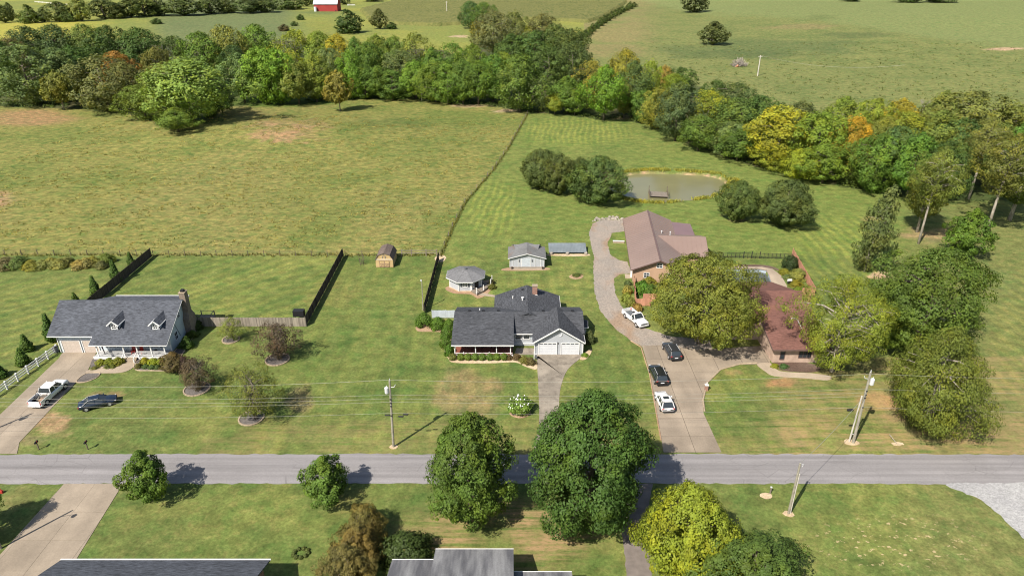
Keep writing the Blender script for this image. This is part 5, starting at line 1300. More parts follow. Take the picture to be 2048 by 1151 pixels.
def pickup(name, label, loc, deg, paint, L, cab, bed, load=False):
    """cab = (rear x, front base x), bed = (rear x, front x)"""
    t = thing(name, label, 'pickup truck', (loc[0], loc[1], .05), math.radians(deg)); h = L / 2; hw = .98; zs = 1.12
    loft([(cab[0] - .05, hw * .97, .38, zs - .02, .0), (cab[0] + .05, hw, .36, zs, .02), (cab[1] - .1, hw, .36, zs, .04), (h - .9, hw * .99, .36, zs - .02, .06), (h - .25, hw * .97, .40, zs - .06, .05), (h - .02, hw * .90, .46, zs - .14, .0)]).obj('body', paint, t, True)
    greenhouse(t, paint, zs, 1.78, hw * .90, hw * .74, cab[0], cab[0] + .22, cab[1] - .75, cab[1] - .05, ((cab[0] + cab[1]) / 2 - .25,) if cab[1] - cab[0] > 2.2 else (), .06)
    b0, b1 = bed
    bd = MB().box(b0, b1, -hw, -hw + .07, .45, 1.18).box(b0, b1, hw - .07, hw, .45, 1.18).box(b1 - .06, b1, -hw + .07, hw - .07, .6, 1.16); bd.obj('bed_sides', paint, t, True)
    MB().box(b0 - .04, b0 + .03, -hw * .82, hw * .82, .5, 1.16).obj('tailgate', paint, t, True)
    MB().box(b0 + .03, b1 - .06, -hw + .07, hw - .07, .56, .62).obj('bed_floor', M['black'] if load else M['shutter'], t, True)
    MB().box(b0 - .2, b0 - .04, -hw * .9, hw * .9, .42, .60).obj('rear_bumper', M['grey_metal'], t, True); MB().box(h - .06, h + .08, -hw * .92, hw * .92, .42, .64).obj('front_bumper', M['grey_metal'], t, True)
    MB().box(h - .06, h + .02, -hw * .6, hw * .6, .68, .95).obj('grille', M['shutter'], t, True)
    wheels(t, b0 + 1.05, h - .95, hw, .40); lights(t, b0 + .02, h - .1, hw, .72, .78, .32, .16); mirrors(t, cab[1] - .35, hw + .05, zs + .12, M['black'] if not load else paint)
    MB().box(b0 - .215, b0 - .2, -.2, .2, .45, .57).obj('licence_plate', M['plate'], t, True)
    return t
tr = pickup('pickup_truck', 'white crew-cab pickup with loaded bed on the cottage driveway', (-64.75, 79.25), 86, M['paint_white'], 5.8, (-.75, 1.75), (-2.9, -.78), True)
ld = thing('ladder_rack', 'dark rack with tools and straps in the white crew-cab pickup bed', 'rack', (-64.75, 79.25, .67), math.radians(86))
for y in (-.8, .8): MB().tube([(-2.0, y, 0), (-1.0, y, .95)], .035, 5).obj('strut', M['black_metal'], ld, True)
MB().tube([(-1.0, -.8, .95), (-1.0, .8, .95)], .035, 5).tube([(-1.5, -.8, .5), (-1.5, .8, .5)], .03, 5).obj('crossbar', M['black_metal'], ld, True)
MB().box(-1.5, -.95, -.7, .1, 0, .42).obj('tool_box', M['wood_grey'], ld, True); MB().box(-2.1, -1.6, -.5, .0, 0, .25).obj('crate', M['bare'], ld, True); MB().tube([(-1.9, .3, .12), (-1.1, .55, .12)], .12, 8).obj('tank', M['rock'], ld, True)
sedan('sedan', 'dark navy sedan parked on the grass beside the driveway', (-56.85, 77.2), 27, M['paint_navy'])
pickup('pickup_truck', 'white regular-cab pickup with empty bed on the gravel drive', (20.75, 101.0), -67, M['paint_white'], 5.5, (.05, 1.35), (-2.75, 0.0))
suv('sport_utility_vehicle', 'graphite SUV parked under the edge of the big tree', (24.7, 90.6), 96, M['paint_grey'])
suv('sport_utility_vehicle', 'black SUV in the middle of the line on the right driveway', (21.35, 84.0), 94, M['paint_black'], 4.85)
suv('crossover_car', 'white crossover with sunroof nearest the road on the right driveway', (20.9, 77.35), 94, M['paint_white'], 4.4, .92, 1.55, .55, False, True, 1.0)

# ------------------------------------------------------------------ poles and wires
def upole(label, base, top, r0, r1, transformer=True, side=-1, arm=True, pale=False):
    t = thing('utility_pole', label, 'utility pole', tuple(base)); b = Vector(base); e = Vector(top) - b
    MB().tube([(0, 0, -.2), tuple(e * .5), tuple(e)], [r0, (r0 + r1) / 2, r1], 10).obj('pole', M['pole_pale' if pale else 'pole'], t, True)
    H_ = e.length; u = e / H_
    MB().tube([tuple(u * H_), tuple(u * (H_ + .3))], .05, 6).obj('insulator', M['grey_metal'], t, True)
    if transformer:
        c = u * (H_ - 1.75) + Vector((side * .38, -.1, 0))
        MB().tube([tuple(c), tuple(c + Vector((0, 0, .1))), tuple(c + Vector((0, 0, .82))), tuple(c + Vector((0, 0, .92)))], [.2, .25, .25, .16], 12).obj('transformer', M['grey_metal'], t, True)
        MB().tube([tuple(c + Vector((0, 0, .9))), tuple(c + Vector((.05, 0, 1.12)))], .04, 5).obj('bushing', M['white'], t, True)
    if arm:
        a = u * (H_ - .95); s_ = -side
        MB().tube([tuple(a), tuple(a + Vector((s_ * .55, -.05, .12))), tuple(a + Vector((s_ * .7, -.05, .45)))], .035, 5).obj('cutout_arm', M['grey_metal'], t, True)
    for hh in (H_ - 2.6, H_ - 3.15, H_ - 3.6, H_ - 5.0):
        q = u * hh; MB().obox((q.x, q.y - r0, q.z), .10, .06, .05).obj('bracket', M['black_metal'], t, True)
    return t
b1 = P(787, 893); t1 = Vector((XP(779, 68.46, 10), 68.46, 9.95))
b2 = P(1706, 885); t2 = Vector((XP(1742, 69.24, 10.6), 69.3, 10.6))
b0 = Vector((-70.9, 67.9, 0)); t0 = Vector((-70.9, 67.9, 10.4))
b4 = Vector((104, 69.0, 0)); t4 = Vector((104, 69.0, 10.6))
upole('wooden utility pole with transformer on the verge left of the grey house drive', b1, t1, .17, .12, True, -1)
upole('utility pole with white transformer near the weeping tree by the road', b2, t2, .19, .13, True, 1)
upole('utility pole at the left edge whose shadow falls on the driveway', b0, t0, .17, .12, True, 1)
t = thing('push_pole', 'pale slim brace pole leaning against the right utility pole', 'pole', tuple(P(1698, 883)))
e = Vector((XP(1725, 69.0, 7.4), 69.1, 7.3)) - P(1698, 883); MB().tube([(0, 0, -.1), tuple(e)], [.11, .09], 8).obj('pole', M['pole_pale'], t, True); MB().tube([(0, 0, 1.2), (.35, 0, 1.25)], .04, 5).obj('bracket', M['grey_metal'], t, True)
b3 = P(1577, 1026); e3 = Vector((XP(1601, 57, 7), 57.1, 7.1))
t = thing('service_pole', 'short service pole with pale conduit on the lawn beyond the road', 'utility pole', tuple(b3))
MB().tube([(0, 0, -.2), tuple(e3 - b3)], [.15, .11], 9).obj('pole', M['pole'], t, True); MB().tube([(.17, -.05, 0), tuple((e3 - b3) * .8 + Vector((.17, -.05, 0)))], .06, 7).obj('conduit', M['pole_pale'], t, True); MB().tube([tuple(e3 - b3), tuple(e3 - b3 + Vector((.35, 0, -.15))), tuple(e3 - b3 + Vector((.3, 0, -.5)))], .03, 5).obj('weatherhead', M['grey_metal'], t, True)
bl = P(2, 1096); t = thing('yard_light_pole', 'wooden yard light pole at the lower left edge by the driveway', 'lamp post', tuple(bl))
MB().tube([(0, 0, -.2), (0, 0, 7.6)], [.14, .10], 9).obj('pole', M['pole'], t, True); MB().tube([(0, 0, 6.3), (.9, 0, 6.7), (1.3, 0, 6.7)], .03, 5).obj('arm', M['grey_metal'], t, True); MB().tube([(1.3, 0, 6.75), (1.3, 0, 6.6), (1.3, 0, 6.4)], [.08, .22, .25], 10).obj('lamp_head', M['grey_metal'], t, True)
bg_ = P(846, 620); tg = Vector((XP(844, bg_.y, 5), bg_.y, Zat(562, bg_.y)))
t = thing('light_pole', 'slim grey pole at the near end of the dark fence beside round bushes', 'pole', tuple(bg_)); MB().tube([(0, 0, 0), tuple(tg - bg_)], [.09, .07], 8).obj('pole', M['pole'], t, True); MB().box(-.1, .1, -.1, .1, tg.z, tg.z + .25).obj('lamp_head', M['grey_metal'], t, True)
p = G(1515, 152); tp_ = Vector((XP(1521, p.y, 9), p.y, Zat(111, p.y)))
t = thing('utility_pole', 'lone pale pole on the far hillside', 'utility pole', tuple(p)); MB().tube([(0, 0, -.3), tuple(tp_ - p)], [.28, .22], 8).obj('pole', M['pole_pale'], t, True); MB().bar((tp_.x - p.x - 1.0, 0, tp_.z - p.z - .5), (tp_.x - p.x + 1.0, 0, tp_.z - p.z - .5), .2, .2).obj('crossarm', M['pole_pale'], t, True)
far1 = tp_
p = G(894, 28); t = thing('utility_pole', 'pale pole standing in the far corn field', 'utility pole', tuple(p)); zt = Zat(3, p.y); MB().tube([(0, 0, -.3), (0, 0, zt - p.z)], [.35, .28], 8).obj('pole', M['pole_pale'], t, True); MB().box(-1, 1, -.15, .15, zt - p.z - .9, zt - p.z - .6).obj('crossarm', M['pole_pale'], t, True)
def wire(label, a, b, sag, r=.02, mat='wire', group='power lines along the road', cat='power line'):
    a, b = Vector(a), Vector(b); pts = []
    for k in range(17):
        u = k / 16; q = a + (b - a) * u; q.z -= sag * 4 * u * (1 - u); pts.append(q)
    return tag(MB().tube(pts, r, 4).obj('power_line', M[mat]), label, cat, group)
def att(base, top, z):
    base, top = Vector(base), Vector(top); return base + (top - base) * (z / (top.z - base.z)) + Vector((0, -.18, 0))
HS = [(10.2, 'top', .015), (8.05, 'second', .013), (7.5, 'third', .013), (7.0, 'fourth', .013), (5.35, 'lowest', .013)]
for z, nm, r in HS:
    wire('%s overhead line from the left edge to the pole by the grey house drive' % nm, att(b0, t0, z + .15), att(b1, t1, z), .9 if z > 9 else .6, r)
for z, nm, r in HS:
    wire('%s overhead line between the two roadside transformer poles' % nm, att(b1, t1, z), att(b2, t2, z + .3), .7 if z > 9 else .55, r)
for z, nm, r in (HS[0], HS[1], HS[4]):
    wire('%s overhead line from the right transformer pole to the right edge' % nm, att(b2, t2, z + .3), att(b4, t4, z + .4), .8, r)
wire('service cable between the right transformer pole and the short service pole', att(b2, t2, 7.6), e3, .5, .02)
wire('thin line running down the far hillside from the lone pale pole', far1, G(1800, 170) + Vector((0, 0, 9)), 3, .03)
for (za, fr, lab) in ((5.2, -.55, 'dark cable splice box hanging left of the middle pole'), (5.0, .55, 'dark cable splice box hanging right of the middle pole'), (5.3, .95, 'thin dark cable sleeve right of the middle pole')):
    q = att(b1, t1, za) + Vector((fr * 1.5, 0, -.15)); tag(MB().tube([q, q + Vector((.06, 0, 0)), q + Vector((.62, 0, -.01)), q + Vector((.68, 0, -.01))], [.03, .1, .1, .03], 8).obj('splice_box', M['black']), lab, 'cable box', 'cable boxes')
q = att(b2, t2, 5.3) + Vector((-1.9, 0, -.1)); tag(MB().tube([q, q + Vector((.1, 0, 0)), q + Vector((.75, 0, .02)), q + Vector((.85, 0, .02))], [.04, .16, .16, .04], 8).obj('splice_box', M['black']), 'black cable box hanging left of the right utility pole', 'cable box', 'cable boxes')
# ------------------------------------------------------------------ trees
def rnd_dirs(n, r):
    z = r.uniform(-1, 1, n); a = r.uniform(0, 2 * math.pi, n); s = np.sqrt(1 - z * z)
    return np.stack([s * np.cos(a), s * np.sin(a), z], 1)
def leaf_quads(pos, nrm, size, r, asp=0.62, tang=None):
    n = len(pos)
    nrm = nrm / (np.linalg.norm(nrm, axis=1, keepdims=True) + 1e-9)
    t = rnd_dirs(n, r) if tang is None else tang + .35 * rnd_dirs(n, r)
    u = np.cross(nrm, t); u /= (np.linalg.norm(u, axis=1, keepdims=True) + 1e-9)
    v = np.cross(nrm, u)
    L = (size * r.uniform(.5, 1.5, n))[:, None]
    if tang is not None: u, v = v, u
    p = np.stack([pos - u * L * .5, pos + v * L * asp * .5 + u * L * .05, pos + u * L * .5, pos - v * L * asp * .5 + u * L * .05], 1)
    p[:, 1] += nrm * L * .10; p[:, 3] += nrm * L * .10
    return p.reshape(-1, 3), np.arange(4 * n).reshape(n, 4)
PROF = {
    'round': lambda t: np.sqrt(np.clip(1 - (2 * t - 1) ** 2, 0.02, 1)),
    'egg': lambda t: np.clip(np.sin(np.pi * np.clip(t, 0, 1) ** .72), .05, 1) ** .75,
    'oval': lambda t: np.clip(1 - np.abs(2 * np.clip(t, 0, 1) ** .9 - 1) ** 2.7, .03, 1) ** .5,
    'cone': lambda t: np.clip(1.0 - t, .03, 1) ** .85 * np.clip(t / .10, .35, 1),
    'pyr': lambda t: np.clip(np.minimum((t + .12) / .3, 1.0) * (1 - np.clip((t - .22) / .78, 0, 1) ** 1.35), .06, 1),
    'vase': lambda t: np.clip(.35 + .65 * np.sin(np.pi * np.clip(t, 0, 1) ** 1.25), .1, 1) * np.clip((1.03 - t) / .25, .1, 1) ** .5,
    'dome': lambda t: np.clip(1 - np.clip(t, 0, 1) ** 2.2, .05, 1) ** .7,
    'col': lambda t: np.clip(np.minimum((t + .1) / .25, 1) * np.clip((1.02 - t) / .45, .05, 1) ** .6, .05, 1),
}
TREES = {}
def make_tree(key, seed, H, W, base, prof, ncl, clr, lpc, ls, trunk=.25, limbs=9, flat=.75, lean=0.0, inner=.18, lob=.16, droop=0.0, mat='leaf', barkm='bark', hollow=0.0, twigs=0, up=.3, low=-.35, asp=.62, multi=1, trunk_top=.75, nb=None, amp=.24, gaps=.05):
    r = np.random.default_rng(seed)
    pf = PROF[prof]; R = W / 2
    tt = np.linspace(0, 1, 200); wgt = pf(tt) + .05; cdf = np.cumsum(wgt); cdf /= cdf[-1]
    i = np.arange(ncl)
    t = np.interp((i + r.uniform(.1, .9, ncl)) / ncl, cdf, tt)
    az = i * 2.399963 + r.uniform(-.5, .5, ncl)
    ph = r.uniform(0, 6.28, 4)
    lobe = 1 + lob * (np.sin(2 * az + ph[0] + 3 * t) + .7 * np.sin(3 * az + ph[1] - 4 * t) + .6 * np.sin(5 * az + ph[2] + 7 * t))
    rad = np.where(r.random(ncl) < inner, r.uniform(.15, .75, ncl), 1 - np.abs(r.normal(0, .13, ncl)))
    cr = clr * r.uniform(.65, 1.35, ncl) * (.75 + .35 * pf(t))
    nb = nb or max(10, ncl // 11)                     # boughs: billows with hollows between them
    ib = np.arange(nb); tb = np.interp((ib + r.uniform(.1, .9, nb)) / nb, cdf, tt); ab = ib * 2.399963 + r.uniform(-.6, .6, nb) + 1.1
    env = lambda t_, a_: np.stack([pf(t_) * R * np.cos(a_), pf(t_) * R * np.sin(a_), t_ * (H - base)], 1)
    dist = np.linalg.norm(env(t, az)[:, None, :] - env(tb, ab)[None, :, :], axis=2); near = dist.argmin(1); dm = dist.min(1)
    dn = np.clip(dm / np.percentile(dm, 92), 0, 1.1)
    bsz = r.uniform(.7, 1.25, nb)[near]
    rad = rad * (1 + amp * bsz * (.75 - 1.75 * dn ** 2))
    btone = r.random(nb)[near]
    gone = ((r.random(nb) < gaps) & (tb < .8))[near]       # missing boughs leave gaps
    rr_ = np.clip(pf(t) * R * lobe - cr * .55, .05, None) * rad
    C = np.stack([rr_ * np.cos(az), rr_ * np.sin(az), base + t * (H - base - clr * .6)], 1)
    C[:, 0] += lean * (C[:, 2] / H) ** 1.5
    if True:
        keep = (r.random(ncl) > hollow) & ~gone; C, cr, az, t, btone, dn = C[keep], cr[keep], az[keep], t[keep], btone[keep], dn[keep]
    n = len(C)
    # leaves on the outer side of each clump
    outc = C - np.array([lean * .5, 0, base + (H - base) * .42]); outc /= (np.linalg.norm(outc, axis=1, keepdims=True) + 1e-9)
    m = n * lpc; idx = np.repeat(np.arange(n), lpc)
    d = rnd_dirs(m, r); dot = (d * outc[idx]).sum(1)
    flip = (dot < low) & (r.random(m) < .85); d[flip] = -d[flip]
    rr2 = cr[idx] * (.55 + .55 * np.sqrt(r.random(m)))
    off = d * rr2[:, None]; off[:, 2] *= flat
    tang = None
    if droop:
        k = r.random(m) ** 1.5; off[:, 2] -= droop * cr[idx] * k * (.4 + np.linalg.norm(off[:, :2], axis=1) / cr[idx])
        tang = np.tile(np.array([0, 0, 1.0]), (m, 1))
    pos = C[idx] + off
    pos[:, 2] = np.maximum(pos[:, 2], .08)
    nrm = d * .75 + outc[idx] * .45 + np.array([0, 0, up]) + rnd_dirs(m, r) * .55
    v, q = leaf_quads(pos, nrm, ls * np.ones(m), r, asp, tang)
    me = np_mesh('crown_' + key, v, q, M[mat])
    cl_r = r.random(n)
    rv = np.clip(.3 * cl_r[idx] + .3 * btone[idx] + .4 * r.random(m), 0, 1)
    at = me.attributes.new('rnd', 'FLOAT', 'POINT'); at.data.foreach_set('value', np.repeat(rv, 4).astype(np.float32))
    # trunk, limbs and twigs
    b = MB(); zt = base + (H - base) * trunk_top
    tops = []
    for k in range(multi):
        a0 = k * 2.4; o = Vector((0, 0, 0)) if multi == 1 else Vector((.35 * trunk * 3 * math.cos(a0), .35 * trunk * 3 * math.sin(a0), 0))
        w = [r.uniform(-.03, .03) * H for _ in range(4)]
        sp = 0 if multi == 1 else R * .35
        pts = [o, o + Vector((w[0] * .3, w[1] * .3, zt * .33)), Vector((w[0] + lean * .35 + sp * .5 * math.cos(a0), w[1] + sp * .5 * math.sin(a0), zt * .66)), Vector((w[2] + lean * .8 + sp * math.cos(a0), w[3] + sp * math.sin(a0), zt))]
        b.tube([pts[0] - Vector((0, 0, .15))] + pts[1:], [trunk * 1.15, trunk * .85, trunk * .6, trunk * .2], 8); tops.append(pts)
    order = r.permutation(n)[:limbs + twigs]
    for j, ci in enumerate(order):
        pts = tops[j % multi]; c = Vector(C[ci]); f = min(max((c.z - .25 * abs(c.xy.length)) / zt, .25), .96) * 3
        k = min(int(f), 2); s0 = pts[k] + (pts[k + 1] - pts[k]) * (f - k)
        mid = s0.lerp(c, .5) + Vector((0, 0, .12 * (c - s0).length)) + Vector(r.uniform(-.06, .06, 3) * (c - s0).length)
        big = j < limbs
        b.tube([s0, mid, c], [trunk * (.42 if big else .2), trunk * (.26 if big else .12), trunk * (.08 if big else .04)], 5 if big else 4, False)
    b.smooth = True
    TREES[key] = (b.mesh('trunk_' + key, M[barkm]), me, H, W)
def dead_tree(key, seed, H, W, trunk=.22, n=60, barkm='bark_dead'):
    r = random.Random(seed); b = MB()
    def grow(p, d, L, rad, dep):
        q = p + d * L; b.tube([p, p.lerp(q, .5) + Vector((r.uniform(-.05, .05) * L, r.uniform(-.05, .05) * L, 0)), q], [rad, rad * .8, rad * .55], 5 if dep < 2 else 3, False)
        if dep >= 4: return
        for k in range(3 if dep < 3 else 3):
            nd = (d + Vector((r.uniform(-.75, .75), r.uniform(-.75, .75), r.uniform(-.05, .5)))).normalized()
            grow(q if k else p.lerp(q, .75), nd, L * r.uniform(.55, .75), rad * .55, dep + 1)
    grow(Vector((0, 0, -.2)), Vector((r.uniform(-.1, .1), 0, 1)).normalized(), H * .36, trunk, 0)
    vs = np.array(b.v); b.v = [tuple(x) for x in vs]
    TREES[key] = (b.mesh('branches_' + key, M[barkm]), None, H, W)

def put(key, x, y, z, h, w, color, label, name='tree', cat='tree', group=None, rot=None, part='crown', bark_c=None):
    tm, cm, H0, W0 = TREES[key]
    t = thing(name, label, cat, (x, y, z), random.uniform(0, 6.28) if rot is None else rot, group)
    s, sz = w / W0, h / H0; t.scale = (s, s, sz)
    o = bpy.data.objects.new('trunk' if cm is not None else 'branches', tm); o.parent = t; link(o)
    if cm is not None:
        c = bpy.data.objects.new(part, cm); c.parent = t; link(c)
        j = [random.uniform(.93, 1.07) for _ in range(3)]
        c.color = (color[0] * 1.22 * j[0], color[1] * 1.34 * j[1], color[2] * .9 * j[2], 1)
    return t
def plant_px(key, px, base, top, wpx, color, label, name='tree', cat='tree', group=None, rot=None, lift=1.0, part='crown'):
    if key in ('ball', 'hedge_bush', 'shrub') and name != 'shrub': base -= .24 * wpx      # a rounded bush bulges in front of its foot
    g = G(px, base); y = g.y; h = max(Zat(top, y) - g.z, .3) * lift
    w = wpx / ppm(y, h * .55)
    gxx = (px - 1024) / ppm(y, g.z + h * .5)               # the given x is the middle of the crown
    return put(key, gxx, y, float(hgt(gxx, y)), h, w, color, label, name, cat, group, rot, part)

# archetypes ------------------------------------------------------------
make_tree('maple_big', 1, 15.0, 13.0, 1.0, 'egg', 640, .85, 92, .25, .42, 14, .75, 0, .15, .12, nb=56, amp=.22, hollow=.02, gaps=0)
make_tree('maple_round', 2, 11.5, 9.6, .9, 'egg', 500, .64, 84, .22, .32, 12, .75, 0, .15, .17, nb=44, amp=.28, hollow=.02, gaps=0)
make_tree('elm_wide', 3, 13.0, 18.0, 1.8, 'round', 760, .85, 78, .24, .5, 18, .7, 0, .18, .12, nb=64, amp=.24, gaps=.01)
make_tree('locust', 4, 14.0, 14.0, 1.6, 'round', 620, .85, 74, .21, .40, 26, .6, 0, .3, .16, .25, 'leaf', 'bark_pale', .14, 70, .3, -.5, nb=40, amp=.38)
make_tree('dark_round', 5, 14.0, 14.0, 1.2, 'round', 580, .88, 76, .26, .42, 12, .7, 0, .15, .16, nb=46, amp=.28, hollow=.02, gaps=.01)
make_tree('weeping', 6, 14.0, 12.5, .6, 'egg', 560, .9, 84, .24, .35, 20, .7, 0, .25, .18, .8, 'leaf', 'bark_pale', 0, 40, .25, -.5, .5, nb=40, amp=.26, gaps=0)
make_tree('yellow_round', 7, 8.0, 9.0, .6, 'egg', 520, .56, 74, .19, .25, 10, .75, 0, .2, .12, nb=48, amp=.24, gaps=0)
for k in range(6):
    make_tree('wood_%d' % k, 20 + k, 17.0, 12.0, (2.0, 1.2, 3.0, 1.6, 2.4, 1.0)[k], ('oval', 'oval', 'egg', 'oval', 'round', 'oval')[k], 210, 1.15, 60, .44, .30, 10, .95, 0, .15, .20, 0, 'leaf', 'bark', .05, 0, .12, nb=28, amp=.40)
for k in range(3):
    make_tree('far_%d' % k, 40 + k, 14.0, 11.0, 1.0, ('egg', 'round', 'dome')[k], 80, 1.5, 36, .85, .35, 6, .75, 0, .2, .2)
make_tree('small_maple', 50, 6.5, 5.2, .6, 'egg', 230, .45, 64, .22, .14, 10, .8, 0, .2, .22, nb=20, amp=.46, hollow=.06)
make_tree('conifer', 51, 4.0, 2.0, .08, 'cone', 130, .32, 40, .20, .09, 4, .8, 0, .15, .06, 0, 'needle', 'bark', 0, 0, .4)
make_tree('ball', 52, 1.25, 1.3, .05, 'round', 90, .20, 44, .085, .04, 3, .9, 0, .05, .03, 0, 'needle', 'bark', 0, 0, .2)
make_tree('hedge_bush', 53, 2.3, 2.8, .05, 'dome', 130, .36, 46, .15, .06, 4, .85, 0, .1, .06, 0, 'needle', 'bark', 0, 0, .3)
make_tree('shrub', 54, 1.4, 1.7, .03, 'dome', 70, .28, 40, .13, .04, 6, .8, 0, .15, .16, 0, 'leaf', 'bark')
make_tree('purple', 55, 5.6, 6.4, .7, 'round', 210, .5, 40, .18, .14, 26, .7, 0, .3, .2, .5, 'leaf_dull', 'bark', .12, 110, .2, -.6, .5, 3)
make_tree('airy', 56, 7.6, 8.2, 1.0, 'round', 380, .56, 36, .18, .18, 22, .6, 0, .3, .2, .3, 'leaf_dull', 'bark', .2, 90, .3, -.6, .5, 3)
make_tree('oak_high', 57, 22.0, 15.0, 9.0, 'vase', 210, 1.2, 64, .36, .40, 16, .6, .5, .3, .25, 0, 'leaf', 'bark_pale', .10, 30, .3, -.4)
make_tree('oak_low', 58, 16.0, 12.0, 3.5, 'egg', 200, 1.2, 64, .36, .35, 14, .6, -.4, .3, .25, 0, 'leaf', 'bark_pale', .10, 20, .3, -.4)
make_tree('spindly', 59, 17.0, 6.0, .8, 'col', 170, .85, 50, .42, .26, 12, .8, 2.6, .3, .3, .3, 'leaf_dull', 'bark_pale', .06, 24, .25, -.5)
make_tree('pond_tree', 60, 9.5, 10.5, .5, 'round', 340, .72, 72, .27, .28, 10, .75, 0, .15, .16, nb=36, amp=.26, gaps=0)
make_tree('autumn_bush', 61, 6.0, 6.0, .2, 'egg', 340, .42, 66, .18, .16, 8, .75, 0, .2, .16, .25, 'leaf_dull', 'bark', 0, 0, .3, -.4, .5, 2, nb=30, amp=.36)
make_tree('grass_clump', 62, 1.6, 1.5, .02, 'dome', 46, .26, 34, .34, .02, 2, 1.2, 0, .2, .1, .6, 'leaf', 'bark', 0, 0, .1, -.4, .2)
make_tree('young', 63, 9.0, 7.5, 2.0, 'egg', 120, .85, 44, .42, .16, 8, .7, 0, .25, .2, 0, 'leaf', 'bark_pale', .06)
dead_tree('dead_a', 1, 12, 7); dead_tree('dead_b', 4, 10, 6)

GD = (.036, .058, .018); GM = (.054, .086, .020); GB = (.075, .118, .020); OL = (.088, .092, .028); YG = (.108, .122, .020); YE = (.165, .135, .020)
OR = (.30, .125, .025); GG = (.070, .088, .042); BR = (.14, .095, .045); PG = (.110, .128, .042); DG = (.040, .062, .026)

# front yards -----------------------------------------------------------
plant_px('maple_round', 938, 1030, 822, 182, (.050, .082, .018), 'rounded green maple left of the larger maple on the near verge')
plant_px('maple_big', 1182, 1040, 776, 244, (.036, .068, .018), 'large dense dark green maple on the near side of the road')
plant_px('small_maple', 288, 996, 900, 88, (.055, .082, .016), 'small dark green tree beside the near left driveway')
plant_px('small_maple', 650, 1001, 911, 90, (.058, .095, .020), 'small bright green tree on the near verge, alone between driveway and maples')
plant_px('yellow_round', 1383, 1148, 972, 196, (.135, .152, .020), 'round yellow-green tree at the lower edge beside the asphalt lane')
plant_px('maple_round', 1500, 1225, 1082, 230, (.050, .070, .022), 'dark green tree at the lower edge right of the yellow-green tree')
put('maple_round', -58.0, 52.0, 0, 9.0, 7.0, GM, 'tree at the left edge whose shadow lies on the lower left lawn')
put('maple_round', -53.0, 40.0, 0, 8.0, 6.0, GM, 'tree below the lower left corner shading the driveway end')
for px, b_, tp_, w, lab in ((728, 1075, 1010, 84, 'upper of three brown autumn shrubs in the lower middle'), (716, 1120, 1052, 104, 'middle of three brown autumn shrubs in the lower middle'), (690, 1165, 1094, 112, 'lowest of three brown autumn shrubs in the lower middle')):
    plant_px('autumn_bush', px, b_, tp_, w, (.090, .072, .030), lab, 'autumn_shrub', 'shrub', 'brown shrubs in the lower middle')
plant_px('hedge_bush', 813, 1142, 1070, 104, (.026, .036, .010), 'dark yew bush beside the grey stepped roof', 'yew_bush', 'bush')
plant_px('elm_wide', 1410, 686, 512, 214, (.100, .108, .024), 'very wide spreading olive green tree beside the parked cars', rot=.4)
plant_px('locust', 1686, 742, 550, 158, (.112, .122, .026), 'airy yellow-green tree with pale limbs beside the brown-roofed house', rot=1.0)
plant_px('dark_round', 1860, 706, 494, 204, (.055, .084, .018), 'dense dark green tree behind the weeping tree at right')
plant_px('weeping', 1884, 852, 648, 188, (.086, .098, .024), 'drooping olive tree near the right utility pole')
plant_px('dark_round', 1790, 700, 560, 90, (.060, .092, .018), 'smaller green tree between the airy tree and the dense dark tree')
plant_px('purple', 552, 718, 644, 88, (.062, .040, .034), 'larger purple-leaved weeping tree by the grey plank fence', cat='tree')
plant_px('purple', 392, 778, 716, 74, (.058, .040, .034), 'smaller purple-leaved weeping tree near the cottage', cat='tree')
plant_px('airy', 502, 836, 732, 112, (.092, .092, .028), 'sparse olive tree in a stone ring on the left lawn')
plant_px('airy', 463, 680, 634, 50, (.105, .112, .030), 'small yellowish shrub tree in a ring before the plank fence', 'shrub', 'shrub', lift=1)
# conifers --------------------------------------------------------------
for px, b_, tp_, w, lab in ((96, 681, 626, 30, 'conifer nearest the cottage garage corner'), (50, 701, 668, 28, 'conifer second from the garage along the white fence'), (42, 729, 695, 28, 'conifer third from the garage along the white fence'), (-3, 753, 728, 30, 'conifer cut by the left edge above the white fence'),
                           (150, 612, 584, 20, 'conifer tip showing above the cottage garage roof'), (188, 594, 551, 24, 'conifer beside the dark fence just behind the cottage roof'), (228, 563, 519, 24, 'conifer in the middle of the dark fence run'), (260, 531, 503, 18, 'conifer at the far end of the dark fence')):
    plant_px('conifer', px, b_, tp_, w, (.040, .066, .014), lab, 'conifer', 'conifer', 'conifers along the left boundary')
# house planting --------------------------------------------------------
for k, px in enumerate((905, 921.5, 936, 950, 964.5, 979.5, 993.5, 1008)):
    w = ('leftmost', 'second from left', 'third from left', 'fourth from left', 'fifth from left', 'sixth from left', 'seventh from left', 'rightmost')[k]
    plant_px('ball', px, 722.5, 706.5, 15.5, (.075, .100, .022) if k else (.085, .085, .03), '%s of the eight clipped balls in front of the porch' % w, 'clipped_bush', 'bush', 'clipped bushes before the grey porch')
for px, b_, tp_, w, lab in ((848, 660, 624, 35, 'largest dark round bush at the end of the dark fence'), (876, 662, 633, 32, 'round bush right of the largest dark one'), (898, 662, 637, 26, 'round bush against the corner of the grey house roof'), (894, 680, 652, 26, 'round bush beside the porch roof, middle of the column'), (892, 699, 670, 26, 'round bush beside the porch roof, lower in the column'), (898, 714, 688, 20, 'smallest round bush at the porch corner')):
    plant_px('hedge_bush', px, b_, tp_, w, (.045, .076, .012), lab, 'round_bush', 'bush', 'round bushes left of the grey house')
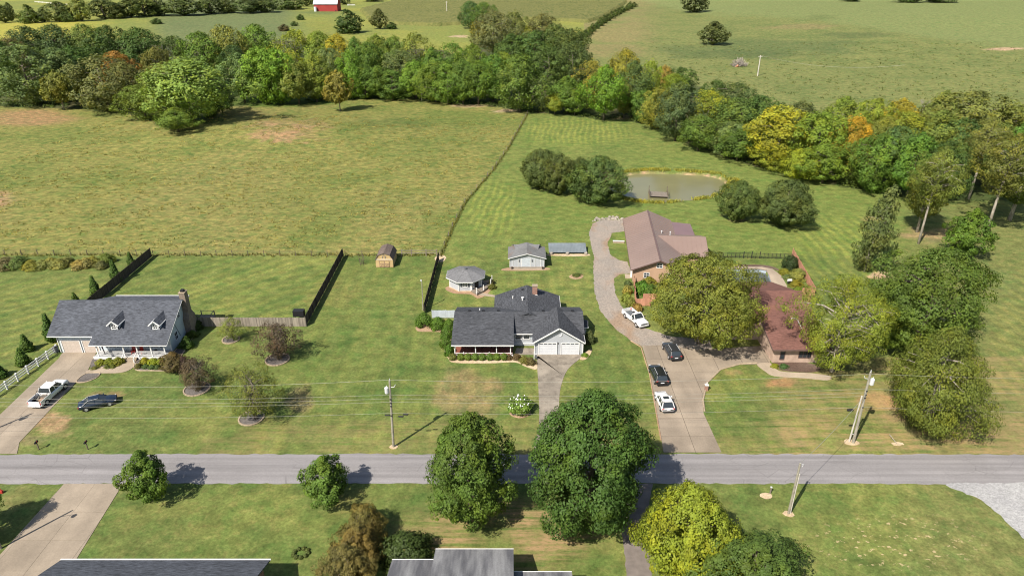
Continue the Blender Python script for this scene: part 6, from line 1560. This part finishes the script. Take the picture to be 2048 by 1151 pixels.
for px, b_, tp_, w, c, lab in ((1018, 721, 708, 14, (.085, .055, .035), 'dull red-brown shrub just right of the clipped balls'), (1033, 721, 707, 18, (.090, .060, .038), 'brown shrub left of the twin shrubs at the walk'), (1047, 728, 712, 20, (.10, .095, .03), 'yellowish brown shrub near the lamp post'), (1061, 732, 714, 20, (.085, .060, .035), 'brown shrub beside the lamp post'),
                              (1170, 715, 706, 15, (.075, .12, .02), 'low bright green plant at the garage corner'), (1180, 690, 660, 20, (.050, .060, .03), 'dark leggy shrub with pale blooms at the side of the garage'),
                              (983, 572, 558, 14, (.055, .05, .03), 'upper dark shrub beside the garden deck'), (984, 580, 568, 16, (.065, .07, .025), 'lower dark shrub beside the garden deck'), (1153, 555, 547, 18, (.06, .075, .025), 'low plants in the bare bed behind the grey house'),
                              (201, 732, 717, 18, (.15, .155, .02), 'left yellow shrub before the cottage porch'), (218, 732, 716, 22, (.12, .125, .02), 'second yellow-green shrub before the cottage porch'), (236, 732, 714, 24, (.11, .105, .02), 'third yellow-green shrub beside the cottage steps'),
                              (289, 731, 714, 20, (.15, .14, .02), 'yellow shrub right of the cottage steps'), (305, 733, 716, 22, (.165, .17, .02), 'bright yellow shrub in the middle right of the cottage bed'), (322, 732, 715, 20, (.16, .165, .02), 'yellow shrub beside the maroon bush'),
                              (190, 740, 732, 14, (.09, .08, .03), 'small low plant at the left end of the cottage bed'), (214, 738, 729, 12, (.07, .085, .03), 'left low green mound in the cottage bed'), (225, 737, 728, 13, (.075, .09, .025), 'right low green mound left of the cottage steps'), (276, 738, 726, 14, (.085, .07, .03), 'small reddish shrub at the foot of the cottage steps'), (291, 738, 728, 13, (.06, .08, .035), 'first grey-green mound right of the cottage steps'), (303, 740, 729, 13, (.065, .085, .035), 'second grey-green mound right of the cottage steps'), (315, 740, 729, 13, (.06, .08, .03), 'third grey-green mound beside the maroon bush'),
                              (372, 700, 672, 26, (.040, .062, .016), 'dark shrub under the cottage gable window'), (385, 678, 660, 22, (.05, .075, .018), 'green shrub near the stone chimney foot'), (394, 662, 640, 22, (.030, .048, .014), 'dark bush behind the stone chimney at the plank fence')):
    plant_px('shrub', px, b_, tp_, w, c, lab, 'garden_shrub', 'shrub', 'garden shrubs')
plant_px('autumn_bush', 345, 739, 703, 48, (.085, .060, .032), 'large maroon and bronze bush at the cottage corner', 'maroon_bush', 'bush'); plant_px('autumn_bush', 366, 738, 712, 36, (.050, .028, .030), 'dark purple bush at the right end of the cottage bed', 'maroon_bush', 'bush')
# hydrangea with white flower heads
hy = plant_px('ball', 1040, 834, 795, 48, (.085, .115, .030), 'round hydrangea with white flower heads on the front lawn', 'hydrangea', 'shrub')
fl = MB(); r_ = random.Random(3)
for k in range(34):
    a = r_.uniform(0, 6.28); e_ = r_.uniform(-.1, 1.4); x, y, z = .62 * math.cos(e_) * math.cos(a), .62 * math.cos(e_) * math.sin(a), .66 + .6 * math.sin(e_)
    fl.tube([(x, y, z - .05), (x * 1.03, y * 1.03, z), (x * 1.05, y * 1.05, z + .05)], [.015, .04, .015], 5)
fl.obj('flower_heads', M['flower_white'], hy, True)
p = P(1040, 823); o = sheet('mulch_ring', rough_edge([Vector((p.x + 1.5 * math.cos(a), p.y - .1 + 1.3 * math.sin(a), 0)) for a in np.linspace(0, 6.28, 16)[:-1]], .05, .4), .04, M['bare'])
# beds right
for px, b_, tp_, w, c, lab in ((1582, 542, 510, 34, (.022, .034, .014), 'dark rounded shrub against the salmon fence top'), (1570, 553, 537, 22, (.14, .13, .02), 'yellow shrub left of the pool fence bed'), (1598, 566, 537, 36, (.13, .125, .05), 'large cream variegated shrub by the salmon fence'), (1592, 576, 560, 24, (.12, .105, .02), 'golden shrub below the variegated one'), (1596, 590, 573, 22, (.08, .11, .025), 'green and yellow shrub near the salmon gate panel'), (1574, 560, 548, 16, (.08, .10, .045), 'grey-green shrub beside the small grill'),
                              (1550, 737, 727, 16, (.15, .135, .02), 'small yellow round shrub at the house front walk'), (1568, 738, 727, 16, (.05, .085, .035), 'small blue-green round shrub at the house front walk'),
                              (1256, 572, 560, 15, (.07, .085, .04), 'grey-green shrub at the corner of the tan building'), (1254, 586, 570, 20, (.17, .165, .06), 'upper pale plume grass clump left of the salmon fence'), (1254, 602, 584, 20, (.16, .165, .045), 'middle pale plume grass clump left of the salmon fence'), (1262, 613, 594, 20, (.11, .125, .04), 'lower green plume grass clump left of the salmon fence'), (1275, 621, 606, 22, (.16, .105, .055), 'tan dry grass clump behind the white pickup'),
                              (1285, 585, 560, 30, (.055, .11, .022), 'tall green grass clump inside the salmon courtyard'), (1300, 590, 568, 28, (.07, .115, .025), 'second green grass clump inside the salmon courtyard'), (1298, 572, 553, 28, (.11, .115, .025), 'yellowish shrub under the tan gable wall')):
    plant_px('grass_clump' if 'grass' in lab else 'shrub', px, b_, tp_, w, c, lab, 'garden_shrub', 'shrub', 'shrubs right of the gravel drive')
# rank shrubs along the left field fence
for k, (px, b_, tp_, w, c) in enumerate(((12, 545, 514, 46, (.10, .08, .045)), (38, 543, 512, 40, (.06, .085, .03)), (62, 545, 520, 34, (.13, .125, .03)), (84, 543, 519, 32, (.145, .14, .05)), (101, 539, 515, 30, (.15, .145, .06)), (118, 541, 517, 32, (.15, .13, .055)), (133, 533, 513, 26, (.13, .125, .05)), (158, 543, 519, 30, (.17, .145, .075)), (172, 540, 515, 30, (.165, .14, .07)), (186, 535, 512, 28, (.15, .14, .05)), (202, 541, 521, 24, (.09, .09, .045)), (213, 531, 506, 26, (.07, .10, .03)))):
    w_ = ('leftmost', 'second', 'third', 'fourth', 'fifth', 'sixth', 'seventh', 'eighth', 'ninth', 'tenth', 'eleventh', 'rightmost')[k]
    plant_px('shrub', px, b_, tp_, w, c, '%s of the rank shrubs along the left pasture fence' % w_, 'rank_shrub', 'shrub', 'shrubs along the left pasture fence')
# pond trees -------------------------------------------------------------
for px, b_, tp_, w, lab in ((1079, 376, 298, 76, 'leftmost tree of the clump left of the pond'), (1118, 388, 306, 66, 'second tree of the clump left of the pond'), (1158, 382, 313, 34, 'narrow tree between the two large ones left of the pond'), (1199, 406, 313, 106, 'largest tree of the clump touching the pond'),
                           (1478, 440, 361, 76, 'smaller of the two trees right of the pond'), (1574, 450, 359, 106, 'larger of the two trees right of the pond')):
    plant_px('pond_tree', px, b_, tp_, w, (.052, .070, .026), lab, group='trees round the pond')
# tall trees at the right edge ---------------------------------------------
plant_px('spindly', 1750, 543, 366, 48, (.062, .078, .036), 'tall narrow grey-green tree leaning right on the lawn', rot=0.0)
plant_px('oak_high', 1864, 487, 288, 92, (.095, .105, .030), 'high-crowned oak with bare pale trunk at right', rot=.0)
plant_px('oak_low', 1856, 464, 300, 90, (.090, .100, .028), 'oak standing behind the pale-trunked oak', rot=1.9)
plant_px('small_maple', 1940, 518, 415, 72, (.060, .088, .018), 'small green maple with short trunk under the right oaks')
plant_px('oak_high', 2004, 470, 262, 116, (.088, .098, .028), 'oak with thick pale trunk near the right edge', rot=.2)
plant_px('oak_high', 1962, 398, 232, 92, (.105, .112, .035), 'oak with slender leaning trunk in front of the right wood', rot=.5)
plant_px('oak_low', 2050, 440, 250, 130, (.055, .075, .022), 'dark oak cut by the right edge')
# lone trees -----------------------------------------------------------
plant_px('young', 676, 222, 137, 54, (.135, .112, .034), 'golden tree with pale trunk alone on the pasture edge')
plant_px('far_2', 695, 66, 17, 55, (.034, .048, .018), 'dark spreading tree below the red barn'); plant_px('far_0', 758, 58, 15, 31, (.048, .058, .022), 'narrow dark tree at the corn field corner')
plant_px('far_2', 782, 58, 44, 24, GD, 'low dark bush at the corn field corner', 'bush', 'bush'); plant_px('far_2', 568, 62, 48, 22, (.07, .05, .03), 'brownish bush on the hedge below the barn', 'bush', 'bush'); plant_px('far_2', 601, 40, 28, 16, GD, 'dark bush on the slope left of the barn', 'bush', 'bush'); plant_px('far_2', 588, 52, 42, 14, GD, 'small bush between two others on the slope below the barn', 'bush', 'bush'); plant_px('far_2', 313, 48, 36, 22, GD, 'single dark bush in the far left meadow', 'bush', 'bush')
plant_px('far_1', 1390, 25, -22, 52, (.040, .048, .018), 'dark round tree at the top of the right hillside'); plant_px('far_0', 1428, 90, 40, 52, (.050, .055, .022), 'lone dark tree on the right hillside')
plant_px('dead_b', 1846, 240, 188, 40, GD, 'bare white snag above the right wood', 'dead_tree')
# brush pile
g = G(1478, 133); bp = MB(); r_ = random.Random(5)
for k in range(260):
    a = r_.uniform(0, 6.28); q = Vector((r_.uniform(-3.6, 3.6), r_.uniform(-2, 2), 0)); L = r_.uniform(1.5, 4); hh = max(.2, 5.2 * (1 - (q.x / 4.2) ** 2) * (1 - (q.y / 2.8) ** 2))
    bp.tube([q + Vector((0, 0, r_.uniform(0, hh * .5))), q + Vector((L * math.cos(a) * .5, L * math.sin(a) * .4, hh * r_.uniform(.5, 1.0)))], .08, 3)
t = thing('brush_pile', 'grey brush pile on the right hillside', 'brush pile', tuple(g)); stuff(bp.obj('branches', M['bark_dead'], t, True)); MB().tube([(-2.6, -2, 0), (-1.5, -2.4, .8), (-.6, -2, 0)], [.2, .7, .2], 8).obj('red_clay', M['clay'], t, True)

for k in range(9):
    a = k * .7; p = P(602, 1106) + Vector((.75 * math.cos(a), .6 * math.sin(a), 0))
    if k == 0: rg = thing('daylily_ring', 'small ring of low green plants on the near left lawn', 'plants', tuple(P(602, 1106)))
    o = bpy.data.objects.new('clump', TREES['grass_clump'][1]); o.parent = rg; link(o); o.location = (p.x - rg.location.x, p.y - rg.location.y, 0); o.scale = (.32, .32, .22); o.rotation_euler = (0, 0, a); o.color = (.10, .125, .035, 1)
p = P(645, 1003); rk = MB().tube([(p.x - .3, p.y, .05), (p.x - .1, p.y, .22), (p.x + .2, p.y, .2), (p.x + .35, p.y, .03)], [.06, .26, .24, .06], 7); tag(rk.obj('boulder', M['rock']), 'pale rock at the foot of the small bright green verge tree', 'rock')
# ------------------------------------------------------------------ the wood: every tree (x, foot, top, width in photo pixels), colour, label
GROUP_W = 'trees of the wood'
WOOD = [
 (12, 192, 80, 52, GD, 'dark tree at the left edge, middle of the wood'), (30, 165, 75, 42, (.075, .06, .035), 'brownish tree at the left edge in the back row'), (60, 152, 52, 62, DG, 'dark tree in the back row nearest the left edge'), (115, 152, 48, 70, DG, 'broad dark tree in the back row, second from the left'),
 (175, 152, 46, 55, (.085, .098, .035), 'pale green tree in the back row above the orange crown'), (222, 160, 50, 66, GD, 'dark rounded tree in the back row, right of a pale one'), (285, 160, 54, 76, GD, 'broad dark tree in the back row near the two dead trees'), (352, 162, 70, 46, GD, 'small dark tree in the back row beside the dead branches'),
 (405, 168, 62, 62, (.055, .088, .020), 'green tree in the back row above the pale front clump'), (456, 164, 48, 62, OL, 'olive tree in the back row above the dark hollow'), (515, 156, 47, 62, (.062, .095, .022), 'green tree in the back row left of a yellow-green one'),
 (592, 162, 58, 62, YG, 'yellow-green tree in the back row below the barn hedge'), (640, 162, 62, 62, (.10, .13, .026), 'light green tree in the back row below the barn'), (676, 162, 67, 48, YE, 'yellow tree in the back row below the dark spreading field tree'), (712, 165, 72, 40, GM, 'green tree just right of the yellow one in the back row'), (755, 168, 66, 52, (.075, .10, .022), 'green tree in the back row below the narrow field tree'), (790, 168, 71, 46, GM, 'green tree in the back row, middle of the view'), (832, 172, 66, 58, OL, 'olive dome in the back row left of the far meadow gap'), (866, 186, 93, 52, GM, 'green tree in the second row under the olive dome'), (906, 175, 84, 52, GM, 'green tree in the back row by the meadow gap'), (946, 182, 85, 56, (.07, .10, .02), 'green tree in the second row right of the meadow gap'),
 (50, 210, 87, 98, GG, 'large grey-green tree at the left front of the wood'), (118, 202, 96, 74, GG, 'grey-green tree behind the young yellowish tree'), (152, 192, 90, 62, GD, 'dark tree in the middle row left of the olive tree'), (188, 185, 88, 56, GD, 'dark tree in the middle row under the pale back tree'), (238, 202, 100, 58, (.17, .085, .030), 'tree with orange crown in the left wood'),
 (205, 222, 111, 100, (.078, .080, .038), 'dull olive tree in front of the orange crown'), (252, 222, 122, 62, (.080, .082, .036), 'dull olive tree left of the dead branches'), (320, 188, 94, 52, OL, 'small olive tree between the two dead trees'), (375, 248, 116, 128, PG, 'tallest pale green tree of the clump standing forward in the pasture'), (330, 244, 130, 80, PG, 'pale yellowish tree on the left of the forward clump'), (284, 240, 168, 74, (.10, .12, .03), 'low pale tree at the left foot of the forward clump'), (352, 264, 214, 82, (.095, .12, .03), 'lowest spreading tree at the front of the forward clump'), (418, 236, 140, 70, (.075, .098, .03), 'green tree on the right of the forward clump'), (440, 226, 165, 56, GD, 'dark tree at the right foot of the forward clump'), (470, 185, 88, 56, DG, 'dark tree behind the hollow right of the forward clump'), (482, 206, 104, 62, GG, 'grey-green tree right of the dark hollow'), (524, 208, 91, 72, GB, 'bright green tree with bare trunk right of the hollow'), (555, 209, 95, 54, GB, 'second bright green tree with bare trunk'), (593, 209, 119, 54, OL, 'olive yellow tree in the front row left of the golden tree'), (628, 204, 107, 52, (.09, .11, .025), 'light olive tree in the front row behind the golden tree'), (662, 192, 94, 54, GG, 'grey-green tree behind the golden tree'), (701, 198, 103, 42, GB, 'narrow bright green tree right of the golden tree'), (728, 198, 128, 46, GM, 'green tree in the front row right of the narrow bright one'), (738, 188, 84, 56, GM, 'green tree in the second row behind the front trunks'), (757, 196, 132, 46, (.06, .09, .02), 'small green tree in the front row left of the grey snag'), (800, 188, 99, 62, GG, 'grey-green tree behind the grey snag'), (784, 199, 140, 62, GM, 'green tree at the foot of the grey snag'), (830, 197, 118, 52, GB, 'bright green tree left of the small bare tree'), (870, 204, 122, 58, (.068, .10, .02), 'green tree right of the small bare tree'), (895, 208, 126, 58, (.07, .10, .022), 'green tree in the front row near the middle'), (925, 208, 118, 52, GM, 'green tree in the front row above the pasture gate'), (956, 209, 120, 56, (.06, .092, .02), 'green tree in the front row left of the fence end'), (986, 204, 108, 56, GM, 'green tree in the second row left of the fence end'), (1006, 192, 104, 48, (.11, .125, .025), 'yellowish tree in the second row left of the fence end'),
 (940, 58, 1, 36, DG, 'dark tree at the top beside the corn field'), (968, 62, 4, 40, (.05, .075, .022), 'green tree at the top right of the dark one'), (956, 72, 42, 24, YE, 'small yellow tree at the edge of the far meadow'), (986, 122, 20, 66, (.085, .085, .045), 'tall grey-olive tree at the upper end of the wood'), (1030, 112, 22, 46, (.065, .075, .032), 'tree below the white snag at the upper end of the wood'), (1084, 112, 27, 52, (.082, .078, .040), 'olive-brown tree at the upper end of the wood'), (1056, 114, 50, 24, YG, 'small bright yellow-green tree at the upper end of the wood'), (1024, 152, 66, 64, GD, 'dark tree in the upper wood, left side'), (1072, 152, 60, 72, GD, 'dark tree in the upper wood, middle'), (1108, 150, 48, 54, (.042, .056, .020), 'dark tree in the upper wood beside the hedge'), (1142, 160, 55, 62, (.045, .058, .020), 'dark tree below the start of the hedgerow'), (1145, 178, 85, 62, (.042, .056, .022), 'dark tree on the right shoulder of the wood'), (1098, 180, 90, 62, GD, 'dark tree in the middle of the right shoulder'),
 (1040, 224, 107, 78, GM, 'big green tree at the end of the field fence'), (1088, 223, 154, 34, GG, 'narrow grey-green tree right of the field fence end'), (1110, 229, 183, 34, YG, 'low yellow-green bush-like tree right of the field fence end'), (1135, 226, 150, 52, GM, 'green tree above the striped mown field'), (1150, 231, 179, 38, (.07, .10, .022), 'small light green tree at the field edge'), (1182, 218, 119, 44, (.12, .105, .025), 'yellow-olive tree left of the big bright green one'), (1210, 241, 127, 64, (.062, .105, .018), 'big bright green tree at the field edge'), (1249, 205, 97, 52, (.125, .105, .022), 'yellow-brown crown at the peak of the right wood'), (1266, 232, 119, 60, DG, 'dark green tree right of the big bright green one'), (1300, 220, 119, 38, YG, 'yellow-green tree behind the dark one'), (1250, 237, 164, 34, OL, 'small olive tree at the field edge between green ones'), (1286, 243, 178, 44, GM, 'green tree at the field edge above the pond'), (1328, 196, 130, 32, (.15, .10, .035), 'orange-olive tree in the back row of the right wood'), (1360, 196, 134, 48, GD, 'dark tree in the back row with a branch reaching right'), (1346, 214, 147, 48, YG, 'yellow tree in the second row of the right wood'), (1318, 258, 174, 54, (.105, .11, .028), 'olive-yellow tree at the wood edge left of a dark one'), (1356, 282, 164, 66, (.045, .062, .030), 'dark grey-green tree at the bend of the wood edge'), (1416, 272, 179, 64, YG, 'yellow-green tree right of the bend of the wood edge'), (1430, 236, 159, 44, GD, 'dark crown in the back row right of the bend'), (1472, 244, 164, 60, (.038, .052, .022), 'broad dark crown in the back row below the brush pile'), (1400, 302, 230, 62, GM, 'green tree at the foot of the wood edge bend'), (1476, 294, 194, 76, (.055, .075, .022), 'dark green tree left of the large yellow one'), (1465, 312, 244, 62, GG, 'grey-green tree low at the wood edge above the pond tree pair'),
 (1516, 294, 189, 64, GD, 'dark tree behind the large yellow one'), (1556, 332, 211, 100, (.150, .135, .020), 'large yellow tree in the right wood'), (1598, 296, 202, 74, (.05, .06, .025), 'dark tree behind and right of the large yellow one'), (1478, 322, 258, 66, (.05, .078, .02), 'low green tree in front of the grey-green one'), (1552, 338, 288, 62, YG, 'low yellow-green tree at the foot of the large yellow one'), (1602, 360, 298, 62, (.125, .14, .022), 'low yellow-green tree right of the large yellow one'), (1636, 340, 222, 84, (.078, .108, .02), 'green tree left of the orange-yellow one'), (1684, 306, 190, 74, (.082, .100, .022), 'high green crown behind the orange-yellow tree'), (1706, 345, 230, 52, (.190, .125, .020), 'orange-yellow tree in the right wood'), (1652, 366, 288, 72, (.075, .11, .02), 'green tree at the wood edge below the orange-yellow one'), (1746, 306, 195, 64, (.115, .12, .022), 'yellow-green crown right of the orange-yellow tree'), (1796, 306, 194, 64, (.155, .125, .022), 'golden green crown left of the white snag'), (1768, 326, 232, 64, OL, 'olive tree in the second row of the right wood'), (1808, 326, 222, 74, (.095, .11, .02), 'yellowish green tree in the second row below the white snag'), (1726, 372, 276, 64, (.055, .082, .02), 'green tree at the wood edge right of the orange-yellow one'), (1757, 386, 266, 64, GM, 'green tree with visible trunk at the wood edge'), (1790, 380, 250, 72, DG, 'dark tree behind the narrow leaning tree'), (1880, 306, 179, 70, OL, 'olive crown right of the white snag'), (1940, 316, 181, 116, (.082, .085, .03), 'broad olive crown in the back row near the right edge'), (1876, 328, 218, 84, (.08, .095, .025), 'olive green tree in the second row near the right edge'), (1916, 338, 238, 74, DG, 'dark tree in the second row near the right edge'), (1830, 396, 262, 72, GM, 'green tree behind the two right oaks'), (2020, 326, 208, 76, (.085, .09, .026), 'olive tree in the back row at the right edge'), (1990, 372, 246, 84, (.060, .080, .024), 'green tree behind the thick-trunked oak'), (2060, 380, 236, 90, GM, 'green tree cut by the right edge of the wood'), (1895, 402, 280, 70, GD, 'dark tree between the right oaks'),
]
for k, (px, b_, tp_, w, c, lab) in enumerate(WOOD):
    c = tuple(q * (.92 if 'forward clump' in lab else 1.05 if px < 330 else 1.22) for q in c)  # trees at the left stay darker: cloud shadow put into their colour
    plant_px('wood_%d' % ((k * 5 + int(px)) % 6), px, b_, tp_, w * (0.98 if 'forward clump' in lab else 1.24), c, lab, group=GROUP_W)
plant_px('young', 116, 219, 136, 60, (.095, .10, .026), 'young yellowish tree at the brown field corner', group=GROUP_W)
for px, b_, tp_, w, lab in ((268, 205, 128, 46, 'bare grey dead tree left of the forward clump'), (330, 172, 74, 44, 'bare grey dead tree in the back row'), (364, 176, 96, 44, 'pinkish bare dead tree behind the forward clump'), (780, 190, 116, 34, 'bare grey snag among the middle trees'), (1012, 84, 26, 34, 'bare white snag at the upper end of the wood')):
    plant_px('dead_a' if px != 364 else 'dead_b', px, b_, tp_, w, GD, lab, 'dead_tree', group='dead trees')
plant_px('dead_b', 842, 201, 162, 24, GD, 'small bare tan tree at the wood edge', 'dead_tree', group='dead trees')
# undergrowth along the edge of the wood
ub = []
r_ = np.random.default_rng(12)
Pp, Nn = [], []
for k in range(300):
    px = r_.uniform(-20, 2070); py = float(np.interp(px, *np.array(W_FRONT).T)) - r_.uniform(1, 9)
    if 1780 < px or 440 < px < 600: continue
    g = G(px, py); m = 60; d = rnd_dirs(m, r_); d[:, 2] = np.abs(d[:, 2]); s_ = r_.uniform(.7, 1.7)
    Pp.append(np.array([g.x, g.y, g.z]) + d * np.array([1.6, 1.3, 1.0]) * s_ * r_.uniform(.5, 1, (m, 1))); Nn.append(d + np.array([0, 0, .4]))
v, q = leaf_quads(np.concatenate(Pp), np.concatenate(Nn), .55 * np.ones(sum(len(a) for a in Pp)), r_)
me = np_mesh('undergrowth', v, q, M['leaf']); at = me.attributes.new('rnd', 'FLOAT', 'POINT'); at.data.foreach_set('value', np.repeat(r_.random(len(q)), 4).astype(np.float32))
o = link(bpy.data.objects.new('undergrowth', me)); o.color = (.058, .088, .020, 1); stuff(o); tag(o, 'low green undergrowth along the edge of the wood', 'undergrowth')
# far trees at the top ------------------------------------------------------
FAR = [(5, 46, 8, 30), (18, 43, 4, 14), (55, 47, 8, 36), (85, 45, 16, 24), (115, 44, 2, 46), (138, 44, 17, 26), (157, 43, -12, 36), (205, 38, -5, 44), (232, 37, 4, 32), (258, 35, -9, 42), (287, 33, -6, 42), (310, 31, -12, 36), (365, 31, -9, 60), (420, 28, -6, 42), (452, 26, -12, 32), (498, 26, -9, 52), (528, 25, -6, 40), (576, 19, -9, 46), (612, 13, -14, 24), (688, 9, -12, 24)]
CN = ('first', 'second', 'third', 'fourth', 'fifth', 'sixth', 'seventh', 'eighth', 'ninth', 'tenth', 'eleventh', 'twelfth', 'thirteenth', 'fourteenth', 'fifteenth', 'sixteenth', 'seventeenth', 'eighteenth')
for k, (px, b_, tp_, w) in enumerate(FAR):
    lab = '%s tree from the left in the far row at the top' % CN[k] if k < 18 else ('tree just left of the red barn', 'dark tree just right of the red barn')[k - 18]
    plant_px('far_%d' % (k % 3), px, b_, tp_, w * 1.15, [(.055, .068, .025), (.045, .062, .022), (.062, .075, .026), (.048, .058, .026)][k % 4] if k != 6 else (.105, .115, .042), lab, 'far_tree', 'tree', 'far trees at the top')
for k in range(15):
    u = k / 14; px = 1163 + 105 * u; b_ = 81 - 66 * u - 6 * math.sin(u * 3.1); hpx = 17 - 5 * u + random.uniform(-3, 4)
    lab = '%s bush of the hedgerow climbing from the wood' % CN[k] if k < 14 else 'topmost bush of the hedgerow climbing from the wood'
    plant_px('far_2', px, b_, b_ - hpx, 17 - 3 * u, (.045, .062, .020), lab, 'hedge_bush', 'bush', 'hedgerow bushes')
for px, b_, tp_, w, lab in ((745, 3, -12, 40, 'tree row tip at the top left of the corn'), (1700, 3, -6, 40, 'left tree tip at the very top right'), (1820, 5, -8, 60, 'middle tree tip at the very top right'), (1880, 5, -8, 60, 'right tree tip at the very top right')):
    plant_px('far_1', px, b_, tp_, w, GD, lab, 'far_tree', 'tree', 'far trees at the top')

# ------------------------------------------------------------------ corn field: a standing crop
cp_ = [(722, 20), (742, 44), (800, 50), (870, 53), (925, 49), (1000, 42), (1085, 40), (1175, 46), (1205, 36), (1250, 8), (1260, -30), (1100, -40), (830, -40), (780, 6)]
cpw = [G(a, max(b, -30)) for a, b in cp_]
xs_ = [p.x for p in cpw]; ys_ = [p.y for p in cpw]
cxx, cyy = np.meshgrid(np.arange(min(xs_), max(xs_), 2.2), np.arange(min(ys_), min(max(ys_), 1150), 3.0), indexing='xy')
cxx = cxx + np.random.default_rng(2).uniform(-.7, .7, cxx.shape); inside = inpoly(cxx.ravel(), cyy.ravel(), [(p.x, p.y) for p in cpw]).reshape(cxx.shape)
hz_ = hgt(cxx.ravel(), cyy.ravel()).reshape(cxx.shape) + np.where(inside, 2.3 + np.random.default_rng(4).uniform(-.35, .35, cxx.shape), -.3)
nyy, nxx = cxx.shape; a0 = (np.arange(nyy - 1)[:, None] * nxx + np.arange(nxx - 1)[None, :]).ravel(); qd = np.stack([a0, a0 + 1, a0 + nxx + 1, a0 + nxx], 1)
fi = inside.ravel(); qd = qd[fi[qd].any(1)]
def _corn():
    t = NT('corn'); n = t.noise(t.pos((1.0, .25, 1)), .5, 3); n2 = t.noise(t.pos(), .05, 3)
    c = t.mix(t.mr(n, .35, .65, 0, 1), (.080, .098, .026, 1), (.165, .155, .052, 1)); c = t.mix(t.mr(n2, .4, .65, 0, .6), c, (.15, .15, .045, 1))
    t.bump(n, .6, .8); return t.fin(c, .9, .15)
u_, inv_ = np.unique(qd, return_inverse=True)
me = np_mesh('corn_field', np.stack([cxx.ravel(), cyy.ravel(), hz_.ravel()], 1)[u_], inv_.reshape(qd.shape), _corn())
o = link(bpy.data.objects.new('corn_field', me)); stuff(o); tag(o, 'standing corn crop on the far hill', 'corn field')

# ------------------------------------------------------------------ rank grass: pond margin, fence lines, pasture tussocks
def tufts(name, label, pts, h, col_, n=7, w=.07, spread=.25, cat='grass'):
    r = np.random.default_rng(len(pts)); pts = np.asarray(pts); m = len(pts) * n
    base = np.repeat(pts, n, 0) + np.concatenate([r.normal(0, spread, (m, 2)), np.zeros((m, 1))], 1)
    hh = h * r.uniform(.5, 1.2, m); a = r.uniform(0, 6.28, m); ln = r.normal(0, .35, (m, 2)) * hh[:, None]
    dx = np.stack([np.cos(a), np.sin(a), np.zeros(m)], 1) * (w * r.uniform(.6, 1.5, m))[:, None]
    top = base + np.concatenate([ln, hh[:, None]], 1)
    v = np.stack([base - dx, base + dx, top + dx * .35, top - dx * .35], 1).reshape(-1, 3)
    me = np_mesh(name, v, np.arange(4 * m).reshape(m, 4), M['leaf']); at = me.attributes.new('rnd', 'FLOAT', 'POINT'); at.data.foreach_set('value', np.repeat(r.random(m), 4).astype(np.float32))
    o = link(bpy.data.objects.new(name, me)); o.color = (*col_, 1); stuff(o); return tag(o, label, cat)
r_ = np.random.default_rng(9)
def gpt(x, y): return (x, y, float(hgt(x, y)))
pts = []
for a in np.linspace(0, 2 * math.pi, 1300):
    q = (1 + 0.05 * math.sin(3 * a + 1) + 0.03 * math.sin(5 * a)) * r_.uniform(1.12, 1.30 if math.sin(a) > -.1 else 1.16)
    x = 40.5 + (math.cos(-.22) * 16 * q * math.cos(a) + math.sin(-.22) * 11.6 * q * math.sin(a)); y = 175.2 + (-math.sin(-.22) * 16 * q * math.cos(a) + math.cos(-.22) * 11.6 * q * math.sin(a))
    if fnoise(np.array([x / 2.5]), np.array([y / 2.5]))[0] > .40: pts.append(gpt(x, y))
tufts('pond_grass', 'tall yellow-green grass round the pond margin', pts, .6, (.200, .205, .040), 8, .09, .35)
pts = []
for i in range(len(DIAG_W) - 1):
    a, b = DIAG_W[i], DIAG_W[i + 1]
    for u in np.arange(0, 1, .4 / (b - a).length): q = a + (b - a) * u; pts.append(gpt(q.x + r_.normal(.1, .16), q.y))
for x in np.arange(-128, -16, .45): pts.append(gpt(x, 128.9 + r_.normal(0, .35)))
for x in np.arange(-170, -128, .4): pts.append(gpt(x, 128.9 + r_.normal(0, .6)))
tufts('fence_line_grass', 'unmown grass along the pasture fences', pts, .5, (.115, .120, .032), 6, .07, .15)
pts = []
for k in range(6000):
    y = 130 + 130 * r_.random() ** .9; x = r_.uniform(-150, 20)
    if x > np.interp(y, [p.y for p in DIAG_W], [p.x for p in DIAG_W]) - .5: continue
    if fnoise(np.array([x / 9]), np.array([y / 5]))[0] < .47: continue
    pts.append(gpt(x, y))
tufts('pasture_tussocks', 'grass tussocks scattered over the pasture', pts, .18, (.180, .165, .048), 6, .16, .5)
pts = []
for k in range(700):
    px, py = r_.uniform(1300, 2048), r_.uniform(85, 200); g = G(px, py)
    if py > float(np.interp(px, *np.array(W_BACK).T)) - 4: continue
    pts.append((g.x, g.y, g.z))
tufts('hillside_weeds', 'weedy clumps dotted over the right hillside', pts, .55, (.085, .105, .034), 7, .16, .6)
